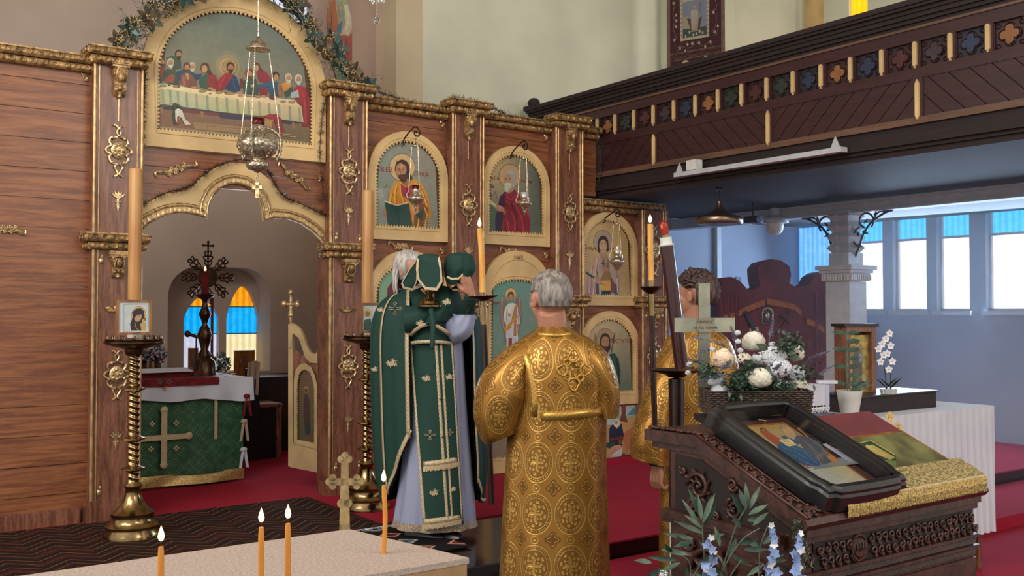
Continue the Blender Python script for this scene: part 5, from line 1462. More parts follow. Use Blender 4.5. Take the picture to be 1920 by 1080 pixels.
ac = thing('altar_cover', (-1.3, AY0, .4), 'green damask altar cover with a braided cross and gold fringe', 'cloth')
drape(AX0, AX1 + .03, AZt + .005, .30, AY0, 'damask', 'damask', ac, .02, 2.6, .0)
drape(AX0, AX1 + .035, .31, .225, AY0 - .012, 'thread', 'fringe', ac, .02, 2.6)
MB().grid(lambda u, v: V((AX1 + .03 + .01 * sin(u * 12), AY0 - .02 + (AY1 - AY0) * u, AZt + .005 - (AZt - .36) * v)), 20, 4, False, lambda u, v: (u, v)).build('side_damask', 'damask', ac, 180)
q = at(307, 820, Y=AY0 - .05)
m = MB().box((q.x - .022, AY0 - .062, q.z - .21), (q.x + .022, AY0 - .056, q.z + .21)).box((q.x - .19, AY0 - .064, q.z - .02), (q.x + .19, AY0 - .056, q.z + .02))
for dx, dz in ((0, .21), (0, -.21), (.19, 0), (-.19, 0)): m.ball((q.x + dx, AY0 - .06, q.z + dz), (.03, .006, .03), 8, 4)
m.build('braid_cross', 'trim', ac)
q = at(404, 780, Y=AY0 - .05); MB().box((q.x - .012, AY0 - .064, q.z - .18), (q.x + .012, AY0 - .054, q.z + .2)).build('braid', 'trim', ac)
for (u, v) in ((285, 795), (330, 793), (283, 842), (330, 840)):
    p = at(u, v, Y=AY0 - .05); m = MB()
    for a in range(4): m.ball(p + V((.014 * cos(a * pi / 2), -.006, .014 * sin(a * pi / 2))), (.009, .004, .009), 6, 4)
    m.build('rosette', 'trim', ac)
wc = thing('altar_cloth', (-1.3, AY0, AZt), 'white embroidered linen cloth over the altar top', 'cloth')
MB().box((AX0, AY0 - .03, AZt + .006), (AX1 + .05, AY1, AZt + .012)).build('cloth_top', 'linen', wc)
m = MB(); m.grid(lambda u, v: V((AX0 + (AX1 + .09 - AX0) * u, AY0 - .05 - .02 * v * (1 + sin(u * 40)), AZt + .012 - (.10 + .07 * u + .05 * abs(((u * 3.2) % 1) - .5) * (1)) * v)), 90, 5, False, lambda u, v: (u, v)); m.build('cloth_drop', 'linen', wc, 180)
MB().add([(AX1 + .05, AY0 - .05, AZt + .012), (AX1 + .05, AY1 - .3, AZt + .012), (AX1 + .10, AY1 - .4, AZt - .08), (AX1 + .09, AY0 + .1, AZt - .26), (AX1 + .07, AY0 - .07, AZt - .14)], [(0, 1, 2, 3, 4)]).build('cloth_corner', 'linen', wc)
for (u, v, c, r) in ((415, 702, 'petal_blue', .012), (424, 705, 'leaf', .016), (437, 701, 'wax_yellow', .016), (433, 704, 'wax_yellow', .012), (308, 722, 'redcloth', .014), (300, 716, 'leaf', .012), (317, 716, 'leaf', .012), (311, 728, 'wax_yellow', .010)):
    p = at(u, v, Y=AY0 - .075 if v > 712 else None, Z=AZt + .013 if v <= 712 else None); m = MB()
    for a in range(5): m.ball(p + V((r * cos(a * 1.257), (0 if v > 712 else r * sin(a * 1.257)), (r * sin(a * 1.257) if v > 712 else 0.001))), (r * .6, .003 if v > 712 else r * .6, r * .6 if v > 712 else .002), 6, 4)
    m.build('embroidered_flower', c, wc)
rc = thing('altar_book_cover', (-1.3, AY0, AZt + .02), 'dark red velvet cloth lying on the white altar cloth', 'cloth')
MB().box((-2.1, AY0 - .02, AZt + .013), (at(405, 705, Y=AY0).x, AY0 + .42, AZt + .022)).box((-2.1, AY0 - .075, AZt - .035), (at(405, 705, Y=AY0).x, AY0 - .055, AZt + .022)).build('velvet', 'redcloth', rc)
p = at(320, 690, Y=AY0 + .25)
tag(MB().obox((p.x - .05, AY0 + .3, AZt + .045), (.28, 0, 0), (0, .12, .012), (0, 0, .02)).build('gospel_book', 'redcloth'), 'thick dark red book lying on the altar under the papers', 'book')
tag(MB().obox((p.x - .06, AY0 + .22, AZt + .073), (.20, .01, 0), (0, .10, .008), (0, 0, .004)).build('open_booklet', 'linen'), 'open white booklet lying on the red altar book', 'booklet')
for (u, v0, v1, c) in ((463, 738, 775, 'redcloth'), (458, 785, 822, 'plaster_brown'), (457, 838, 872, 'linen')):
    a, b = at(u, v0, Y=AY0 - .08), at(u, v1, Y=AY0 - .08); m = MB()
    m.ball(((a.x), AY0 - .08, a.z - .02), (.03, .02, .02), 8, 5)
    for s in (-1, 1): m.grid(lambda q, w, s=s: V((a.x + s * (.008 + .022 * w) + .012 * (q - .5) * 2, AY0 - .085 + .01 * sin(q * 6), a.z - .02 + (b.z - a.z) * w)), 5, 6)
    tag(m.build('ribbon_bow', c), {'redcloth': 'red ribbon bow hanging at the altar corner', 'plaster_brown': 'brown ribbon bow below the red one at the altar corner', 'linen': 'white ribbon end lowest on the altar corner'}[c], 'ribbon')

CYs = 1.25
cz = lambda v: at(384, v, Y=CYs).z; cx = at(384, 600, Y=CYs).x
cs = thing('altar_candlestick', (cx, CYs, AZt + .012), 'dark turned altar candlestick with a lit red candle', 'candlestick')
MB().lathe([(0, AZt + .013), (.09, AZt + .013), (.085, cz(678)), (.05, cz(670)), (.055, cz(665)), (.03, cz(655)), (.045, cz(640)), (.06, cz(628)), (.04, cz(615)), (.02, cz(608)), (.03, cz(600)), (.045, cz(592)), (.05, cz(588)), (.03, cz(578)), (.02, cz(568)), (.025, cz(562)), (.07, cz(556)), (.075, cz(552)), (.03, cz(550))], (cx, CYs, 0), 20).build('stem', 'bronze', cs, 50)
MB().lathe([(0, cz(552)), (.03, cz(552)), (.03, cz(508)), (0, cz(508))], (cx, CYs, 0), 14).build('candle', 'redcloth', cs, 50); flame(cs, (cx, CYs, cz(509)), .045, .011)
RY = 1.45; fx = at(390, 520, Y=RY); rf = thing('liturgical_fan', (fx.x, RY, AZt), 'dark pierced star-shaped ceremonial fan on a pole behind the altar candlestick', 'fan')
m = MB(); c = V((fx.x, RY, fx.z)); m.lathe([(0, -.012), (.075, -.012), (.085, 0), (.075, .012), (0, .012)], c, 20, (0, 1, 0))
m.build('disc', 'bronze', rf, 50)
m = MB()
for k in range(8):
    a = pi / 4 * k + pi / 8 * 0; e = V((cos(a), 0, sin(a))); s = V((-sin(a), 0, cos(a)))
    m.tube([c + e * .07, c + e * .20], .008, 5)
    for r_, w in ((.11, .03), (.15, .04), (.19, .03)):
        for sg in (-1, 1): m.tube(bez([c + e * (r_ - .02), c + e * r_ + s * sg * w * .7, c + e * (r_ + .025) + s * sg * w, c + e * (r_ + .03) + s * sg * w * .4], 4), .006, 4)
    m.ball(c + e * .21, .012, 6, 4)
m.build('rays', 'bronze', rf, 60)
p = at(398, 560, Y=RY); MB().tube([(p.x, RY, AZt + .01), (p.x, RY, p.z + .05)], .012, 8).build('pole', 'redcloth', rf, 60)
m = MB(); e = c + UZ * .27; m.tube([c + UZ * .2, e + UZ * .02], .008, 5).tube([e - UX * .035, e + UX * .035], .008, 5); [m.ball(e + d, .013, 6, 4) for d in (UX * .04, UX * -.04, UZ * .03)]; m.build('top_cross', 'bronze', rf, 60)
p = at(367, 690, Y=1.1); mic = thing('microphone', (p.x, 1.1, AZt + .013), 'black microphone on a small stand on the altar', 'microphone')
h = at(368, 628, Y=1.1); g = at(352, 626, Y=1.1)
MB().lathe([(0, 0), (.05, 0), (.045, .012), (0, .014)], (p.x, 1.1, AZt + .023), 14).build('base', 'black', mic); MB().tube([(p.x, 1.1, AZt + .03), h], .006, 6).build('stand', 'black', mic); MB().tube([h + UX * .02 - UZ * .02, g], [.012, .014], 8).ball(g, .028, 8, 6).build('head', 'black', mic, 60)
# flowers, boards and a draped chair behind the altar
def bush(name, c, rr, n, mats, label, cat, seed, size=.02, kind=None):
    rnd = random.Random(seed); t = thing(name, (c[0], c[1], c[2] - rr[2]), label, cat)
    for i, mt in enumerate(mats):
        m = MB()
        for k in range(n):
            d = V((rnd.gauss(0, 1), rnd.gauss(0, 1), rnd.gauss(0, 1))).normalized() * rnd.uniform(.55, 1)
            p = V(c) + V((d.x * rr[0], d.y * rr[1], d.z * rr[2])); x = V((rnd.gauss(0, 1), rnd.gauss(0, 1), rnd.gauss(0, 1))).normalized() * size; y = x.orthogonal().normalized() * size * .6
            m.add([p - x, p + y, p + x, p - y], [(0, 1, 2, 3)])
        tag(m.build('blossoms' if i == 0 else 'foliage', mt, t), kind='stuff')
    return t


p = at(284, 662, Y=2.0)
MT['petal_p'] = simple('dusky_pink_petal', '9c7c94', .6, 0, .3, 30)
fb = bush('flower_bouquet', (p.x, 2.0, p.z), (.13, .1, .16), 260, ['petal_p', 'leaf_dark'], 'dusky pink flower bouquet left of the altar', 'flowers', 3)
MB().lathe([(0, ZP + .007), (.12, ZP + .007), (.05, ZP + .1), (.05, p.z - .3), (.09, p.z - .1), (.05, p.z - .02)], (p.x, 2.0, 0), 16).build('pedestal_vase', 'bronze', fb, 60)
for (u, v) in ((372, 675), (420, 672), (402, 678)):
    p = at(u, v, Y=2.6)
    bush('altar_plant', (p.x, 2.6, .931 + .12), (.07, .06, .12), 60, ['leaf_dark'], {372: 'dark plant on the sill behind the microphone', 420: 'dark plant on the sill right of the fan pole', 402: 'dark plant on the sill behind the fan pole'}[u], 'plant', u, .03)
for (u0, u1, v0, v1, lb) in ((440, 478, 656, 700, 'dark wooden icon board propped before the right sanctuary window'), (354, 372, 652, 700, 'small dark icon board propped before the left sanctuary window')):
    a, b = at(u0, v1, Y=2.5), at(u1, v0, Y=2.5); t = thing('icon_board', ((a.x + b.x) / 2, 2.5, a.z), lb, 'icon')
    MB().box((a.x, 2.5, .931), (b.x, 2.53, b.z)).build('board', 'pine_gold', t)
    MB().ball(((a.x + b.x) / 2, 2.498, (a.z + b.z) / 2), ((b.x - a.x) * .25, .004, (b.z - a.z) * .3), 10, 6).build('painted_figure', 'pine_dark', t)
tag(MB().box((-2.6, 2.35, ZP + .006), (1.0 - .03, 2.9, .93)).build('sanctuary_shelf', 'oxblood_dark'), 'low dark chest along the sanctuary east wall', 'chest')
a, b = at(466, 840, Y=1.9), at(528, 760, Y=1.9)
cb = thing('cabinet', ((a.x + b.x) / 2, 2.1, ZP), 'black low cabinet with a wooden edge right of the altar', 'cabinet')
MB().box((a.x - .2, 1.92, ZP + .006), (b.x - .02, 2.3, b.z)).build('body', 'black', cb); MB().box((b.x - .045, 1.90, ZP + .006), (b.x, 1.94, b.z)).build('post', 'pine_dark', cb); MB().box((a.x - .22, 1.90, b.z - .01), (b.x + .01, 2.32, b.z + .02)).build('top', 'pine_dark', cb)
a, b = at(462, 745, Y=1.85), at(488, 680, Y=1.85); t = thing('draped_chair', ((a.x + b.x) / 2, 1.85, ZP), 'chair back with a pale shawl beside the altar', 'chair')
MB().box((a.x, 1.86, ZP + .006), (b.x, 1.90, b.z - .05)).build('chair_back', 'black', t)
MB().grid(lambda u, v: V((a.x + (b.x - a.x) * (u * .9 + .2 * (1 - v) - .1), 1.85 - .02 * sin(u * 14) * v, b.z + .02 * sin(u * 3) - v * .30)), 16, 10).build('shawl', 'plaster_brown', t, 180)
# kilims before the doorway
tag(MB().box((-3.1, -1.30, ZP + .007), (-.35, -.10, ZP + .014)).build('kilim_rug', 'kilim_zig'), 'dark brown kilim rug with zigzags in the doorway', 'rug')
tag(MB().box((-2.45, -2.05, ZP + .0035), (-.20, -1.20, ZP + .0095)).build('kilim_rug', 'kilim_flower'), 'red kilim rug with blue and cream flowers before the priest', 'rug')
m = MB(); rnd = random.Random(4)
for i in range(260):
    x = -2.9 + 2.6 * i / 260; m.tube([(x, -1.30, ZP + .014), (x + rnd.uniform(-.01, .01), -1.335 + rnd.uniform(-.008, .008), ZP + .014)], .0022, 3)
tag(m.build('rug_fringe', 'linen'), 'pale knotted fringe along the zigzag rug', 'fringe', kind='stuff')
p = at(1165, 1065, Z=.014)
m = MB()
for i in range(70):
    q = V((p.x + rnd.uniform(-.02, .02) + i * .0016, p.y - i * .0008, .02 + rnd.uniform(0, .012))); m.tube([q, q + RT * rnd.uniform(.05, .09) + FW * rnd.uniform(-.01, .02) + UZ * .0], .0022, 3)
tag(m.build('rug_fringe', 'linen'), 'pale rug fringe on the red carpet right of the deacon', 'fringe', kind='stuff')

# ================================================================ HIGH UP
# saint painted on a board, standing on the screen at the chancel wall
p0, p1 = at(612, 180, Y=.35), at(664, 0, Y=.35)
t = thing('saint_figure', ((p0.x + p1.x) / 2, .35, TZ), 'tall cut-out painting of a standing saint in red and green above the screen', 'painting')
P = Paint((600, 0, 4.5), (V((0, .35, 0)), V((0, -1, 0))))
sil = [95, -180, 200, -180, 215, -20, 240, 40, 262, 120, 275, 280, 272, 450, 285, 620, 300, 800, 180, 800, 90, 500, 75, 330, 62, 150, 70, 60, 90, -20]
MB().prism([at(600 + sil[i] / 4.5, sil[i + 1] / 4.5, Y=.352) for i in range(0, len(sil), 2)], (0, .02, 0)).build('board', 'pine_dark', t)
P.poly('7c8668', sil).poly('8c4a30', [62, 150, 80, 20, 130, -20, 135, 60, 160, 220, 150, 230, 130, 390, 80, 370, 70, 300]).poly('8c3a30', [165, 280, 200, 300, 240, 300, 272, 280, 270, 520, 230, 500, 170, 420]).poly('345c64', [145, 220, 190, 170, 180, 260, 165, 440, 110, 380, 140, 300]).poly('30445c', [200, 490, 270, 530, 300, 700, 230, 640])
P.poly('a4a880', [205, 40, 235, 40, 262, 140, 270, 240, 240, 305, 180, 270, 215, 200]).line('bcbc94', 6, [225, 60, 245, 160, 215, 260]).poly('b07c5c', [135, 65, 185, 55, 192, 72, 145, 90]).poly('b07c5c', [165, 290, 185, 265, 205, 290, 180, 300]).ell('a87c5c', 158, -60, 40, 55).ell('5c3c28', 158, -85, 48, 50).ell('a87c5c', 158, -58, 34, 46)
P.line('5c3020', 6, [100, 80, 95, 250, 110, 360]).line('4c5a44', 5, [150, 20, 165, 150]).line('64704c', 5, [180, 10, 190, 150]).line('5c2420', 5, [220, 330, 235, 480]); P.build('painting', t)
# banner on the pier
bux = V((.342, -.94, 0)); bnn = V((-.94, -.342, 0)); bc_ = at(1305, 60, Y=.55)
BN = lambda u, v, o=0: at(u, v, pl=(bc_ + bnn * o, bnn))
W0, W1 = (BN(1254, 60) - bc_).dot(bux), (BN(1356, 60) - bc_).dot(bux); BP = lambda s_, z, o=0: V((bc_.x, bc_.y, z)) + bux * s_ + bnn * o
bn = thing('banner', (bc_.x, bc_.y, 2.75), 'dark maroon embroidered church banner with a Resurrection picture above the gallery', 'banner')
MT['maroon'] = simple('maroon_velvet', '3c1824', .85, 0, .15, 20)
MB().grid(lambda u, v: BP(W0 + (W1 - W0) * u, 2.75 + 2.6 * v, -.006 + .004 * sin(u * 9)), 20, 20).build('cloth', 'maroon', bn, 180)
for s_ in (W0, W1): MB().prism([BP(s_ - .02, 2.75), BP(s_ + .02, 2.75), BP(s_ + .02, 5.35), BP(s_ - .02, 5.35)], bnn * .008).build('gold_edge', 'rail', bn)
P = Paint((1230, 0, 7.2), (bc_ + bnn * .001, bnn))
P.poly('a0947c', [322, -10, 720, -40, 718, 495, 328, 560]).poly('6c7484', [355, 35, 684, -30, 684, 465, 362, 520]).poly('8c8470', [362, 230, 440, 225, 460, 400, 370, 400]).poly('2c3c34', [362, 400, 684, 350, 684, 465, 362, 520]).poly('4c2c2c', [415, 250, 500, 250, 480, 410, 450, 350]).poly('4c2c2c', [560, 260, 622, 215, 590, 380, 560, 400])
P.poly('9c8c80', [470, 130, 560, 130, 575, 250, 560, 410, 480, 410, 470, 250]).ell('9c7c6c', 515, 95, 22, 28).line('5c3430', 7, [600, 25, 590, 170]).line('5c3430', 7, [578, 45, 620, 40]).line('9c8c70', 8, [470, 430, 600, 405])
for (x, y) in ((400, 495), (450, 435), (505, 470), (545, 455), (590, 425), (630, 440)): P.ell('a09c90', x, y, 12, 20)
for k in range(9): P.ell('8c3a30', 342, 20 + k * 58, 7, 10); P.ell('8c3a30', 700, -20 + k * 58, 7, 10)
for q in ([230, 10, 265, 30, 240, 120, 225, 200, 250, 270, 280, 280, 240, 330, 235, 400, 275, 500, 250, 570], [800, 0, 820, 80, 780, 160, 815, 200, 810, 330, 770, 420, 790, 470, 840, 450, 830, 400], [330, 650, 290, 690, 285, 640, 330, 620, 400, 650, 480, 640, 520, 600, 490, 560, 460, 600], [560, 600, 545, 570, 590, 550, 600, 610, 650, 620, 720, 560, 765, 560, 740, 605, 710, 590]): P.line('8c7c6c', 4, q)
for (x, y) in ((235, 45), (270, 205), (275, 280), (270, 360), (248, 540), (775, 165), (800, 430), (835, 350), (325, 650), (490, 590), (580, 580), (735, 565), (395, 685), (425, 600), (665, 630)): P.ell('a08c74', x, y, 14, 20)
P.line('8c7450', 5, [192, 742, 878, 615]).line('8c7450', 5, [192, 832, 880, 705]).ell('a89470', 402, 880, 56, 70).ell('3c3c34', 402, 890, 36, 50).ell('a89470', 680, 815, 56, 62).ell('3c3c34', 680, 820, 36, 45).ell('8c8878', 402, 880, 16, 40).ell('8c8878', 680, 815, 16, 36)
P.build('embroidery', bn)
for (u, v, tx) in ((1304, 95.5, 'ДАР ЦРКВИ СВЕТОГ ОЦА НИКОЛАЈА'), (1304, 104, 'И ПОБОЖНЕ БРАЋЕ ПРАВОСЛАВНЕ')):
    text_mb(tx, .036, BN(u, v, .008), bux, UZ, ext=.0005).build('lettering', 'rail', bn)
# crystal drops of a chandelier
p = at(706, 38, Y=-1.5); t = thing('chandelier', (p.x, -1.5, p.z - .03), 'crystal chandelier of which only the lowest drops hang into view', 'chandelier')
cx, cy, cz0 = p.x, -1.5, p.z
MB().ball((cx, cy, cz0), (.022, .022, .022), 8, 6).build('crystal_ball', 'crystal', t)
for k in range(3): MB().ball((cx, cy, cz0 + .035 + .022 * k), (.007, .007, .01), 6, 4).build('crystal_bead', 'crystal', t)
MB().tube([(cx, cy, cz0 + .02), (cx, cy, cz0 + 1.6)], .0025, 5).build('rod', 'silver', t)
for k in range(8):
    a = 2 * pi * k / 8; e = V((cos(a), sin(a), 0)); zt_ = cz0 + .13 + .012 * (k % 2)
    MB().ball(V((cx, cy, zt_)) + e * .045, (.012, .012, .018), 7, 5).build('crystal_drop', 'crystal', t)
    MB().tube([V((cx, cy, zt_ + .06)) + e * .02, V((cx, cy, zt_ + .02)) + e * .045], .0015, 4).build('wire', 'silver', t)
MB().lathe([(.0, .18), (.05, .19), (.08, .22), (.03, .24), (.02, .4), (.05, .45), (.02, .5)], (cx, cy, cz0), 16).build('crystal_dish', 'crystal', t, 50)
# round leaded window behind the garland
p = at(560, 10, Y=SY - .01); w_ = thing('window_10', (p.x, SY, p.z), None, None); w_['kind'] = 'structure'
MB().lathe([(0, 0), (.32, 0), (.32, .01), (0, .01)], (p.x - .05, SY - .004, p.z + .12), 28, (0, -1, 0)).build('pane', 'pane_lilac', w_)
m = MB(); c = V((p.x - .05, SY - .02, p.z + .12))
m.tube([c + V((.32 * cos(a), 0, .32 * sin(a))) for a in [2 * pi * k / 24 for k in range(24)]], .014, 5, True)
for k in range(8):
    a = 2 * pi * k / 8; m.tube([c + V((.19 * cos(a) + .10 * cos(b), 0, .19 * sin(a) + .10 * sin(b))) for b in [2 * pi * j / 12 for j in range(12)]], .006, 4, True)
m.build('lead_bar', 'dark_blue', w_)


# ---------------------------------------------------------------- garlands
def sprig(m, p, d, n, L, rnd, r=.0016):
    for i in range(n):
        e = (d * .6 + V((rnd.gauss(0, 1), rnd.gauss(0, .7), rnd.gauss(0, 1)))).normalized() * L * rnd.uniform(.5, 1); m.tube([p, p + e], [r, r * .4], 3, caps=False)


def tinsel(name, pts, label, n, L, seed, dens=4):
    rnd = random.Random(seed); t = thing(name, pts[0], label, 'garland'); P = bez(pts, 8)
    MB().tube(P, .003, 4).build('stem', 'needle', t); m = MB()
    for i in range(n):
        k = rnd.random() * (len(P) - 1); j = int(k); p = P[j].lerp(P[j + 1], k - j); sprig(m, p, V((0, -.3, 0)), dens, L, rnd)
    tag(m.build('needles', 'needle', t), kind='stuff'); return t


g = lambda pts, y: [at(u, v, Y=y) for u, v in pts]
tinsel('tinsel_garland', g([(268, 383), (310, 362), (355, 350), (378, 330), (405, 312), (445, 300), (480, 305), (505, 325), (518, 350), (535, 370), (570, 385), (612, 405)], -.05), 'thin dark tinsel garland along the cream trefoil arch', 260, .035, 1)
tinsel('tinsel_garland', g([(612, 180), (603, 230), (600, 300), (608, 380)], -.06), 'thin dark tinsel hanging down beside the Last Supper panel', 90, .04, 2, 3)
tinsel('tinsel_garland', g([(272, 130), (270, 200), (266, 280)], -.06), 'thin dark tinsel down the left edge of the Last Supper panel', 70, .04, 12, 3)
tinsel('tinsel_garland', g([(700, 168), (760, 188), (830, 203), (850, 183), (910, 196), (960, 218), (1030, 228)], -.06), 'thin dark tinsel lying along the top of the screen', 240, .045, 5)
tinsel('tinsel_garland', g([(1120, 262), (1128, 300), (1122, 345)], -.04), 'thin dark tinsel hanging at the gallery end of the screen', 60, .035, 6, 3)

rnd = random.Random(11)
gp = g([(232, 95), (250, 60), (275, 30), (300, 8), (340, -12), (400, -30), (470, -32), (520, -8), (560, 30), (595, 75), (618, 110), (650, 140), (690, 160)], -.08)
gt = thing('leaf_garland', gp[6], 'thick garland of dark leaves, gilded flowers and berries over the Last Supper arch', 'garland')
P = bez(gp, 8); MB().tube(P, .02, 6).build('stem', 'leaf_dark', gt)
m = MB()
for i in range(900):
    k = rnd.random() * (len(P) - 1); j = int(k); p = P[j].lerp(P[j + 1], k - j) + V((rnd.gauss(0, .04), rnd.uniform(-.06, .02), rnd.gauss(0, .04)))
    sprig(m, p, V((0, -.4, 0)), 3, .05, rnd, .002)
tag(m.build('needles', 'leaf_dark', gt), kind='stuff')
m2, m3 = MB(), MB(); MT['teal_leaf'] = simple('teal_satin_leaf', '24403e', .35, .1, .3, 20); MT['brown_leaf'] = simple('bronze_satin_leaf', '4c4030', .35, .3, .3, 20)
for i in range(46):
    k = (i + rnd.random()) / 46 * (len(P) - 1.01); j = int(k); c = P[j].lerp(P[j + 1], k - j) + V((rnd.gauss(0, .045), -.05 - rnd.random() * .03, rnd.gauss(0, .045))); big = i % 3 == 0
    nn = 6 if big else 4; L = .095 if big else .06
    pm = MB(); em = MB()
    for q in range(nn):
        a = 2 * pi * q / nn + i; e = V((cos(a), -.25 - .2 * (q % 2), sin(a))).normalized(); s = V((-sin(a), 0, cos(a)))
        pts = [c, c + e * L * .35 + s * L * .26, c + e * L * .7 + s * L * .2, c + e * L, c + e * L * .7 - s * L * .2, c + e * L * .35 - s * L * .26]
        pm.add(pts, [tuple(range(6))]); em.tube(pts[1:6], .0018, 3, caps=False)
    o = pm.build('dark_flower' if big else 'satin_leaf', 'teal_leaf' if i % 2 else 'brown_leaf', gt)
    m2.merge(em)
    for q in range(7): m3.ball(c + V((rnd.gauss(0, .022), -.02, rnd.gauss(0, .022))), .006, 5, 4)
tag(m2.build('gilded_edges', 'silvergilt', gt), kind='stuff'); tag(m3.build('berries', 'silvergilt', gt), kind='stuff')


# ================================================================ RIGHT SIDE: lamps under the gallery, throne, shrine, table
t0 = at(1349, 352, Z=2.60)
pl_ = thing('pendant_lamp', (t0.x, t0.y, at(1349, 418, X=t0.x).z), 'copper-brown cone pendant lamp under the gallery', 'lamp')
zf = lambda v: at(1349, v, X=t0.x).z
MB().lathe([(0, 2.60), (.03, 2.60), (.03, 2.585), (0, 2.58)], (t0.x, t0.y, 0), 14).build('ceiling_cup', 'bronze', pl_); MB().tube([(t0.x, t0.y, 2.59), (t0.x, t0.y, zf(378))], .004, 6).build('cord', 'black', pl_)
MT['copper'] = simple('brushed_copper_brown', '8a7468', .3, .9, .1, 60)
MB().lathe([(.012, zf(376)), (.022, zf(378)), (.028, zf(388)), (.05, zf(395)), (.10, zf(402)), (.185, zf(408)), (.19, zf(410)), (.19, zf(418)), (.18, zf(421)), (0, zf(421))], (t0.x, t0.y, 0), 36).build('shade', 'copper', pl_, 40)
w0 = at(1453, 402, X=HX - .12)
wl = thing('wall_lamp', (w0.x, w0.y, w0.z - .2), 'white lamp with a round opal glass globe under the arcade beam', 'lamp')
MB().lathe([(0, .13), (.05, .12), (.055, .06), (.04, .05), (.12, .02), (.135, -.02), (.13, -.03), (0, -.02)], (w0.x, w0.y, w0.z - .06), 24).build('cap', 'greywhite', wl, 50)
MB().ball((w0.x, w0.y, w0.z - .12), (.085, .085, .09), 18, 12).build('globe', 'white', wl, 180); MB().tube([(w0.x, w0.y, w0.z), (w0.x, w0.y, 2.50)], .02, 8).build('stem', 'greywhite', wl)
# strip light along the gallery
a, b = at(1268, 325, X=GX - .12), at(1582, 268, X=GX - .12)
sl_ = thing('strip_light', ((a.x + b.x) / 2, (a.y + b.y) / 2, a.z), 'long white fluorescent strip light fixed below the gallery front', 'lamp')
MB().box((a.x - .03, b.y, a.z - .035), (a.x + .04, a.y, a.z + .0)).build('batten', 'greywhite', sl_)
for y in (a.y - .06, b.y + .05): MB().prism([(a.x - .03, y - .035, a.z), (a.x - .03, y + .035, a.z), (a.x - .03, y, a.z + .075)], (.012, 0, 0)).build('bracket', 'greywhite', sl_)
q = at(1300, 312, X=GX - .12); MB().box((q.x - .03, q.y - .05, q.z - .03), (q.x + .05, q.y + .05, q.z + .05)).build('junction_box', 'white', sl_)
MB().tube([(a.x + .12, y, a.z + .0) for y in (a.y, b.y)], .012, 6).build('tube', 'white', sl_)
# projector-like fitting
q = at(1412, 412, X=3.9); t = thing('spot_fitting', tuple(q), 'small dark fitting with a pale blue lens under the gallery', 'lamp')
MB().box((q.x - .06, q.y - .06, q.z - .03), (q.x + .06, q.y + .06, q.z + .03)).build('body', 'iron', t); MB().lathe([(.035, 0), (.04, .03), (.0, .06)], q + V((.0, -.06, 0)), 12, (.3, -1, 0)).build('lens', 'petal_blue', t); MB().tube([q, (q.x, q.y, 2.6)], .008, 6).build('stem', 'iron', t)

# bishop's throne under a red cover
MT['throne_red'] = simple('hazy_wine_red_cover', '6a2c32', .9, 0, .12, 5, .2)  # wine red lightened to take in the haze before the throne
MT['ochre_band'] = simple('ochre_band', '9c5c2c', .8, 0, .15, 40)
FT = 10.35
T = lambda u, v, f=FT: CAM + ray(u, v) * f / 1.0
th = thing('throne', tuple(T(1450, 760) - UZ * 0), "bishop's throne wrapped in a wine-red cloth cover, left of the white column", 'throne')
sil = [(1340, 800), (1340, 540), (1344, 522), (1360, 520), (1376, 528), (1390, 543), (1400, 545), (1415, 538), (1411, 520), (1410, 502), (1418, 492), (1437, 487), (1455, 489), (1470, 500), (1473, 515), (1470, 532), (1480, 538), (1500, 538), (1511, 532), (1518, 518), (1530, 510), (1545, 508), (1556, 515), (1560, 530), (1562, 800)]
m = MB(); P0 = [T(u, v) for u, v in sil]
nt = -FW
# rounded slab: front outline slightly smaller than the middle one
C0 = sum(P0, V()) / len(P0)
def shrink(P, k): return [C0 + (p - C0) * k for p in P]
L = [([p - FW * .22 for p in shrink(P0, .965)]), ([p - FW * .19 for p in shrink(P0, .99)]), ([p - FW * .10 for p in P0]), ([p + FW * .20 for p in P0]), ([p + FW * .25 for p in shrink(P0, .97)])]
n = len(P0); vs = [p for l in L for p in l]
m.add(vs, [tuple(range(n))[::-1]] + [(k * n + i, k * n + (i + 1) % n, (k + 1) * n + (i + 1) % n, (k + 1) * n + i) for k in range(4) for i in range(n)] + [tuple(range(4 * n, 5 * n))])
m.build('cover', 'throne_red', th, 60)
FB = FT - .235
f1 = [(1345, 592), (1385, 588), (1420, 570), (1438, 564), (1470, 570), (1510, 590), (1512, 592)]
for pts, w_ in (([(1350, 598), (1378, 592), (1400, 580), (1420, 572), (1434, 567)], .030), ([(1438, 565), (1465, 570), (1490, 576), (1503, 588)], .030), ([(1512, 603), (1530, 608), (1545, 620), (1557, 630)], .030)):
    P1 = [T(u, v, FB) for u, v in pts]; MB().prism([p - UZ * w_ for p in P1] + [p + UZ * w_ for p in P1[::-1]], -FW * .008).build('ochre_band', 'ochre_band', th)
MB().prism([T(u, v, FB - .0) for u, v in [(1345, 800), (1345, 606), (1385, 596), (1437, 574), (1500, 590), (1512, 612), (1557, 640), (1557, 800)]], -FW * .006).build('front_panel', 'throne_red', th)
for (u, w_) in ((1352, .03), (1366, .02), (1380, .03), (1530, .03), (1546, .02)):
    MB().tube(bez([T(u, 548, FB), T(u + 2, 650, FB - .02), T(u - 2, 800, FB)]), [w_ * .5] * 20 + [w_], 8).build('fold', 'throne_red', th, 180)
q = T(1439, 590, FB - .02)
m = MB(); m.tube([q + RT * (.055 * cos(a)) + UZ * (.06 * sin(a) + .01) for a in [pi * k / 8 for k in range(9)]] + [q - RT * .055 - UZ * .09, q + RT * .055 - UZ * .09], .010, 6, True).ball(q - UZ * .015, (.035, .02, .045), 12, 8)
for k in range(10): a = 2 * pi * k / 10; m.ball(q + RT * .045 * cos(a) + UZ * (.058 * sin(a) - .01), .011, 5, 4)
m.build('enamel_medallion', 'brass_pale', th, 60)
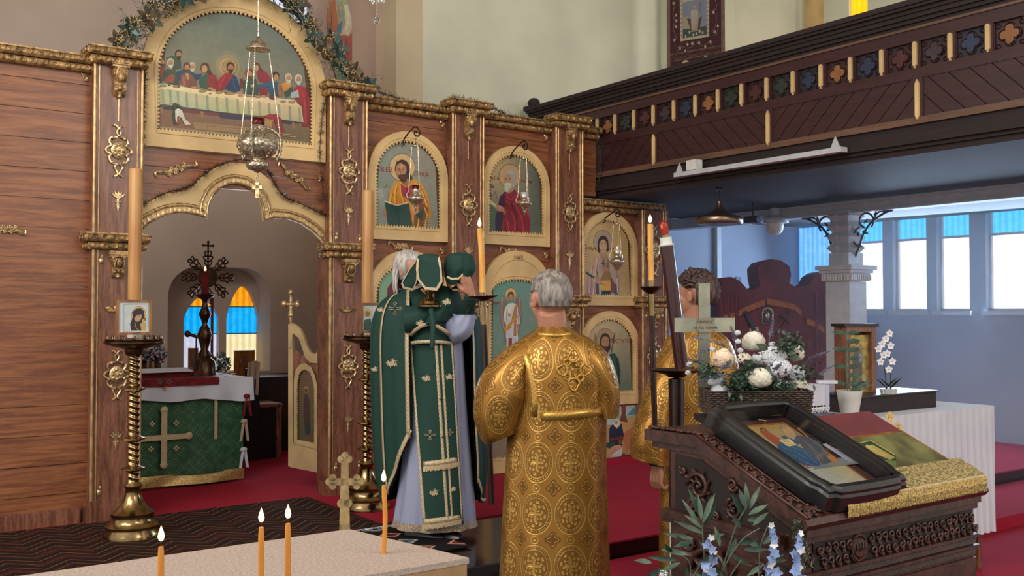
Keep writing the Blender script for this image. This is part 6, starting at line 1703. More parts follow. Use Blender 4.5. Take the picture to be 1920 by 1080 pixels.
m = MB(); a, b = T(1478, 588, FB - .02), T(1452, 625, FB - .02); m.tube([a, b], .009, 6); d = (a - b).normalized(); s = d.cross(FW); c = a.lerp(b, .3); m.tube([c - s * .05, c + s * .05], .011, 6).ball(a, .016, 6, 4).ball(c - s * .05, .014, 6, 4).ball(c + s * .05, .014, 6, 4); m.tube([T(1458, 612, FB - .02) + RT * .02 * cos(x) + UZ * .05 * sin(x) - UZ * .08 for x in [2 * pi * k / 14 for k in range(14)]], .004, 4, True)
m.build('hanging_cross', 'bronze', th, 60)
m = MB(); a, b = T(1398, 588, FB - .02), T(1413, 620, FB - .02); m.tube([a, b], [.02, .035], 6).ball(a, .03, 6, 4); m.build('hanging_tassel', 'black', th, 60)
MB().prism([b + UZ * .03 - RT * .045, b + UZ * .04 + RT * .045, b - UZ * .06 + RT * .055, b - UZ * .07 - RT * .05], -FW * .02).build('tassel_fringe', 'plaster_brown', th)
MB().obox(T(1450, 800, FT) - UZ * .35, RT * .62, FW * .22, UZ * .36).build('seat_base', 'throne_red', th)

# table with a grey cloth, the shrine, plants and the lace cloth
FTb = 5.5; TT = lambda u, v, f=FTb: CAM + ray(u, v) * f
ztab = TT(1590, 776).z; ctab = TT(1640, 776)
tb = thing('side_table', (ctab.x, ctab.y + .3, 0), 'table under a grey-white pleated cloth behind the carved lectern', 'table')
x0, x1, y0, y1 = ctab.x - .62, ctab.x + 1.0, ctab.y - .10, ctab.y + .55
MB().box((x0, y0, ztab - .03), (x1, y1, ztab - .006)).build('table_top', 'pine_dark', tb)
for x in (x0 + .05, x1 - .05):
    for y in (y0 + .05, y1 - .05): MB().box((x - .02, y - .02, .014), (x + .02, y + .02, ztab - .03)).build('leg', 'pine_dark', tb)
tc = thing('table_cloth', (ctab.x, y0, ztab), 'grey-white pleated cloth hanging from the table behind the lectern', 'cloth')
MB().box((x0 - .02, y0 - .02, ztab - .005), (x1 + .02, y1 + .02, ztab)).build('cloth_top', 'linen', tc)
MB().grid(lambda u, v: V((x0 - .02 + (x1 - x0 + .04) * u, y0 - .03 - .015 * v * sin(u * 150) - .01 * v, ztab - .75 * v)), 200, 6).build('skirt', 'linen', tc, 180)
# dark box and shrine stand on it
q = TT(1612, 774, 5.35); bxm = thing('dark_box', (q.x + .3, q.y, ztab), 'long dark wooden box on the table right of the white pot', 'box')
q0, q1 = TT(1612, 772, 5.45), TT(1612, 746, 5.45)
MB().box((q0.x, q0.y, ztab + .001), (q0.x + .75, q0.y + .28, q1.z)).build('body', 'oxblood_dark', bxm); MB().box((q0.x - .01, q0.y - .01, q1.z), (q0.x + .76, q0.y + .29, q1.z + .008)).build('lid', 'ebony', bxm)
fS = 5.75; a, b = TT(1567, 770, fS), TT(1640, 612, fS)
zs0 = ztab + .001
sh = thing('framed_shrine', ((a.x + b.x) / 2, (a.y + b.y) / 2, zs0), 'tall dark wooden shrine holding a gilded icon of a standing saint', 'shrine')
cS = (a + b) / 2; wS = (b - a).dot(RT) / 2; hS = (b.z - zs0) / 2; cS.z = zs0 + hS
rr = (RT * .93 + FW * .36).normalized(); ff = V((-rr.y, rr.x, 0)); wS *= .95
for c, ax, ay, az in ((cS - rr * (wS - .015), rr * .015, ff * .05, UZ * hS), (cS + rr * (wS - .015), rr * .015, ff * .05, UZ * hS), (cS + UZ * (hS - .015), rr * (wS - .03), ff * .05, UZ * .015), (cS - UZ * (hS - .015), rr * (wS - .03), ff * .05, UZ * .015), (cS + ff * .03, rr * (wS - .03), ff * .01, UZ * (hS - .03))):
    MB().obox(c, ax, ay, az).build('frame_board', 'pine_dark', sh)
MB().obox(cS + UZ * (hS + .008), rr * (wS + .015), ff * .06, UZ * .008).build('cornice', 'ebony', sh)
MT['gold_leaf'] = simple('gold_leaf_ground', 'b09c5c', .4, .35, .25, 30)
MB().obox(cS - ff * .018, rr * (wS - .03), ff * .002, UZ * (hS - .05)).build('icon_ground', 'gold_leaf', sh)
P = Paint((1490, 590, 5.142), (cS - ff * .0205, -ff))
P.ell('a08c4c', 600, 262, 40, 45).ell('5c5048', 600, 262, 22, 26).poly('5c5460', [560, 400, 590, 310, 620, 310, 650, 400, 648, 660, 560, 660]).poly('8c8c8c', [620, 360, 660, 390, 660, 450, 620, 460]).poly('6c5c4c', [575, 480, 630, 480, 630, 680, 580, 680]).poly('3c4438', [660, 640, 695, 640, 695, 700, 560, 700, 560, 660]).ell('b0a890', 675, 620, 16, 26)
P.build('painting', sh)


def leafm(m, p, d, L, w, up=UZ, droop=.2, n=4, fold=.15):
    """one pointed leaf as a small curved strip"""
    p, d = V(p), V(d).normalized(); s = d.cross(V(up)); s = s.normalized() if s.length > .01 else d.orthogonal().normalized(); nn = s.cross(d)
    vs = []
    for i in range(n + 1):
        t = i / n; c = p + d * L * t - V(up) * droop * L * t * t; ww = w * sin(pi * min(.98, max(.04, t ** .8)))
        vs += [c - s * ww + nn * fold * ww, c, c + s * ww + nn * fold * ww]
    m.add(vs, [q for i in range(n) for q in ((3 * i, 3 * i + 1, 3 * i + 4, 3 * i + 3), (3 * i + 1, 3 * i + 2, 3 * i + 5, 3 * i + 4))]); return m


c = TT(1593, 776, 5.25); c.z = ztab + .001; k = 5.25 / 1850
pp = thing('potted_plant', tuple(c), 'white flowerpot with a tall leafy green stem before the shrine', 'plant')
MB().lathe([(0, 0), (.046, 0), (.050, .05), (.065, .135), (.068, .15), (.062, .15), (.058, .135), (0, .13)], c, 28).build('pot', 'white', pp, 50)
MB().lathe([(0, .138), (.058, .139)], c, 16, caps=False).build('soil', 'bronze', pp)
st = bez([c + UZ * .13 - RT * .008, c + UZ * .25 - RT * .012, c + UZ * .47 - RT * .012], 6); MB().tube(st, .004, 6).build('stem', 'leaf', pp)
for i in range(7):
    p = c + UZ * (.18 + .045 * i) - RT * .012
    for s in (1, -1):
        if s < 0 and i % 2: continue
        leafm(MB(), p, RT * s + UZ * .25 - FW * .2 * s, .075, .016, up=-FW * .8 + UZ * .5, droop=.2).build('leaf', 'leaf_dark', pp, 180)
for d in ((.8, .5), (1, .35), (.6, .9), (.5, .2), (1.1, .6)): leafm(MB(), c + UZ * .14, RT * d[0] + UZ * d[1] - FW * .2, .13, .009, up=-FW, droop=.1).build('leaf', 'leaf', pp, 180)
for (u, v0, v1, lb) in ((1662, 745, 625, 'white orchid with a tall spike of blooms, right of the shrine'), (1648, 745, 645, 'shorter white orchid beside the shrine frame')):
    f_ = 6.2; b0 = TT(u + (8 if u > 1655 else 14), v0, 5.6); b0.z = q1.z + .009; e = TT(u, v1, 5.6); t = thing('orchid', tuple(b0), lb, 'plant')
    MB().lathe([(0, 0), (.03, 0), (.038, .03), (.03, .03)], b0, 14).build('pot', 'clear_glass', t)
    P = bez([b0 + UZ * .03, b0.lerp(e, .5) + RT * .01, e], 6); MB().tube(P, .003, 5).build('stem', 'leaf_dark', t)
    for i in range(6 if u > 1655 else 4):
        p = P[-1 - i * 1] + RT * (.012 * (-1) ** i) - UZ * .012 * i - FW * .012; m = MB()
        for a in range(5): e2 = RT * cos(a * 1.257 + .3) + UZ * sin(a * 1.257 + .3); leafm(m, p, e2 - FW * .2, .024, .011, up=-FW, droop=.0, n=2)
        m.build('blossom', 'petal_white', t, 180); MB().ball(p - FW * .008, .004, 6, 4).build('blossom_heart', 'wax_yellow', t)
    for s in (-1, 1): leafm(MB(), b0 + UZ * .03, RT * s + UZ * 1.1, .10, .02, droop=.1).build('leaf', 'leaf_dark', t, 180)
# box under a lace-edged cloth
a = TT(1500, 715, 5.0); b = TT(1571, 775, 5.0)
lc = thing('lace_cloth', ((a.x + b.x) / 2, (a.y + b.y) / 2 + .1, b.z), 'white lace-edged cloth over a box behind the flower basket', 'cloth')
X0, X1, Yf, Zt, Zb = a.x - .2, b.x, (a.y + b.y) / 2, at(1540, 722, Y=(a.y + b.y) / 2).z, max(b.z, ztab + .01)
MB().box((X0 + .01, Yf + .006, ztab + .001), (X1 - .01, Yf + .25, Zt - .004)).build('box', 'oxblood_dark', lc)
MB().box((X0, Yf, Zt - .003), (X1, Yf + .26, Zt)).build('cloth_top', 'linen', lc)
MB().grid(lambda u, v: V((X0 + (X1 - X0) * u, Yf - .003 - .002 * sin(u * 20), Zt - (Zt - Zb) * .72 * v)), 20, 4).build('cloth_front', 'linen', lc, 180)
m = MB(); zl = Zt - (Zt - Zb) * .72; nsc = 14
for i in range(nsc):
    x = X0 + (X1 - X0) * (i + .5) / nsc; w_ = (X1 - X0) / nsc / 2
    for r_ in (1.0, .55): m.tube([(x + w_ * r_ * cos(a_), Yf - .004, zl - .012 - .022 * r_ * sin(a_)) for a_ in [pi * k / 7 for k in range(8)]], .0022, 4)
    m.tube([(x - w_, Yf - .004, zl - .012), (x - w_, Yf - .004, zl)], .0015, 3); m.ball((x, Yf - .004, zl - .014), .0045, 5, 3)
m.box((X0, Yf - .005, zl - .014), (X1, Yf - .002, zl - .008)); tag(m.build('lace_edge', 'petal_white', lc), kind='stuff')
MB().box((X1 - .03, Yf - .006, Zb + .01), (X1 - .004, Yf - .003, Zt)).build('lace_corner', 'lace', lc)
q = TT(1550, 712, 5.1); tag(MB().obox(V((q.x, q.y, Zt + .01)), RT * .05, FW * .02, UZ * .008).build('folded_cloth', 'linen'), 'small folded white cloth on top of the lace-covered box', 'cloth')

# ================================================================ CARVED LECTERN
LXa, LXb = -.946, .06
lec = thing('lectern', (-.45, -4.7, 0), 'dark carved wooden lectern with sloping top and scrollwork panels', 'lectern')
S0, S1 = V((0, -4.545, 1.155)), V((0, -4.989, .953)); sd = (S1 - S0).normalized(); sn = V((0, sd.z, -sd.y)); sn = sn if sn.z > 0 else -sn
SLn, SLp = sn, V((0, S0.y, S0.z))
prof = [(-4.30, 1.155), (-4.545, 1.155), (-4.989, .953), (-4.999, .935), (-4.985, .918), (-4.545, 1.118), (-4.30, 1.118)]
MB().prism([(LXa, y, z) for y, z in prof], (LXb - LXa, 0, 0)).build('sloping_top', 'carved', lec)
MB().prism([(LXa + .02, y, z) for y, z in [(-4.32, 1.118), (-4.545, 1.118), (-4.97, .925), (-4.97, .90), (-4.545, 1.093), (-4.32, 1.093)]], (LXb - LXa - .04, 0, 0)).build('under_moulding', 'carved', lec)
MB().prism([(LXa + .03, y, z) for y, z in [(-4.40, 1.10), (-4.545, 1.095), (-4.955, .905), (-4.955, 0.015), (-4.40, .015)]], (LXb - LXa - .06, 0, 0)).build('carcass', 'carved', lec)
for z0, z1, d in ((.862, .89, .035), (.845, .862, .02)):
    MB().box((LXa + .03 - d, -4.955 - d if z0 < .7 else -4.90, z0), (LXa + .035, -4.38, z1)).build('side_moulding', 'carved', lec)
MB().box((LXa + .015, -4.97, 1.02 - .15), (LXa + .035, -4.93, .93)).build('corner_post', 'carved', lec)
# carved bands on the top: running scrolls with beads along the left slope and along the front
m = MB()
L_ = (S1 - S0).length; n_ = 13
for i in range(n_):
    c = V((LXa + .035, 0, 0)) + V((0, S0.y, S0.z)) + sd * (L_ * (i + .5) / n_) + sn * .006
    m.tube(spiral(c, UX, sd, .003, .018, i * 2.4, 1.3, 10), .0045, 5).ball(c, .007, 6, 4); m.ball(c + sd * .017 - UX * .018, .007, 6, 4).ball(c + sd * .014 + UX * .02, .006, 6, 4)
for i in range(10):
    c = V((LXa + .035, -4.31 - .025 * i, 1.161)); m.tube(spiral(c, UX, UY, .003, .017, i * 2.4, 1.3, 10), .0045, 5).ball(c, .007, 6, 4)
tag(m.build('carved_side_band', 'carved', lec, 180), kind='stuff')
m = MB(); n_ = 22
for i in range(n_):
    c = V((LXa + .03 + (LXb - LXa - .05) * (i + .5) / n_, 0, 0)) + V((0, S1.y, S1.z)) - sd * .035 + sn * .006
    m.tube(spiral(c, UX, sd, .003, .02, i * 2.4, 1.2, 10), .005, 5).ball(c - sd * .02 + UX * .018, .007, 6, 4)
    leafm(m, c + sd * .012, UX * .4 + sd, .024, .008, up=sn, droop=0, n=2)
tag(m.build('carved_front_band', 'carved', lec, 180), kind='stuff')
m = MB(); m.tube([V((LXa + .008, 0, 0)) + S0 + sn * .003, V((LXa + .008, 0, 0)) + S1 + sn * .003], .006, 6).tube([V((LXa + .07, 0, 0)) + S0 + sn * .003, V((LXa + .07, 0, 0)) + S1 - sd * .06 + sn * .003], .004, 6); m.build('bead', 'carved', lec, 180)


def acanthus(parent, c, ux, uz, nn, W_, H_, name):
    """scrollwork relief filling a panel"""
    m = MB(); rnd = random.Random(5)
    for (a, b, r, s, ph) in ((-.2, .12, .34, 1, 0), (.32, -.18, .24, -1, 1.2), (-.28, -.32, .18, -1, 2.2), (.30, .30, .16, 1, 3.0), (.05, -.42, .12, 1, .5), (-.44, .40, .10, -1, 1)):
        ctr = c + ux * a * W_ + uz * b * H_; R_ = r * min(W_, H_) * 1.25
        P = spiral(ctr, ux, uz * s, .15 * R_, R_ * .72, ph, 1.5, 26); m.tube([p + nn * .006 for p in P], [.006 + .008 * i / 26 * (R_ / .15) for i in range(27)], 6)
        for i in range(4, 26, 2):
            d = (P[i] - ctr).normalized(); tg = (P[i + 1] - P[i - 1]).normalized(); leafm(m, P[i] + nn * .006, d + tg * .9, R_ * .42, R_ * .10, up=nn, droop=-.15, n=3, fold=.5)
        m.ball(ctr + nn * .008, R_ * .14, 8, 5)
    o = m.build(name, 'carved', parent, 180); tag(o, kind='stuff'); return o


MT['carved_back'] = simple('dark_recess_wood', '1c0f0c', .6)
MB().prism([(LXa + .028, y, z) for y, z in [(-4.425, 1.08), (-4.545, 1.075), (-4.93, .90), (-4.93, .895), (-4.425, .895)]], (-.002, 0, 0)).build('side_panel', 'carved_back', lec)
acanthus(lec, V((LXa + .026, -4.60, .965)), -UY, UZ, -UX, .30, .16, 'side_carving')
acanthus(lec, V((LXa + .026, -4.68, .66)), -UY, UZ, -UX, .42, .32, 'side_carving')
MB().box((LXa + .01, -4.96, .45), (LXa + .035, -4.92, .84)).build('corner_post', 'carved', lec)
# front: moulding, pierced frieze with a round boss, lower rope bands
FY = -4.958
for z0, z1, d in ((.895, .918, .022), (.872, .893, .008), (.77, .782, .012), (.735, .745, .014)): MB().box((LXa + .02, FY - d, z0), (LXb - .02, FY, z1)).build('front_moulding', 'carved', lec)
m = MB()
for i in range(24):
    x = LXa + .10 + .037 * i
    if abs(x - (-.655)) < .04: continue
    for r_, z in ((0, .845), (1, .805)):
        c = V((x + .018 * r_, FY - .006, z)); m.tube(spiral(c, UX, UZ, .004, .017, i + r_ * 2, 1.1, 8), .005, 5); leafm(m, c, UX * .7 - UZ, .03, .008, up=-UY, droop=0, n=2)
tag(m.build('carved_frieze', 'carved', lec, 180), kind='stuff')
MB().box((LXa + .075, FY - .002, .785), (LXb - .05, FY, .87)).build('frieze_ground', 'carved_back', lec)
c = V((-.655, FY - .005, .828)); m = MB(); m.lathe([(0, .012), (.028, .010), (.032, .004), (.034, 0)], c, 18, (0, -1, 0)).tube([c + UX * .036 * cos(a) + UZ * .040 * sin(a) - UY * .004 for a in [2 * pi * k / 18 for k in range(18)]], .004, 5, True); m.build('boss', 'carved', lec, 50)
for k in range(4): MB().ball(c + UX * .012 * (k - 1.5) * 1.2 - UY * .014 + UZ * .004, (.005, .003, .014), 6, 4).build('boss_petal', 'carved', lec)
m = MB()
for zz_ in (.758, .722):
    for i in range(120):
        x = LXa + .05 + (LXb - LXa - .08) * i / 120; m.tube([(x, FY - .006, zz_ - .009), (x + .009, FY - .006, zz_ + .009)], .0022, 4, caps=False)
tag(m.build('rope_band', 'carved', lec), kind='stuff')
c = V((LXa + .055, FY - .004, .82)); m = MB(); m.tube(spiral(c, UX, UZ * 1.8, .004, .018, 0, 1.6, 12), .004, 5); m.build('corner_carving', 'carved', lec, 180)
MB().box((LXa + .03, FY - .006, .60), (LXb - .03, FY, .70)).build('lower_panel', 'carved', lec)

# the framed icon lying on the slope
SP = lambda x, s, off: V((x, S0.y, S0.z)) + sd * s + sn * off          # s measured down the slope from the bend
ib = thing('icon_case', tuple(SP(-.645, .2, .004)), 'deep black-framed icon lying on the carved lectern', 'icon')
x0, x1, s0, s1, hh = -.852, -.445, -.055, .475, .085
def slab(x0, x1, s0, s1, o0, o1): return MB().add([SP(x, s, o) for o in (o0, o1) for s in (s0, s1) for x in (x0, x1)], [(0, 2, 3, 1), (4, 5, 7, 6), (0, 1, 5, 4), (1, 3, 7, 5), (3, 2, 6, 7), (2, 0, 4, 6)])
w_ = .042
def mould(name, a, b, inner, steps):
    """moulded frame side running from a to b (x, s); inner is the inward direction"""
    m = MB(); n_ = 25
    pts = []
    for i in range(n_):
        t = i / (n_ - 1); bulge = .010 * (1 if .12 < t < .88 else 0) + .006 * sin(pi * t) * (1 if .12 < t < .88 else 0)
        pts.append((a[0] + (b[0] - a[0]) * t - inner[0] * bulge, a[1] + (b[1] - a[1]) * t - inner[1] * bulge))
    prof_ = [(0, .006), (0, hh - .03), (.006, hh - .022), (.006, hh - .012), (.012, hh - .004), (.018, hh), (w_ - .008, hh), (w_, hh - .006), (w_, .012)]
    vs = [];
    for i, (px_, ps_) in enumerate(pts):
        t = i / (n_ - 1)
        for q, o in prof_:
            ex = (t - .5) * 2
            cx_, cs_ = px_ + inner[0] * q, ps_ + inner[1] * q
            # mitre
            along = V((b[0] - a[0], b[1] - a[1], 0)).normalized(); mt = q * (1 if t == 0 else (-1 if t == 1 else 0)); cx_ += along.x * mt; cs_ += along.y * mt
            vs.append(SP(cx_, cs_, o))
    k_ = len(prof_); m.add(vs, [(i * k_ + j, i * k_ + j + 1, (i + 1) * k_ + j + 1, (i + 1) * k_ + j) for i in range(n_ - 1) for j in range(k_ - 1)])
    return m.build(name, 'ebony', ib, 30)
mould('frame_side', (x0, s0), (x0, s1), (1, 0), 0); mould('frame_side', (x1, s1), (x1, s0), (-1, 0), 0); mould('frame_side', (x1, s0), (x0, s0), (0, 1), 0); mould('frame_side', (x0, s1), (x1, s1), (0, -1), 0)
slab(x0 + .004, x1 - .004, s0 + .004, s1 - .004, .003, .010).build('back_board', 'oxblood_dark', ib)
slab(x0 + w_, x1 - w_, s0 + w_, s1 - w_, .012, .030).build('mat', 'oxblood', ib)
px0, px1, ps0, ps1 = x0 + w_ + .006, x1 - w_ - .045, s0 + w_ + .03, s1 - w_ - .012
slab(px0, px1, ps0, ps1, .030, .033).build('wood_edge', 'pine_gold', ib)
P = Paint((1420, 720, 4.5), (SP(0, 0, .0345), sn)); k0 = len(P.mb.f)
def quad(P, x0, x1, s0, s1, cs):
    i = len(P.mb.f); P.mb.add([SP(x0, s0, .0342), SP(x1, s0, .0342), SP(x1, s1, .0342), SP(x0, s1, .0342)][::-1], [(0, 1, 2, 3)]); P.mb.col[i] = [lin(c) for c in cs]
xm = px0 + .014; quad(P, xm, px1 - .014, ps0 + .014, ps1 - .02, ('8c9ca0', '9c9474', '8c7440', '9c7c40'))
P.poly('6a7474', [440, 640, 480, 720, 860, 670, 700, 560, 560, 500, 720, 620]).poly('8c4a34', [20, 400, 60, 372, 120, 420, 190, 460, 200, 520, 150, 510, 60, 440]).poly('2c4868', [165, 520, 200, 490, 330, 520, 420, 560, 560, 660, 520, 690, 430, 690, 300, 650, 200, 580]).poly('44484e', [330, 430, 420, 440, 520, 490, 600, 590, 650, 650, 560, 680, 480, 620, 400, 560, 350, 490]).poly('3c4c60', [200, 440, 330, 410, 360, 500, 330, 520, 240, 480])
P.poly('a08c5c', [200, 360, 250, 350, 330, 430, 310, 470, 240, 440]).poly('c4b484', [182, 470, 270, 462, 335, 515, 255, 528]).poly('9c6c34', [575, 590, 640, 620, 700, 650, 640, 665, 600, 630]).poly('8a9ca4', [550, 510, 580, 500, 800, 640, 820, 670, 760, 650]).ell('5c3c24', 50, 385, 30, 18, .4).ell('8a6040', 55, 390, 18, 11, .4).ell('7c7464', 220, 362, 28, 16, .4).ell('9c7450', 225, 366, 16, 10, .4)
for q in ([220, 540, 320, 570, 430, 640], [240, 520, 380, 560, 500, 670], [300, 600, 400, 660, 470, 685]): P.line('4c6c90', 5, q)
for q in ([380, 470, 470, 540, 560, 650], [420, 500, 500, 600, 540, 680], [440, 460, 540, 530, 620, 640]): P.line('64707c', 5, q)
for k in range(4): P.line('6c5c34', 2, [200 + 16 * k, 478 + 12 * k, 262 + 16 * k, 472 + 12 * k])
P.line('a08850', 6, [340, 370, 430, 450]).line('b8a468', 4, [10, 300, 80, 310, 60, 325]).line('8c3c28', 6, [370, 670, 440, 705, 470, 685]); P.line('b89c54', 4, [0, 265, 200, 262])
P.build('painting', ib)
MT['glazing'] = None
g_ = Mat('icon_glass', .03); tb_ = g_.node('ShaderNodeBsdfTransparent'); gb_ = g_.node('ShaderNodeBsdfGlossy'); gb_.inputs['Roughness'].default_value = .04; mx_ = g_.node('ShaderNodeMixShader'); mx_.inputs[0].default_value = .05
g_.nt.links.new(tb_.outputs[0], mx_.inputs[1]); g_.nt.links.new(gb_.outputs[0], mx_.inputs[2]); g_.nt.links.new(mx_.outputs[0], g_.nt.nodes['Material Output'].inputs[0]); MT['glazing'] = g_.m
slab(x0 + w_, x1 - w_, s0 + w_, s1 - w_, hh - .012, hh - .010).build('glass', 'glazing', ib)
# cloth with fringe under it, front lip, second icon, red board
q0, q1 = SP(-.80, .43, .004), SP(.02, .49, .03)
MB().prism([SP(-.83, s, o) for s, o in ((.40, .004), (.46, .004), (.475, .03), (.45, .04), (.43, .022))], (.86, 0, 0)).build('lip', 'carved', lec)
gc = thing('gold_runner', tuple(SP(-.4, .47, .04)), 'patterned gold cloth with a long fringe over the lectern front', 'cloth')
XA, XB = -.757, .04
MB().grid(lambda u, v: SP(x1 + .012 + (XB - x1 - .012) * u, .37 + .107 * v, .044 - .012 * max(0, v - .7) + .001 * sin(u * 30)), 24, 6, False, lambda u, v: (u * .8, v * .12)).build('cloth', 'goldcloth', gc, 180)
f0 = SP(0, .480, .038); m = MB(); rnd = random.Random(3)
for i in range(330):
    x = XA + (XB - XA) * i / 330; L_ = .052 + rnd.uniform(-.003, .003); m.tube([(x, f0.y - .002, f0.z), (x + rnd.uniform(-.001, .001), f0.y - .006, f0.z - L_ * .5), (x + rnd.uniform(-.001, .001), f0.y - .004, f0.z - L_)], .0013, 4)
tag(m.build('fringe', 'thread', gc), kind='stuff'); MB().grid(lambda u, v: V((XA + (XB - XA) * u, f0.y + .001 - .004 * v, f0.z + .004 - .008 * v)), 20, 2, False, lambda u, v: (u, v)).build('fringe_head', 'trim', gc, 180)
rb = thing('lectern_board', tuple(SP(-.2, .1, .01)), 'plain dark wine-red board behind the black-framed icon', 'board')
slab(-.44, .05, -.03, .34, .002, .012).build('board', 'throne_red', rb)
a = SP(-.35, .20, .014); ic2 = thing('lectern_icon', tuple(a), 'smaller gold-framed icon right of the black-framed icon, partly hidden', 'icon')
slab(-.38, .02, .14, .40, .013, .026).build('board', 'pine_gold', ic2); MT['painted_ground'] = simple('olive_painted_ground', '66643c', .5, 0, .3, 9); slab(-.368, .008, .152, .388, .026, .0264).build('painted_field', 'painted_ground', ic2)
P = Paint((1420, 720, 4.5), (SP(0, 0, .0268), sn)); P.poly('283c28', [850, 500, 960, 478, 1170, 600, 1170, 760, 1100, 740]).poly('a0884c', [910, 530, 970, 510, 1060, 560, 1165, 620, 1120, 640, 1000, 590]).poly('5c6c3c', [1050, 640, 1170, 650, 1170, 740]).line('b89c5c', 6, [870, 495, 960, 478, 1165, 600])
for k in range(6): P.ell('b09c78', 925 + k * 28, 520 + k * 16, 12, 9)
P.build('painting', ic2)
m = MB()
for i in range(40):
    c = SP(-.43 + .006 * (i % 7) + i * .0012, .0 + i * .006, .018 + .004 * (i % 3)); m.tube(spiral(c, UX, sd, .002, .009, i, 1.4, 7), .0025, 4)
tag(m.build('gold_cord', 'thread'), 'loose gold cord lying beside the black-framed icon', 'cord', kind='stuff')
q = at(1672, 800, Y=-4.2); bc = thing('budded_cross', (q.x, -4.2, .9), 'pale gold budded cross at the right edge behind the lectern', 'cross')


def budded(parent, c, H, Wd, ux, nn, mat, r=.0, low=0, t=.006):
    """flat cross with trefoil ends, c is the crossing"""
    def bar(a, b, w0, w1=None):
        d = (b - a).normalized(); s = d.cross(nn).normalized(); w1 = w1 or w0; MB_ = M.prism([a - s * w0, b - s * w1, b + s * w1, a + s * w0], nn * t)
    M = MB(); s_ = Wd * .14
    bar(c + UZ * H * .36, c - UZ * (H * .64 + low), s_ * .8, s_ * 1.25); bar(c - ux * Wd * .42, c + ux * Wd * .42, s_ * .8)
    for e, d in ((c + UZ * H * .36, UZ), (c - ux * Wd * .40, -ux), (c + ux * Wd * .40, ux)):
        s = d.cross(nn).normalized()
        for o in (d * s_ * .9, s * s_ * .95, s * -s_ * .95): M.prism([e + o + (ux * cos(a) + UZ * sin(a)) * s_ * .85 for a in [2 * pi * k / 12 for k in range(12)]], nn * t)
    for o in (ux * s_ * .8, -ux * s_ * .8): M.prism([c - UZ * H * .34 + o + (ux * cos(a) * 1.0 + UZ * sin(a)) * s_ * 1.0 for a in [2 * pi * k / 12 for k in range(12)]], nn * t)
    return M.build('cross', mat, parent)


budded(bc, at(1668, 800, Y=-4.2), .13, .09, RT, -FW, 'cream', low=.2); q = at(1668, 870, Y=-4.2); MB().box((q.x - .012, q.y + .004, .014), (q.x + .012, q.y + .028, q.z + .05)).build('stem', 'darkrod', bc); MB().box((q.x - .08, q.y - .06, .014), (q.x + .08, q.y + .09, .04)).build('foot', 'darkrod', bc)

# basket of flowers on a white-legged stand, with the brass memorial cross behind it
fB = 3.95; B_ = lambda u, v, f=fB: CAM + ray(u, v) * f
bl0, br0 = B_(1326, 775), B_(1504, 775); zB = 1.158
bst = thing('flower_stand', ((bl0.x + br0.x) / 2, (bl0.y + br0.y) / 2, 0), 'white-legged stand behind the lectern carrying the flower basket', 'stand')
cB = (bl0 + br0) / 2; cB.z = zB; hw = (br0 - bl0).dot(RT) / 2
MB().obox(cB - UZ * .02, RT * (hw + .03), FW * .13, UZ * .012).build('stand_top', 'oxblood_dark', bst)
for s in (-1, 1):
    for r_ in (-1, 1):
        c = cB + RT * s * hw + FW * r_ * .1; c.z = .58; MB().obox(c, RT * .012, FW * .012, UZ * .545).build('leg', 'white', bst)
bk = thing('flower_basket', tuple(cB), 'dark wicker basket of ivory peonies, white hydrangea and lavender sprigs', 'flower arrangement')
m = MB(); hB = .105; ov = []
for row in range(13):
    z = zB + .005 + .0078 * row; pts = []
    for i in range(112):
        t = i / 112 * 4; k = int(t); f_ = t - k; cs_ = [(-1, -1), (1, -1), (1, 1), (-1, 1), (-1, -1)]; a, b = cs_[k], cs_[k + 1]; x, y = a[0] + (b[0] - a[0]) * f_, a[1] + (b[1] - a[1]) * f_
        fl = 1 + .0 + .05 * row / 12; o = .0035 * (1 if (i + row) % 2 else -1)
        pts.append(cB + RT * (x * hw * fl + (o * x if abs(x) > .99 else 0)) + FW * (y * .105 * fl + (o * y if abs(y) > .99 else 0)) + UZ * (z - zB))
    m.tube(pts, .0042, 4, True)
tag(m.build('woven_sides', 'wicker', bk, 180), kind='stuff')
MB().obox(cB + UZ * .05, RT * (hw - .01), FW * .095, UZ * .045).build('liner', 'black', bk)
rnd = random.Random(21)


def peony(c, r, mat, seed, name='peony', dense=84):
    rn = random.Random(seed); m = MB(); m.ball(c, r * .66, 10, 7)
    for i in range(dense):
        ph = i * 2.399; t = (i + .5) / dense; el = -0.75 + t * 2.1; rad = r * (1.0 - .22 * t)
        d = (RT * cos(ph) * cos(el) - FW * sin(ph) * cos(el) + UZ * sin(el)).normalized(); tu = (UZ - d * d.z); tu = tu.normalized() if tu.length > .05 else RT; s = d.cross(tu)
        w = r * (.44 - .18 * t); base = c + d * rad * .48 - tu * r * .30
        vs = []
        for a in range(4):
            for b in range(5):
                u, v = a / 3, b / 4 - .5; bow = (1 - (2 * v) ** 2)
                vs.append(base + tu * (r * .58 * u * (1 - .35 * (2 * v) ** 4 * u) * (1 + .10 * rn.random())) + s * w * 2 * v * sin(pi * (.25 + .5 * u)) + d * (rad * (.30 * sin(pi * (.1 + .55 * u)) + .05 * u ** 3) * (.35 + .65 * bow) + r * .02 * rn.random()))
        m.add(vs, [(a * 5 + b, a * 5 + b + 1, a * 5 + b + 6, a * 5 + b + 5) for a in range(3) for b in range(4)])
    o = m.build(name, mat, bk, 180); tag(o, kind='stuff') if False else None; return o


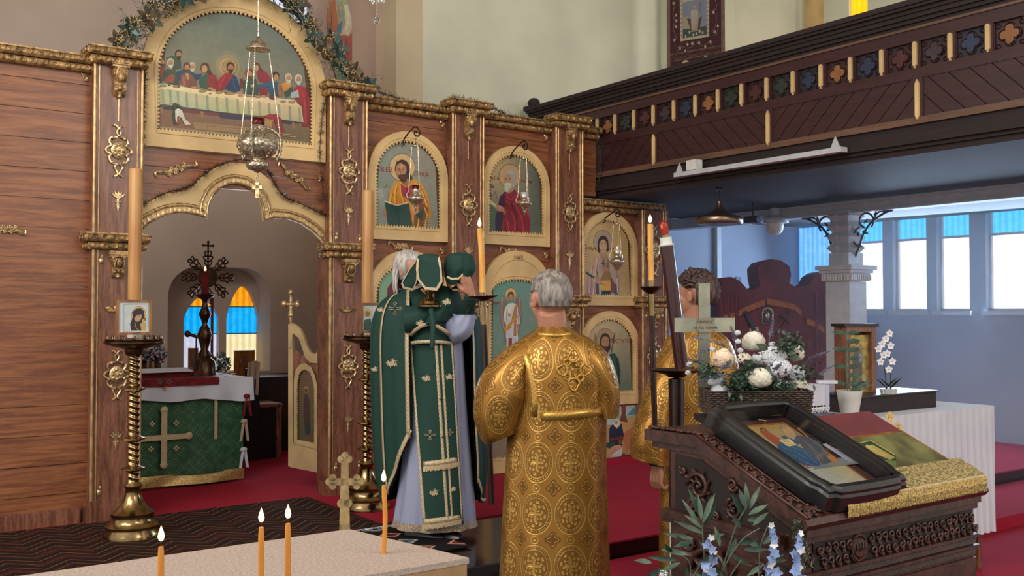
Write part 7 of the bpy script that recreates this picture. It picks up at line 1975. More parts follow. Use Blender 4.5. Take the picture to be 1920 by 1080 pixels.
def BK(u, v, df=0): return B_(u, v, fB + df)
PX_ = 3.95 / 1850
for (u, v, rp, df, mt, sd_) in ((1355, 674, 27, -.05, 'petal_pink', 1), (1413, 641, 28, .03, 'petal', 2), (1425, 709, 27, -.10, 'petal', 3), (1488, 662, 25, .05, 'petal', 4), (1344, 712, 22, .0, 'petal_white', 5), (1492, 700, 21, -.05, 'petal_white', 6)):
    peony(BK(u, v, df), rp * PX_, mt, sd_)
MB().ball(BK(1358, 658, -.06), (.018, .018, .012), 8, 6).build('peony_heart', 'petal_pink', bk, 180)


def florets(c, r, n, mat, name, seed, size):
    rn = random.Random(seed); m = MB()
    for i in range(n):
        d = V((rn.gauss(0, 1), rn.gauss(0, 1), rn.gauss(0, 1))).normalized(); d = (d - FW * .5 + UZ * .3).normalized(); p = V(c) + V((d.x * r, d.y * r, d.z * r * .75)); x = d.orthogonal().normalized(); y = d.cross(x)
        a0 = rn.random() * 3
        for k in range(4):
            a = a0 + k * pi / 2; e = x * cos(a) + y * sin(a); s = d.cross(e)
            m.add([p, p + e * size * .5 + s * size * .42 + d * .002, p + e * size, p + e * size * .5 - s * size * .42 + d * .002], [(0, 1, 2, 3)])
        m.ball(p + d * .001, size * .12, 4, 3)
    tag(m.build(name, mat, bk), kind='stuff')


florets(BK(1450, 668, -.04), .05, 90, 'petal_white', 'hydrangea', 31, .013); florets(BK(1462, 690, -.07), .045, 70, 'petal_white', 'hydrangea', 32, .013); florets(BK(1425, 672, -.02), .03, 40, 'petal_white', 'hydrangea', 33, .012)
florets(BK(1500, 722, -.06), .035, 60, 'petal', 'small_flowers', 34, .009); florets(BK(1350, 735, -.06), .035, 50, 'petal_white', 'hydrangea', 35, .013); florets(BK(1395, 672, -.07), .028, 60, 'petal', 'small_flowers', 36, .006)
for (u, v) in ((1383, 624), (1384, 640), (1448, 645), (1388, 657), (1293, 683), (1290, 699), (1336, 655)): florets(BK(u, v, -.03), .010, 40, 'petal_white', 'scabious', int(u), .006)
MB().ball(BK(1415, 712, 0), (.13, .06, .06), 14, 8).build('foliage_filler', 'leaf_dark', bk, 180)  # plain dark green mass added to fill the gaps under the blooms
m, m2 = MB(), MB()
for i in range(1300):
    u, v = rnd.choice([(1385, 705), (1395, 725), (1375, 718), (1408, 690), (1475, 722), (1462, 730), (1512, 695), (1508, 712), (1490, 645), (1465, 655), (1478, 640), (1320, 690), (1335, 695), (1410, 735), (1370, 735), (1385, 735)])
    p = BK(u + rnd.gauss(0, 11), v + rnd.gauss(0, 9), rnd.uniform(-.13, .0)); d = V((rnd.gauss(0, 1), rnd.gauss(0, 1), rnd.gauss(0, .8)))
    leafm(m if i % 3 else m2, p, d, rnd.uniform(.014, .026), .008, n=2)
tag(m.build('foliage', 'leaf', bk, 180), kind='stuff'); tag(m2.build('foliage', 'leaf_dark', bk, 180), kind='stuff')
for (u, v, du, dv) in ((1440, 655, -14, -6), (1420, 690, 12, 8), (1395, 690, 10, -10), (1480, 668, 14, 4), (1448, 688, -12, 8), (1405, 745, 4, 10)):
    a, b = BK(u, v, -.08), BK(u + du * 1.6, v + dv * 1.6, -.12); leafm(MB(), a, b - a, (b - a).length, .014, up=-FW, droop=0).build('large_leaf', 'leaf', bk, 180)


def lav(pts, lw=.0018, n=34, L=.016):
    P = bez([BK(*p) for p in pts], 8); m = MB().tube(P, lw, 4)
    for i in range(n):
        k = (.35 + .65 * i / n) * (len(P) - 1.001); j = int(k); p = P[j].lerp(P[j + 1], k - j); d = (P[j + 1] - P[j]).normalized(); x = d.orthogonal(); x.rotate(M4.Rotation(i * 2.4, 3, d)); e = (d * 1.0 + x * .9).normalized()
        m.tube([p, p + e * L * (1.1 - .7 * i / n)], [.0022, .0008], 4)
    return m


for pts in ([(1375, 665, 0), (1350, 645, 0), (1298, 631, 0)], [(1380, 660, 0), (1378, 635, 0), (1370, 612, 0)], [(1440, 650, 0), (1445, 625, 0), (1450, 600, 0)], [(1505, 690, 0), (1520, 672, 0), (1555, 658, 0)], [(1510, 712, 0), (1530, 705, 0), (1562, 685, 0)], [(1375, 700, -.1), (1345, 705, -.1), (1310, 715, -.1)], [(1350, 660, 0), (1325, 655, 0), (1305, 668, 0)], [(1445, 705, -.12), (1455, 690, -.13), (1463, 684, -.13)], [(1340, 700, -.1), (1355, 690, -.1), (1370, 680, -.12)], [(1475, 640, 0), (1475, 630, 0), (1470, 620, 0)], [(1330, 690, 0), (1310, 680, 0), (1290, 672, 0)]):
    lav(pts).build('lavender_sprig', 'lavender', bk)
mc = thing('memorial_cross', tuple(B_(1320, 760, 3.85)), 'plain brushed brass cross with an engraved plaque above the flower basket', 'cross')
fM = 4.12; K = lambda u, v, f=fM: CAM + ray(u, v) * f
def kslab(u0, v0, u1, v1, th, mat, name, off=0):
    pts = [K(u0, v0, fM - off), K(u1, v0, fM - off), K(u1, v1, fM - off), K(u0, v1, fM - off)]; return MB().prism(pts, FW * th).build(name, mat, mc)
kslab(1310, 531, 1331, 765, .010, 'brass_pale', 'upright'); kslab(1265, 596, 1378, 623, .012, 'brass_pale', 'arms', .012)
MT['brass_plate'] = simple('grey_brass_plaque', '9c9480', .4, .7, .1, 20); kslab(1307, 596, 1340, 622, .002, 'brass_plate', 'plaque', .015)
for (u, v) in ((1309, 598), (1338, 598), (1309, 620), (1338, 620)): MB().ball(K(u, v, fM - .016), .0022, 6, 4).build('screw', 'iron', mc)
cx_ = K(1323, 603, fM - .0165); text_mb('ПРИЛОГ', .0165, K(1323, 604, fM - .0165), RT, UZ, ext=.0003).build('engraving', 'dark_letters', mc); text_mb('ПЕТКА ТОМИЋ', .0135, K(1323, 615, fM - .0165), RT, UZ, ext=.0003).build('engraving', 'dark_letters', mc)

# tall electric candle on its stand
fE = 4.35; E_ = lambda u, v, f=fE: CAM + ray(u, v) * f
ec = thing('electric_candle', tuple(E_(1270, 690)), 'maroon tube candle with a small red electric bulb, leaning slightly', 'candle')
a, b = E_(1278, 690), E_(1250, 462); MT['maroon_tube'] = simple('maroon_enamel_tube', '3a1a1c', .18, 0, .1, 5)
MB().tube([a, b], .030, 20).build('tube', 'maroon_tube', ec, 60); d = (b - a).normalized()
MB().lathe([(.03, 0), (.034, .004), (.034, .008), (.026, .012), (.026, .04), (.0, .042)], b, 18, d).build('socket', 'white', ec, 50)
MB().lathe([(.0, .04), (.018, .042), (.018, .05)], b, 18, d).build('collar', 'brass', ec); MB().lathe([(.017, .048), (.019, .06), (.019, .095), (.016, .108), (.008, .116), (0, .118)], b, 16, d, caps=False).build('bulb', 'bulb_red', ec, 180)
MB().tube([b + d * .05, b + d * .1], [.006, .003], 6).build('filament', 'wax_yellow', ec)
c = E_(1268, 702); es = thing('candle_pedestal', (c.x, c.y, 0), 'dark pedestal with a dish holding the electric candle behind the lectern', 'stand')
MB().lathe([(0, c.z - .012), (.035, c.z - .012), (.05, c.z), (.12, c.z + .018), (.122, c.z + .022), (.03, c.z + .012), (0, c.z + .012)], (c.x, c.y, 0), 30).build('dish', 'bronze', es, 50)
MB().lathe([(0, .014), (.14, .014), (.14, .04), (.05, .07), (.035, .12), (.032, c.z - .3), (.035, c.z - .02), (0, c.z - .012)], (c.x, c.y, 0), 24).build('column', 'darkrod', es, 50)

# ================================================================ FOREGROUND: sand-topped candle table
BX1, BY1, BYf, BZ = -2.25, -4.715, -5.112, 1.05
BX0 = -3.3
ctb = thing('candle_table', (-2.7, -4.9, 0), 'sand-coloured candle table with a tan board edge in the foreground', 'table')
MB().prism([(BX0, BY1 - .004, BZ - .012), (-2.296, BY1, BZ - .012), (-2.213, BYf, BZ - .012), (BX0, BYf, BZ - .012)], (0, 0, .012)).build('sand_top', 'sandcloth', ctb)
MB().prism([(BX0, BY1 - .006, BZ - .18), (-2.298, BY1 - .004, BZ - .18), (-2.217, BYf + .002, BZ - .18), (BX0, BYf + .002, BZ - .18)], (0, 0, .167)).build('apron', 'mdf', ctb)
for x, y in ((-2.35, -4.76), (-2.28, -5.07), (-3.2, -4.76), (-3.2, -5.07)): MB().box((x - .025, y - .025, .003), (x + .025, y + .025, BZ - .18)).build('leg', 'mdf', ctb)
for k in range(2): MB().ball((-2.2145, BYf + .012, BZ - .035 - .018 * k), .003, 6, 4).build('screw', 'iron', ctb)
for (u, vt, vb, lb, cv) in ((720, 905, 1038, 'lit thin beeswax candle alone near the right corner of the candle table', .004), (490, 982, None, 'lit thin beeswax candle left of the middle pair on the candle table', 0), (540, 975, None, 'lit thin beeswax candle right of the middle pair on the candle table', 0), (302, 1018, None, 'lit thin beeswax candle at the far left of the candle table', 0)):
    h = .150
    if vb: p = at(u - 1, vb, Z=BZ); h = at(u, vt, Y=p.y).z - BZ
    else: p = at(u, vt, Z=BZ + h); p.z = BZ
    taper('taper_candle', p, h - .006, .0052, lb, curve=cv, fl=.026)
q = at(647, 903, Y=BY1 + .012); bx2 = thing('budded_cross', (q.x, q.y, .95), 'flat tan brass budded cross fixed to the back corner of the candle table', 'cross')
MT['tan_brass'] = simple('dull_tan_brass', 'a08a60', .45, .3, .2, 40)
budded(bx2, q, .150, .072, RT, -FW, 'tan_brass', low=.02, t=.006)

# leafy greenery and delphiniums at the foot of the lectern
pv = thing('floor_arrangement', (-.95, -4.75, 0), 'tall vase arrangement of olive leaves and blue delphiniums before the lectern side', 'flower arrangement')
G = lambda u, v, f=2.95: CAM + ray(u, v) * f
vb = G(1400, 1250); MB().lathe([(0, .003), (.09, .003), (.12, .15), (.10, .32), (.085, .38), (.078, .38), (.09, .3), (0, .28)], (vb.x, vb.y, 0), 24).build('vase', 'greywhite', pv, 50)
stems = [[(1330, 1120), (1318, 1010), (1318, 975)], [(1345, 1120), (1375, 1000), (1400, 950)], [(1300, 1100), (1290, 1050), (1240, 1030)], [(1420, 1100), (1425, 1030), (1440, 985)], [(1345, 1100), (1385, 1020), (1425, 990)], [(1260, 1110), (1235, 1090), (1215, 1075)], [(1430, 1110), (1440, 1060), (1470, 1040)], [(1290, 1110), (1300, 1080), (1320, 1050)], [(1360, 1110), (1370, 1080), (1390, 1050)]]
for s in stems: MB().tube(bez([G(vb and 1380 + (s[0][0] - 1380) * .3, 1180)] + [G(*p) for p in s], 6), .0022, 5).build('stem', 'leaf', pv)
lf = [(1318, 975, 1290, 915), (1318, 980, 1340, 925), (1315, 975, 1310, 928), (1320, 985, 1345, 945), (1310, 985, 1280, 935), (1316, 990, 1285, 965), (1400, 955, 1385, 915), (1402, 950, 1398, 905), (1405, 955, 1425, 910), (1395, 965, 1370, 925), (1404, 965, 1440, 945), (1400, 975, 1435, 972), (1390, 990, 1372, 965), (1318, 1000, 1262, 975), (1300, 1010, 1245, 1000), (1300, 1015, 1262, 1025), (1325, 1010, 1360, 1000), (1380, 1010, 1365, 1050), (1385, 1020, 1425, 1010), (1370, 1040, 1405, 1060), (1290, 1040, 1240, 1030), (1270, 1050, 1215, 1045), (1275, 1055, 1232, 1075), (1285, 1060, 1290, 1090), (1260, 1035, 1245, 1020), (1430, 1020, 1455, 1000), (1425, 1025, 1400, 1015), (1440, 1050, 1475, 1050), (1430, 1060, 1400, 1080), (1345, 1040, 1310, 1055), (1240, 1065, 1205, 1090), (1255, 1075, 1260, 1100), (1330, 1060, 1365, 1085), (1295, 1030, 1268, 1005), (1350, 1025, 1340, 985), (1412, 985, 1440, 960), (1305, 1075, 1330, 1100), (1350, 1075, 1345, 1105), (1222, 1055, 1190, 1050), (1395, 1030, 1440, 1030), (1460, 1060, 1490, 1075), (1310, 960, 1300, 930), (1325, 965, 1335, 930)]
for i, (a0, b0, a1, b1) in enumerate(lf):
    df = rnd.uniform(-.06, .05); a, b = G(a0, b0, 2.95 + df), G(a1, b1, 2.95 + df + rnd.uniform(-.03, .03)); leafm(MB(), a, b - a, (b - a).length, .0085, up=(-FW + RT * rnd.uniform(-.8, .8) + UZ * rnd.uniform(0, .8)).normalized(), droop=.06, n=5, fold=.3).build('leaf', 'leaf' if i % 3 else 'leaf_dark', pv, 180)
for (u, v0, v1) in ((1330, 1008, 1110), (1445, 985, 1110), (1497, 1000, 1110)):
    MB().tube([G(u, v0 - 6), G(u + 3, v1)], .003, 5).build('stem', 'leaf', pv)
    n_ = 15
    for i in range(n_):
        t = i / (n_ - 1); p = G(u + rnd.uniform(-11, 11) * (.5 + t * .8), v0 + (v1 - v0) * t, 2.93 + rnd.uniform(-.03, .01)); m = MB(); sz = .012 + .012 * t; a0 = rnd.random() * 3
        nn = (-FW + UZ * rnd.uniform(-.3, .5) + RT * rnd.uniform(-.6, .6)).normalized(); x = nn.orthogonal().normalized(); y = nn.cross(x)
        for k in range(5): a = a0 + k * 1.257; leafm(m, p, x * cos(a) + y * sin(a) + nn * .25, sz, sz * .42, up=nn, droop=.1, n=2)
        m.build('delphinium_bloom', 'petal_blue' if i % 4 else 'petal_white', pv, 180)
m = MB()
for i in range(60): p = G(1497 + rnd.gauss(0, 6), 985 + rnd.uniform(-12, 20), 2.93); leafm(m, p, V((rnd.gauss(0, 1), rnd.gauss(0, 1), rnd.gauss(0, 1))), .02, .0018, n=2)
for i in range(60): p = G(1510 + rnd.gauss(0, 8), 1030 + rnd.uniform(-10, 30), 2.93); leafm(m, p, V((rnd.gauss(0, 1), rnd.gauss(0, 1), rnd.gauss(0, 1))), .022, .0018, n=2)
tag(m.build('fern_tips', 'leaf', pv), kind='stuff')
florets_c = G(1243, 1077); m = MB()
for i in range(30): leafm(m, florets_c + V((rnd.gauss(0, .006), rnd.gauss(0, .006), rnd.gauss(0, .006))), V((rnd.gauss(0, 1), rnd.gauss(0, 1), rnd.gauss(0, 1))) - FW, .012, .004, n=2)
m.build('small_white_bloom', 'petal_white', pv, 180)
# music-stand like bar left of the lectern
q = at(1262, 1000, f=4.0); tag(MB().obox(V((q.x, q.y, .365)), RT * .012, FW * .012, UZ * .36).build('white_post', 'white'), 'slim white post standing left of the lectern behind the leaves', 'post')


# ================================================================ PEOPLE
def loft(rings, n=64, fold=(0, 8), seed=0, sub=6, a0=0, a1=2 * pi, rep=None, vshift=0):
    """cloth surface through elliptical rings (centre, half axis, half axis); folds grow along it"""
    rnd = random.Random(seed); ph = [rnd.uniform(0, 6.28) for _ in range(4)]
    C_ = bez([r[0] for r in rings], sub); A_ = bez([r[1] for r in rings], sub); B2 = bez([r[2] for r in rings], sub); N = len(C_) - 1
    ln = [0]
    for i in range(N): ln.append(ln[-1] + (C_[i + 1] - C_[i]).length)
    Rm = max(a.length for a in A_); Rn = max(b.length for b in B2); circ = pi * (Rm + Rn)
    def fn(u, v):
        th = a0 + (a1 - a0) * u; i = min(N, int(round(v * N))); am = fold[0] * (.25 + .75 * i / N)
        k = 1 + am * (sin(fold[1] * th + ph[0] + .8 * sin(v * 3 + ph[2])) * .6 + .4 * sin((fold[1] * 1.7) * th + ph[1] + v * 2))
        return C_[i] + (A_[i] * cos(th) + B2[i] * sin(th)) * k
    return MB().grid(fn, n, N, abs(a1 - a0 - 2 * pi) < 1e-6, lambda u, v: (u * circ * (a1 - a0) / (2 * pi), -ln[min(N, int(round(v * N)))] + vshift)), fn


def hand(m, w, d, up, side, s=1.0, curl=1.0, n=6):
    """palm from wrist w towards d; fingers bend towards -up; thumb leaves on the side"""
    w, d, up = V(w), V(d).normalized(), V(up).normalized(); sd_ = d.cross(up).normalized() * side; up = sd_.cross(d).normalized() * side
    c = w + d * .045 * s
    for i in range(4): m.tube([w + sd_ * (.006 * (i - 1.5)) * s, w + d * .05 * s + sd_ * (.0185 * (i - 1.5)) * s, w + d * .085 * s + sd_ * (.020 * (i - 1.5)) * s], [.015 * s, .0125 * s, .0105 * s], 8)
    for i, L in enumerate((.072, .082, .076, .058)):
        p = w + d * .085 * s + sd_ * (.0215 * (i - 1.5)) * s; a = .45 * curl; pts = [p]; dd = d
        for k, f_ in enumerate((.45, .32, .23)):
            dd = (dd * cos(a) - up * sin(a)).normalized() if k == 0 else (dd * cos(.8 * curl) + dd.cross(sd_).normalized() * (-1 if dd.cross(sd_).dot(up) > 0 else 1) * sin(.8 * curl)).normalized()
            p = p + dd * L * f_ * s; pts.append(p)
        m.tube(pts, [.0098 * s, .0092 * s, .0085 * s, .0068 * s], 8).ball(pts[-1], .0068 * s, 6, 5)
    p = w + d * .022 * s - sd_ * .02 * s; q = p - sd_ * .022 * s + d * .028 * s - up * .012 * s; r = q + d * .026 * s - up * .014 * s
    m.tube([p, q, r, r + d * .016 * s - up * .004 * s], [.014 * s, .011 * s, .0098 * s, .0075 * s], 8)


def head(m, c, f, s=1.0, tilt=0):
    """c is the centre of the head, f the direction of the face"""
    f = V(f).normalized(); up = UZ; r = f.cross(up).normalized(); up = r.cross(f).normalized()
    def E(p, a, b, h):
        o = len(m.v); m.ball((0, 0, 0), 1, 16, 12)
        for i in range(o, len(m.v)): q = m.v[i]; m.v[i] = V(c) + (f * (p[0] + q.x * a) + r * (p[1] + q.y * b) + up * (p[2] + q.z * h)) * s
    E((-.012, 0, .022), .098, .077, .092); E((.022, 0, -.03), .068, .062, .078); E((.045, 0, -.078), .035, .036, .028); E((.02, 0, -.07), .058, .05, .035)
    E((.088, 0, -.012), .016, .011, .026); E((.100, 0, -.028), .013, .014, .011); E((.083, 0, -.058), .010, .022, .005); E((.082, 0, -.068), .010, .018, .006)
    for k in (-1, 1):
        E((.080, k * .030, .022), .012, .024, .006); E((-.002, k * .078, -.008), .020, .010, .034); E((-.006, k * .084, .004), .014, .008, .020); E((.06, k * .04, -.025), .02, .02, .02)
    return f, r, up


def person(name, label, mb, skin, feet):
    o = mb.build(name, skin, None, 180, org=feet); tag(o, label, 'person')
    md = o.modifiers.new('surface', 'REMESH'); md.mode = 'VOXEL'; md.voxel_size = .0055; md.use_smooth_shade = True
    sm_ = o.modifiers.new('smooth', 'SMOOTH'); sm_.factor = .5; sm_.iterations = 2
    return o


def hair_cap(parent, c, f, r, up, s, mat, cover, name='hair', extra=None, amp=.004, thick=.012):
    """shell over the skull; cover(theta from face, height) tells where hair grows"""
    m = MB(); rn = random.Random(2); NU, NV = 64, 34
    def fn(u, v):
        a = 2 * pi * u; b = -pi * .36 + (pi / 2 + pi * .36) * v; w = cover(a, b)
        d = f * cos(a) * cos(b) + r * sin(a) * cos(b) + up * sin(b)
        k = 1 + (thick if w else -.02) / .085 + amp / .09 * (sin(a * 17 + b * 9) + sin(a * 31 - b * 13)) * w
        return V(c) + (f * (-.012 + .099 * cos(a) * cos(b) * k) + r * (.079 * sin(a) * cos(b) * k) + up * (.020 + .096 * sin(b) * k)) * s
    m.grid(fn, NU, NV, True)
    if extra: extra(m)
    return m.build(name, mat, parent, 180)


# ---- the deacon in gold, seen from behind
fD = 4.3; D_ = lambda u, v, f=fD: CAM + ray(u, v) * f
feet = D_(1040, 1240); feet.z = .012
cD = lambda z, du=0, df=0: V((feet.x, feet.y, z)) + RT * du + FW * df
m = MB(); hc = D_(1030, 560); hf = (FW * .86 - RT * .5).normalized()
head(m, hc, hf, 1.02)
m.tube([hc - UZ * .05 - hf * .012, cD(1.44)], [.060, .068], 14)
m.tube([cD(1.44), cD(1.36), cD(1.2), cD(1.0), cD(.9)], [.07, .12, .14, .15, .15], 16)
shl, shr = cD(1.385, -.125), cD(1.385, .13); el, wl_ = D_(912, 765, 4.22), D_(918, 742, 4.60); er, wr = D_(1122, 755, 4.33), D_(1085, 790, 4.62)
m.tube([cD(1.39, -.05), shl, D_(958, 730, 4.27), el, wl_], [.05, .045, .042, .04, .028], 12); m.tube([cD(1.39, .05), shr, er, wr], [.05, .045, .04, .028], 12)
for s in (-1, 1): m.tube([cD(.92, s * .09), cD(.5, s * .10), cD(.10, s * .10)], [.09, .065, .045], 12); m.tube([cD(.05, s * .10, -.03), cD(.04, s * .11, .17)], [.042, .035], 10)
hand(m, wl_, (FW * .6 + RT * .1 - UZ * .1), (FW * .3 - UZ * .2 - RT), 1, 1.0, .9); hand(m, wr, (FW - UZ * .3), RT, -1, 1.0, .9)
de = person('person', 'grey-haired man seen from behind in a gold brocade robe, holding a candle staff', m, 'skin', feet)
f_, r_, u_ = hf, hf.cross(UZ).normalized(), UZ
hair_cap(de, hc, f_, r_, u_, 1.02, 'hair_grey', lambda a, b: 1 if (b > .45 or (cos(a) < .35 and b > -.62) and not (abs(abs(a - pi) - pi * .5) < .25 and b < .12)) else 0, thick=.008, amp=.0012)
# grey collar of the undergarment
MT['shirt_grey'] = simple('grey_cloth', '8a8078', .8)
loft([(cD(1.46, 0, -.0), RT * .085, FW * .08), (cD(1.49), RT * .074, FW * .072), (cD(1.525), RT * .070, FW * .070)], 30)[0].build('collar', 'shirt_grey', de, 180)
kk = fD / 1850
def dring(v, ul, ur, ry, df=0):
    z = D_(1040, v).z; c = (ul + ur) / 2; p = D_(c, v); return (V((p.x, p.y, z)) + FW * df, RT * ((ur - ul) / 2 * kk), FW * ry)
robe = [dring(613, 1008, 1066, .07), dring(622, 998, 1082, .09), dring(640, 972, 1112, .12), dring(665, 957, 1128, .145), dring(700, 953, 1137, .16), dring(760, 955, 1136, .16), dring(850, 951, 1135, .16), dring(960, 944, 1138, .17), dring(1080, 938, 1142, .19), dring(1225, 930, 1152, .21)]
g_, fnD = loft(robe, 120, (.045, 6), 4, 8, vshift=.03); g_.build('robe', 'brocade', de, 180)
def sring(u, v, f, a, b, az): return (D_(u, v, f), a, b)
sl = [(D_(1000, 665, 4.3), (UZ * .095 + RT * .02), FW * .10), (D_(972, 690, 4.28), (UZ * .09 - RT * .045), FW * .115), (D_(945, 730, 4.26), (UZ * .055 - RT * .10), FW * .13), (D_(935, 772, 4.28), (-RT * .108), FW * .14), (D_(938, 803, 4.30), (-RT * .090 - UZ * .03), FW * .14), (D_(943, 816, 4.31), (-RT * .082 - UZ * .035), FW * .13)]
s_, _ = loft(sl, 72, (.06, 5), 2, 7); s_.build('sleeve', 'brocade_sleeve', de, 180)
sr = [(D_(1090, 665, 4.3), UZ * .09, FW * .10), (D_(1116, 690, 4.30), (RT * .05 + UZ * .07), FW * .11), (D_(1130, 730, 4.32), (RT * .07 + UZ * .02), FW * .12), (D_(1133, 780, 4.34), RT * .062, FW * .12)]
s_, _ = loft(sr, 60, (.05, 5), 3, 7); s_.build('sleeve', 'brocade_sleeve', de, 180)
# braids: yoke line across the back, collar braid, sleeve seam, applied cross
def on_back(u, v, off=.004):
    """point on the back of the robe seen at u, v"""
    d = ray(u, v).normalized(); best = None
    for i in range(len(robe) - 1):
        pass
    z = D_(u, v).z
    for i in range(len(robe) - 1):
        z0, z1 = robe[i][0].z, robe[i + 1][0].z
        if z1 <= z <= z0 or i == len(robe) - 2:
            t = (z - z0) / (z1 - z0); c = robe[i][0].lerp(robe[i + 1][0], t); rx = robe[i][1].length * (1 - t) + robe[i + 1][1].length * t; ry = robe[i][2].length * (1 - t) + robe[i + 1][2].length * t
            x = (u - 1040) * kk - (c - D_(1040, v)).dot(RT); q = max(0, 1 - (x / rx) ** 2) ** .5
            return c + RT * x - FW * (ry * q * 1.03 + off) 
def strip(pts, w, mat, name, parent, surf, thick=.003, amt=1.0):
    m = MB(); vs = []; L = 0; uv = []
    P = [surf(*p) for p in pts]
    for i, p in enumerate(P):
        a, b = P[max(0, i - 1)], P[min(len(P) - 1, i + 1)]; t = (b - a).normalized(); nn = (CAM - p).normalized(); s = t.cross(nn).normalized(); vs += [p - s * w, p + s * w]
        if i: L += (p - P[i - 1]).length
        uv.append(L)
    m.add(vs, [(2 * i, 2 * i + 1, 2 * i + 3, 2 * i + 2) for i in range(len(P) - 1)], [[(0, uv[i]), (w * 2, uv[i]), (w * 2, uv[i + 1]), (0, uv[i + 1])] for i in range(len(P) - 1)])
    o = m.build(name, mat, parent, 180); sd2 = o.modifiers.new('thickness', 'SOLIDIFY'); sd2.thickness = .003; return o
strip([(u, 773 - (u - 1010) * .06) for u in range(1012, 1134, 10)], .019, 'goldbraid', 'back_braid', de, on_back, .005)
strip([(1002 + i * 8, 625 + 3 * sin(i / 9 * pi)) for i in range(10)], .010, 'goldbraid', 'neck_braid', de, on_back)
strip([(975, 645), (986, 665), (994, 690), (1000, 720), (1003, 750), (1002, 775)], .016, 'goldbraid', 'shoulder_braid', de, on_back)
m = MB(); cc = on_back(1072, 690, .006)
for k in range(4):
    a = k * pi / 2; e = RT * cos(a) + UZ * sin(a) * 1.2; s = RT * -sin(a) + UZ * cos(a)
    m.tube([cc + e * .05 + s * .022 * sin(t) * (1.2 if cos(t) < 0 else .8) + e * .022 * cos(t) for t in [2 * pi * i / 14 for i in range(14)]], .0055, 5, True)
    m.tube([cc + e * .01, cc + e * .045 + s * .02, cc + e * .02 + s * .045], .0035, 5)
    m.tube([cc + (e + s) * .028 + RT * .014 * cos(t) + UZ * .014 * sin(t) for t in [2 * pi * i / 10 for i in range(10)]], .005, 5, True)
m.build('applied_cross', 'goldbraid', de, 180)
# his staff with dish and candle
fs = 4.62; a, b = D_(905, 560, fs), D_(922, 945, fs)
sf = thing('candle_staff', tuple(b), 'dark candle staff with brass socket and dish held by the gold-robed man', 'candle staff')
d = (a - b).normalized()
MB().tube([b, a - d * .12], .014, 12).build('pole', 'darkrod', sf, 60); MB().tube([a - d * .12, a + d * .03], .015, 12).build('ferrule', 'brass', sf, 60)
MB().lathe([(.015, -.012), (.03, -.006), (.07, .008), (.075, .013), (.03, .006), (.015, .01)], a, 28, d).build('dish', 'bronze', sf, 50)
cdl = a + d * .03; tpx = D_(899, 428, fs); cn = thing('taper_candle', tuple(cdl), 'lit yellow candle in the gold-robed man’s staff, before the carved pilaster'.replace('’', "'"), 'candle')
MB().tube(bez([cdl, cdl.lerp(tpx, .5) + RT * .004, tpx], 8), [.014] * 10 + [.0125] * 7, 14).build('wax', 'wax_yellow', cn, 60); flame(cn, tpx + UZ * .006, .045, .009)

# ---- the second server with his staff, right of the screen
fS2 = 5.3; S_ = lambda u, v, f=fS2: CAM + ray(u, v) * f
feet = S_(1300, 1100); feet.z = .10; ks = fS2 / 1850
cS2 = lambda z, du=0, df=0: V((feet.x, feet.y, z)) + RT * du + FW * df
m = MB(); hc = S_(1303, 553); hf = (FW * .55 - RT * .83).normalized(); head(m, hc, hf, 1.0)
m.tube([hc - UZ * .05 - hf * .01, cS2(1.46)], [.055, .062], 14); m.tube([cS2(1.43), cS2(1.36), cS2(1.2), cS2(1.0)], [.06, .11, .13, .14], 14)
hw_ = S_(1234, 868, 5.12); m.tube([cS2(1.38, -.05), cS2(1.36, -.10), S_(1228, 770, 5.2), hw_], [.05, .05, .04, .028], 12)
hand(m, hw_, (-UZ - RT * .12), (-RT * .75 - FW * .5), -1, 1.15, 1.25)
hr = S_(1250, 735, 5.1); m.tube([cS2(1.38, .05), cS2(1.36, .11), cS2(1.1, .13, .05), cS2(1.12, .02, .22)], [.06, .06, .045, .028], 12); hand(m, cS2(1.12, .02, .22), -RT, FW, 1, 1.0, 1.2)
for s in (-1, 1): m.tube([cS2(1.0, s * .08), cS2(.6, s * .09), cS2(.19, s * .09)], [.09, .065, .045], 12); m.tube([cS2(.135, s * .09, -.03), cS2(.135, s * .10, .16)], [.036, .032], 10)
sv = person('person', 'brown-haired young man in a gold brocade robe behind the brass memorial cross', m, 'skin', feet)
r_ = hf.cross(UZ).normalized()
def tufts(m):
    rn = random.Random(8)
    for i in range(150):
        a = rn.uniform(0, 2 * pi); b = rn.uniform(.0, 1.5)
        if cos(a) > .5 and b < .7: continue
        d = hf * cos(a) * cos(b) + r_ * sin(a) * cos(b) + UZ * sin(b); p = hc + hf * -.012 + UZ * .02 + V(d) * .098; t = (V(d).cross(UZ) * rn.choice((-1, 1)) + UZ * rn.uniform(-.2, .8)).normalized() if b < 1.3 else RT
        m.tube([p, p + V(d) * .012 + t * .018, p + V(d) * .012 + t * .036 - UZ * .004], [.010, .008, .002], 5)
hair_cap(sv, hc, hf, r_, UZ, 1.0, 'hair_brown', lambda a, b: 1 if (b > .42 or (cos(a) < .25 and b > -.7) and not (abs(abs(a - pi) - pi * .5) < .22 and b < .15)) else 0, thick=.022, amp=.003, extra=tufts)
loft([(cS2(1.465), RT * .08, FW * .08), (cS2(1.52), RT * .062, FW * .062)], 30)[0].build('collar', 'linen', sv, 180)
def r2(v, ul, ur, ry, df=0): p = S_((ul + ur) / 2, v); return (p + FW * df, RT * ((ur - ul) / 2 * ks), FW * ry)
rb2 = [r2(612, 1280, 1335, .08), r2(625, 1262, 1352, .10), r2(645, 1245, 1370, .13), r2(700, 1240, 1385, .16), r2(800, 1238, 1385, .17), r2(950, 1236, 1392, .19), r2(1120, 1234, 1400, .20)]
loft(rb2, 100, (.05, 7), 9, 8)[0].build('robe', 'brocade', sv, 180)
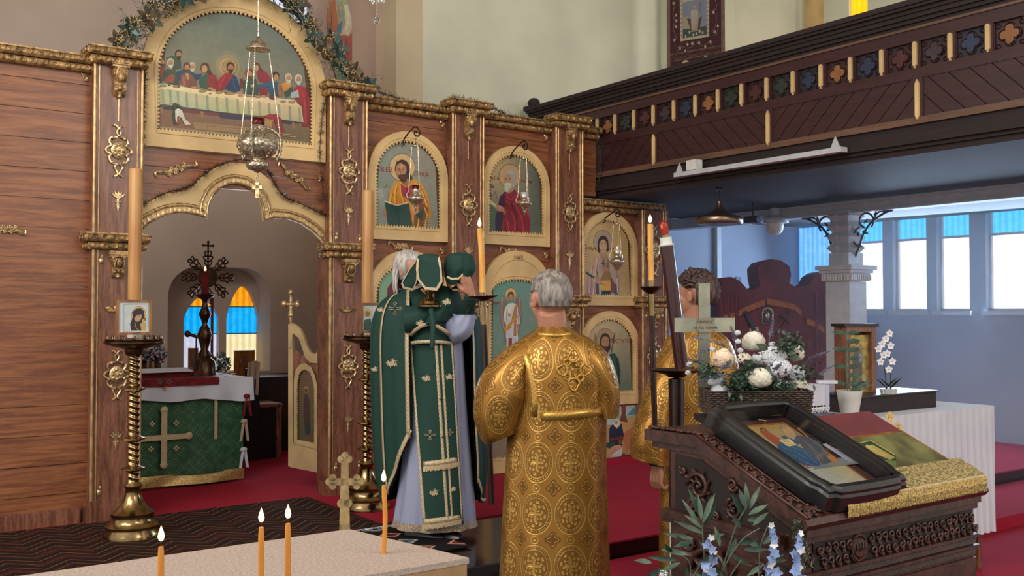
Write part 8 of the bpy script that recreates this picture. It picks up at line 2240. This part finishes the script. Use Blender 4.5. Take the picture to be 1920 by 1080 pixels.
sl2 = [(S_(1285, 645), UZ * .08 - RT * .02, FW * .10), (S_(1258, 690, 5.25), UZ * .05 - RT * .075, FW * .12), (S_(1235, 760, 5.2), -RT * .098, FW * .13), (S_(1223, 820, 5.18), -RT * .112 + UZ * .01, FW * .14), (S_(1221, 858, 5.17), -RT * .108 + UZ * .02, FW * .13)]
loft(sl2, 72, (.05, 5), 6, 7)[0].build('sleeve', 'brocade_sleeve', sv, 180)
loft([(S_(1222, 854, 5.17), -RT * .111 + UZ * .02, FW * .134), (S_(1221, 864, 5.17), -RT * .106 + UZ * .022, FW * .128)], 60, (.05, 5), 6, 3)[0].build('cuff_braid', 'goldbraid', sv, 180)
loft([(S_(1233, 850, 5.12), RT * .05, FW * .05), (S_(1234, 872, 5.12), RT * .047, FW * .045)], 24, sub=3)[0].build('black_cuff', 'black', sv, 180)
fs = 5.0; a, b = S_(1221, 540, fs), S_(1228, 815, fs); d = (a - b).normalized()
sf = thing('candle_staff', tuple(b), 'dark candle staff with brass socket and dish held by the brown-haired man', 'candle staff')
MB().tube([b - d * .05, a - d * .14], .015, 12).build('pole', 'darkrod', sf, 60); MB().tube([a - d * .14, a + d * .04], .016, 12).build('ferrule', 'brass', sf, 60)
MB().lathe([(.016, -.03), (.03, -.02), (.055, .0), (.058, .008), (.03, .0), (.016, .004)], a, 28, d).build('dish', 'bronze', sf, 50)
cdl = a + d * .04; tpx = S_(1219, 420, fs); cn = thing('taper_candle', tuple(cdl), "lit yellow candle in the brown-haired man's staff, beside the maroon electric candle", 'candle')
MB().tube(bez([cdl, tpx], 8), .014, 14).build('wax', 'wax_yellow', cn, 60); flame(cn, tpx + UZ * .006, .045, .009)

# ---- the priest in green
fP = 6.1; Q = lambda u, v, f=fP: CAM + ray(u, v) * f
kp = fP / 1850; feet = Q(812, 1008); feet.z = ZP + .008
cP = lambda z, du=0, df=0: V((feet.x, feet.y, z)) + RT * du + FW * df
m = MB(); hc = Q(770, 508, 6.12); hf = (RT * .80 - FW * .55 - UZ * .15).normalized(); head(m, hc, hf, 1.0)
m.tube([hc - UZ * .05 - hf * .02, cP(1.62, -.08, .05)], [.058, .07], 14); m.tube([cP(1.63, -.05, .04), cP(1.55, -.02, .02), cP(1.35), cP(1.1)], [.1, .14, .14, .14], 14)
cb, pb = Q(805, 560, 5.86), Q(861, 536, 5.9)           # chalice and paten in the hands
ha, hb = Q(812, 556, 5.93), Q(884, 553, 5.86)
m.tube([cP(1.57, -.14, .05), cP(1.42, -.2, -.1), ha], [.06, .05, .03], 12); m.tube([cP(1.57, .14), Q(868, 610, 6.0), hb], [.06, .05, .03], 12)
hand(m, ha, UZ * .6 - FW * .3 - RT * .3, RT, 1, 1.0, 1.1)
hand(m, hb, (UZ * .95 - RT * .35 - FW * .25), (RT * .8 - FW * .6), 1, 1.1, 1.0)
for s in (-1, 1): m.tube([cP(1.1, s * .09), cP(.65, s * .09), cP(.29, s * .09)], [.1, .065, .045], 12)
pr = person('person', 'grey-haired priest in a green cape raising a veiled chalice and dish', m, 'skin', feet)
r_ = hf.cross(UZ).normalized()
def long_hair(m):
    rn = random.Random(3)
    for i in range(70):
        a = rn.uniform(1.75, 4.5); d = hf * cos(a) + r_ * sin(a); p = hc + hf * -.01 + d * .088 + UZ * rn.uniform(-.04, .02); m.tube(bez([p, p + d * .012 - UZ * .05, p + d * .004 - UZ * rn.uniform(.09, .13)], 4), [.009] * 6 + [.008, .006, .002], 5)
hair_cap(pr, hc, hf, r_, UZ, 1.0, 'hair_silver', lambda a, b: 1 if (b > .5 or (cos(a) < .45 and b > -.9)) else 0, thick=.012, amp=.002, extra=long_hair)
m = MB(); c = hc + hf * .055 - UZ * .10; m.ball(c, (.05, .05, .075), 12, 8); m.build('beard', 'hair_silver', pr, 180)
# alb
def pr_(v, ul, ur, ry, df=0): p = Q((ul + ur) / 2, v); return (p + FW * df, RT * ((ur - ul) / 2 * kp), FW * ry)
albr = [pr_(600, 765, 860, .12), pr_(650, 768, 868, .15), pr_(750, 766, 874, .17), pr_(850, 756, 882, .19), pr_(930, 746, 889, .21), pr_(985, 738, 892, .22)]
alb, fa = loft(albr, 130, (.05, 9), 12, 8); alb.build('alb', 'alb', pr, 180)
MT['braid_tan'] = simple('tan_lace_hem', 'a08c78', .8, 0, .3, 120)
loft([pr_(970, 739, 891, .224), pr_(984, 735, 895, .228)], 130, (.05, 9), 12, 3)[0].build('hem_lace', 'braid_tan', pr, 180)
def surf_front(rings, off):
    def f(u, v, o=0):
        zc_ = Q(815, v).z
        for i in range(len(rings) - 1):
            z0, z1 = rings[i][0].z, rings[i + 1][0].z
            if z1 <= zc_ <= z0 or i == len(rings) - 2 or (i == 0 and zc_ > z0):
                t = (zc_ - z0) / (z1 - z0); c = rings[i][0].lerp(rings[i + 1][0], t); rx = rings[i][1].length * (1 - t) + rings[i + 1][1].length * t; ry = rings[i][2].length * (1 - t) + rings[i + 1][2].length * t
                x = (Q(u, v) - c).dot(RT); q = max(0, 1 - (x / (rx * 1.02)) ** 2) ** .5
                return c + RT * x - FW * (ry * q * 1.06 + off + o)
    return f
SF = surf_front(albr, .02)
def sprig_emb(mat, name, parent, c, s=.03, kind='cross'):
    m = MB(); n = (CAM - c).normalized()
    x = RT; y = UZ
    if kind == 'cross':
        for k in range(4):
            a = k * pi / 2; e = x * cos(a) + y * sin(a); t = x * -sin(a) + y * cos(a); m.tube([c + e * s * .2 - t * s * .16, c + e * s * .75 - t * s * .12, c + e * s * .8 - t * s * .32, c + e * s * 1.1, c + e * s * .8 + t * s * .32, c + e * s * .75 + t * s * .12, c + e * s * .2 + t * s * .16], s * .07, 4)
    else:
        for k, (dx, dy, rot) in enumerate(((0, 0, 0), (-.8, .1, .6), (.6, -.3, -.5), (.2, .7, .2), (-.3, -.5, 2))):
            q = c + x * dx * s * .8 + y * dy * s * .6
            for j in range(5): a = rot + j * 1.257; leafm(m, q, x * cos(a) + y * sin(a), s * .5, s * .12, up=n, droop=-.02, n=2)
        m.tube([c - x * s - y * s * .3, c, c + x * s + y * s * .5], s * .05, 4)
    return m.build(name, mat, parent, 180)
# stole
m = MB(); st_l = lambda v: 773 + (v - 640) * .085; st_r = lambda v: 851 + (v - 640) * .06
m.grid(lambda u, v: SF(st_l(640 + 330 * v) + (st_r(640 + 330 * v) - st_l(640 + 330 * v)) * u, 640 + 330 * v), 12, 30); o = m.build('stole', 'green', pr, 180); o.modifiers.new('thickness', 'SOLIDIFY').thickness = .006
VV = list(range(640, 968, 12))
for fx_, w_ in ((lambda v: st_l(v) + 2.5, .011), (lambda v: st_r(v) - 2, .008), (lambda v: st_l(v) + (st_r(v) - st_l(v)) * .62, .009), (lambda v: st_l(v) + (st_r(v) - st_l(v)) * .74, .007)):
    strip([(fx_(v), v, .008) for v in VV], w_, 'trim', 'stole_braid', pr, SF)
strip([(u, 860 - (u - 800) * .12, .010) for u in range(800, 866, 6)], .016, 'trim', 'cross_braid', pr, SF); strip([(u, 962 - (u - 800) * .1, .010) for u in range(800, 870, 6)], .016, 'trim', 'cross_braid', pr, SF)
m = MB(); rn = random.Random(5)
for v0, ua, ub in ((864, 800, 864), (967, 799, 869)):
    for i in range(90):
        u = ua + (ub - ua) * i / 90; p = SF(u, v0 - (u - 800) * .1, .012); m.tube([p, p - UZ * rn.uniform(.022, .032) - FW * .004], .0018, 3)
tag(m.build('stole_fringe', 'trim', pr), kind='stuff')
for (u, v, k, s) in ((788, 606, 'cross', .030), (824, 606, 'cross', .022), (820, 625, 'cross', .024), (805, 705, 'leaf', .028), (845, 703, 'leaf', .024), (812, 807, 'cross', .028), (848, 803, 'cross', .018), (820, 910, 'leaf', .028), (853, 905, 'leaf', .02)): sprig_emb('trim', 'embroidered_' + ('cross' if k == 'cross' else 'sprig'), pr, SF(u, v, .014), s, k)
for v in (742, 810, 870): MB().ball(SF(830 + (v - 742) * .06, v, .016), .007, 6, 4).build('button', 'brass', pr)
# belt and chest of the cape gathered over the arms
loft([(Q(815, 612), RT * .165, FW * .20), (Q(815, 628), RT * .162, FW * .205), (Q(815, 643), RT * .158, FW * .20)], 80, (.01, 6), 3, 5)[0].build('belt', 'green', pr, 180)
SB = surf_front([(Q(815, 600), RT * .17, FW * .21), (Q(815, 650), RT * .165, FW * .215)], .01)
strip([(u, 642 - 4 * sin((u - 772) / 80 * pi), .012) for u in range(772, 856, 6)], .010, 'trim', 'belt_braid', pr, SB)
strip([(775, 628, .03), (785, 618, .03), (797, 610, .03), (808, 607, .03)], .011, 'trim', 'belt_braid', pr, SB); strip([(812, 606, .03), (825, 610, .03), (838, 618, .03), (848, 627, .03)], .011, 'trim', 'belt_braid', pr, SB)
m = MB(); m.grid(lambda u, v: Q(768 + 92 * u + 6 * sin(v * 3), 548 + 66 * v - 14 * sin(u * pi) * (1 - v) - 16 * u * v, 6.0 - .16 * sin(pi * u) * (.4 + .6 * v) - .03 * sin(u * 9 + v * 4)), 24, 14); m.build('gathered_front', 'green', pr, 180).modifiers.new('thickness', 'SOLIDIFY').thickness = .006
for (u, v) in ((788, 606), (838, 566)): sprig_emb('trim', 'embroidered_sprig', pr, Q(u, v, 5.80), .026, 'leaf')
# cape
def cr(v, ul, ur, ry, df=.05): p = Q((ul + ur) / 2, v); return (p + FW * df, RT * ((ur - ul) / 2 * kp), FW * ry)
cape = [cr(543, 748, 800, .09), cr(553, 728, 838, .13), cr(568, 710, 872, .17), cr(595, 697, 896, .21), cr(640, 692, 903, .235), cr(720, 693, 905, .24), cr(800, 695, 907, .24), cr(880, 700, 910, .235), cr(945, 712, 906, .225)]
CC, CA, CB = bez([c[0] for c in cape], 8), bez([c[1] for c in cape], 8), bez([c[2] for c in cape], 8); NC = len(CC) - 1
def capf(th, v, off=0):
    vb = 1.0 - .20 * max(0, min(1, (-th - R(60)) / R(55))) ** 1.5 if th < -R(60) else 1 - .12 * max(0, min(1, (th + R(60)) / R(35))) * (1 if th < 0 else 0)
    t = v * vb * NC; i = min(NC - 1, int(t)); q = t - i
    c, a, b = CC[i].lerp(CC[i + 1], q), CA[i].lerp(CA[i + 1], q), CB[i].lerp(CB[i + 1], q)
    k = 1 + .035 * v * sin(th * 9 + 1.5 * sin(v * 3)) + .02 * v * sin(th * 17 + 2) + off / .3
    return c + (a * cos(th) + b * sin(th)) * k
T0, T1 = -R(33), 2 * pi - R(104)
# left flap bottom is cut away in a curve towards the opening
def capg(u, v, off=0):
    th = T0 + (T1 - T0) * u
    d = (T1 - th); cut = 1 - .24 * max(0, 1 - d / R(60)) ** 1.6 - .10 * max(0, 1 - (th - T0) / R(30)) ** 1.5
    t = v * cut * NC; i = min(NC - 1, int(t)); q = t - i
    c, a, b = CC[i].lerp(CC[i + 1], q), CA[i].lerp(CA[i + 1], q), CB[i].lerp(CB[i + 1], q)
    k = 1 + .03 * v * sin(th * 9 + 1.5 * sin(v * 3)) + .015 * v * sin(th * 19 + 2)
    e = (a * cos(th) + b * sin(th)); return c + e * k + e.normalized() * off
MB().grid(capg, 150, 44).build('cape', 'green', pr, 180)
MB().grid(lambda u, v: capg(u, v, -.012), 90, 30).build('cape_lining', 'lining', pr, 180)
def cstrip(pts, w, name='cape_braid'):
    """braid laid along the cape; pts are (u, v)"""
    P = [capg(u, v, .006) for u, v in pts]; N_ = [(capg(u, v, .05) - capg(u, v, 0)).normalized() for u, v in pts]; m = MB(); vs = []; L = [0]
    for i, p in enumerate(P):
        t = (P[min(i + 1, len(P) - 1)] - P[max(i - 1, 0)]).normalized(); s = t.cross(N_[i]).normalized(); vs += [p - s * w, p + s * w]
        if i: L.append(L[-1] + (p - P[i - 1]).length)
    m.add(vs, [(2 * i, 2 * i + 1, 2 * i + 3, 2 * i + 2) for i in range(len(P) - 1)], [[(0, L[i]), (w * 2, L[i]), (w * 2, L[i + 1]), (0, L[i + 1])] for i in range(len(P) - 1)])
    o = m.build(name, 'trim', pr, 180); o.modifiers.new('thickness', 'SOLIDIFY').thickness = .004
N30 = [i / 30 for i in range(31)]
cstrip([(.993, v) for v in N30], .013); cstrip([(.008, v) for v in N30], .010); uE = 1 - R(36) / (T1 - T0)
cstrip([(uE, .10 + .9 * v) for v in N30], .013)
cstrip([(1 - (1 - uE) * 1.25 * t, .985) for t in N30], .013); cstrip([(.008 + .12 * t, .985) for t in N30], .010)
for (u, v, k, s) in ((.945, .36, 'cross', .036), (.945, .66, 'leaf', .034), (.86, .33, 'leaf', .022), (.85, .6, 'leaf', .022), (.03, .4, 'leaf', .02), (.04, .72, 'leaf', .024), (.03, .25, 'cross', .018)): sprig_emb('trim', 'embroidered_' + ('cross' if k == 'cross' else 'sprig'), pr, capg(u, v, .014), s, k)
# sleeve of the alb on the raised left arm, green cuff
loft([(Q(838, 612, 6.0), UZ * .06, FW * .09), (Q(852, 618, 5.97), UZ * .085 - RT * .01, FW * .10), (Q(866, 608, 5.95), UZ * .06 - RT * .055, FW * .09), (Q(874, 590, 5.93), -RT * .055 - UZ * .0, FW * .065)], 40, (.07, 6), 7, 6)[0].build('alb_sleeve', 'alb', pr, 180)
loft([(Q(873, 598, 5.97), -RT * .048, FW * .045), (Q(878, 575, 5.91), -RT * .045, FW * .043), (Q(883, 556, 5.865), -RT * .040, FW * .038)], 30, (.03, 5), 7, 4)[0].build('cuff', 'green', pr, 180)
m = MB(); [m.tube([Q(872, v, 5.85), Q(879, v + 3, 5.84)], .004, 5) for v in range(552, 590, 5)]; tag(m.build('cuff_lacing', 'black', pr), kind='stuff')
for s, (u, v) in ((0, (790, 1003)), (1, (826, 1006))):
    p = Q(u, v, 6.0); p.z = ZP + .008; m = MB(); d = (RT * .85 - FW * .55 + (FW * .25 if s == 0 else V())).normalized(); sd_ = d.cross(UZ); L_ = .27
    prof_ = [(-.10, .030, .07), (-.06, .036, .085), (0, .038, .075), (.06, .042, .05), (.12, .040, .035), (.155, .025, .022)]
    vs = []
    for x, w_, h_ in prof_: vs += [p + d * x + sd_ * w_ * cos(a) + UZ * (max(0, sin(a)) * h_ + .0) for a in [2 * pi * k / 12 for k in range(12)]]
    m.add(vs, [(i * 12 + k, i * 12 + (k + 1) % 12, (i + 1) * 12 + (k + 1) % 12, (i + 1) * 12 + k) for i in range(5) for k in range(12)] + [tuple(range(12))[::-1], tuple(range(60, 72))]); m.build('shoe', 'shoe', pr, 60)
loft([(Q(762, 600, 5.98), UZ * .09, FW * .12), (Q(788, 594, 5.92), UZ * .065 - RT * .025, FW * .08), (Q(806, 574, 5.93), -RT * .045 + UZ * .03, FW * .05), (Q(812, 560, 5.93), -RT * .04, FW * .045)], 40, (.06, 6), 8, 6)[0].build('cape_over_arm', 'green', pr, 180)
# chalice under its veil
ch = thing('chalice', tuple(Q(805, 577, 5.86)), 'brass chalice held up under a green braided veil', 'chalice')
b0 = Q(805, 575, 5.86); k8 = 5.86 / 1850
MB().lathe([(0, 0), (.074, 0), (.074, .008), (.066, .014), (.060, .022), (.056, .034), (.035, .048), (.018, .060), (.014, .072), (.026, .082), (.028, .090), (.014, .10), (.016, .115), (.045, .135), (.055, .17), (.055, .20), (0, .20)], b0, 32).build('cup', 'brass', ch, 50)
vl = thing('chalice_veil', tuple(b0 + UZ * .12), 'green cross-shaped veil with braid edges draped over the chalice', 'cloth')
K8 = lambda u, v, f=5.82: CAM + ray(u, v) * f
def panel(pts, th, name, trim=True, mat='green', parent=vl, w=.011):
    P = [K8(*p) for p in pts]; m = MB(); c = sum(P, V()) / len(P); n = len(P)
    m.prism(P, FW * th); m.build(name, mat, parent)
    if trim:
        Pi = [p.lerp(c, .17) - FW * .003 for p in P]; Po = [p - FW * .003 for p in P]; t = MB()
        k = len(P) - 1
        for i in range(k): t.prism([Po[i], Po[i + 1], Pi[i + 1], Pi[i]], -FW * .002)
        t.build('braid', 'trim', parent)
panel([(782, 482, 5.80), (780, 505, 5.79), (783, 525, 5.79), (797, 543, 5.79), (820, 545, 5.79), (830, 528, 5.79), (828, 500, 5.79), (824, 480, 5.80)], .012, 'front_flap')
panel([(781, 487, 5.82), (768, 503, 5.86), (752, 532, 5.9), (756, 541, 5.9), (775, 545, 5.88), (782, 528, 5.84), (783, 505, 5.82)], .01, 'side_flap')
panel([(825, 482, 5.84), (832, 505, 5.86), (832, 530, 5.88), (826, 541, 5.87)], .01, 'side_flap', False)
loft([(K8(804, 476, 5.86), RT * .01, FW * .01), (K8(804, 480, 5.86), RT * .065, FW * .055), (K8(805, 500, 5.87), RT * .075, FW * .065), (K8(806, 530, 5.88), RT * .08, FW * .05)], 40, (.04, 6), 5, 5)[0].build('cap', 'green', vl, 180)
m = MB(); m.tube(bez([K8(808, 580, 5.78), K8(812, 610, 5.74), K8(810, 655, 5.72)], 6), [.016] * 12 + [.012], 8).ball(K8(815, 680, 5.72), (.008, .008, .035), 6, 5); m.tube(bez([K8(812, 650, 5.72), K8(816, 670, 5.72), K8(813, 700, 5.70), K8(785, 702, 5.70), K8(772, 700, 5.70)], 6), .0025, 4); m.build('cord_and_tassel', 'green', vl, 180)
pt = thing('paten', tuple(Q(861, 545, 5.9)), 'small brass footed dish held up right of the chalice', 'dish')
b1 = Q(860, 545, 5.9); MB().lathe([(0, 0), (.055, 0), (.056, .010), (.046, .018), (.020, .030), (.016, .045), (.03, .055), (.075, .068), (.078, .074), (0, .07)], b1, 32).build('dish', 'brass', pt, 50)
v2 = thing('paten_veil', tuple(b1 + UZ * .06), 'green veil bunched over the small dish in the priest’s left hand'.replace('’', "'"), 'cloth')
loft([(K8(862, 473, 5.9), RT * .015, FW * .015), (K8(862, 478, 5.9), RT * .07, FW * .06), (K8(862, 490, 5.9), RT * .088, FW * .075), (K8(862, 505, 5.9), RT * .092, FW * .078), (K8(860, 517, 5.9), RT * .078, FW * .07), (K8(857, 530, 5.88), RT * .06, FW * .05)], 60, (.10, 7), 15, 5)[0].build('cloth', 'green', v2, 180)
m = MB(); m.grid(lambda u, v: K8(838 + 26 * u, 508 + 22 * v + 5 * sin(u * 4), 5.78 + .03 * v + .02 * sin(u * 6)), 8, 8); m.build('fold', 'green', v2, 180)
m = MB(); P1 = [K8(838, 519, 5.77), K8(848, 523, 5.76), K8(860, 522, 5.76), K8(868, 514, 5.76)]; m.prism([p + UZ * .006 for p in P1] + [p - UZ * .006 for p in P1[::-1]], -FW * .002); m.build('braid', 'trim', v2)

# ================================================================ incense smoke hanging in the daylight of the aisle
hz = bpy.data.materials.new('incense_haze'); hz.use_nodes = True; nt_ = hz.node_tree
nt_.nodes.remove(nt_.nodes['Principled BSDF']); vs_ = nt_.nodes.new('ShaderNodeVolumeScatter')
vs_.inputs['Color'].default_value = (.80, .88, 1.0, 1); vs_.inputs['Density'].default_value = .03; vs_.inputs['Anisotropy'].default_value = .3
nt_.links.new(vs_.outputs[0], nt_.nodes['Material Output'].inputs['Volume']); MT['haze'] = hz
o = MB().box((GX + .1, -5.2, .25), (WX - .02, EY - .02, 2.58)).build('incense_haze', 'haze'); tag(o, 'thin blue incense haze under the gallery', 'haze', kind='stuff')
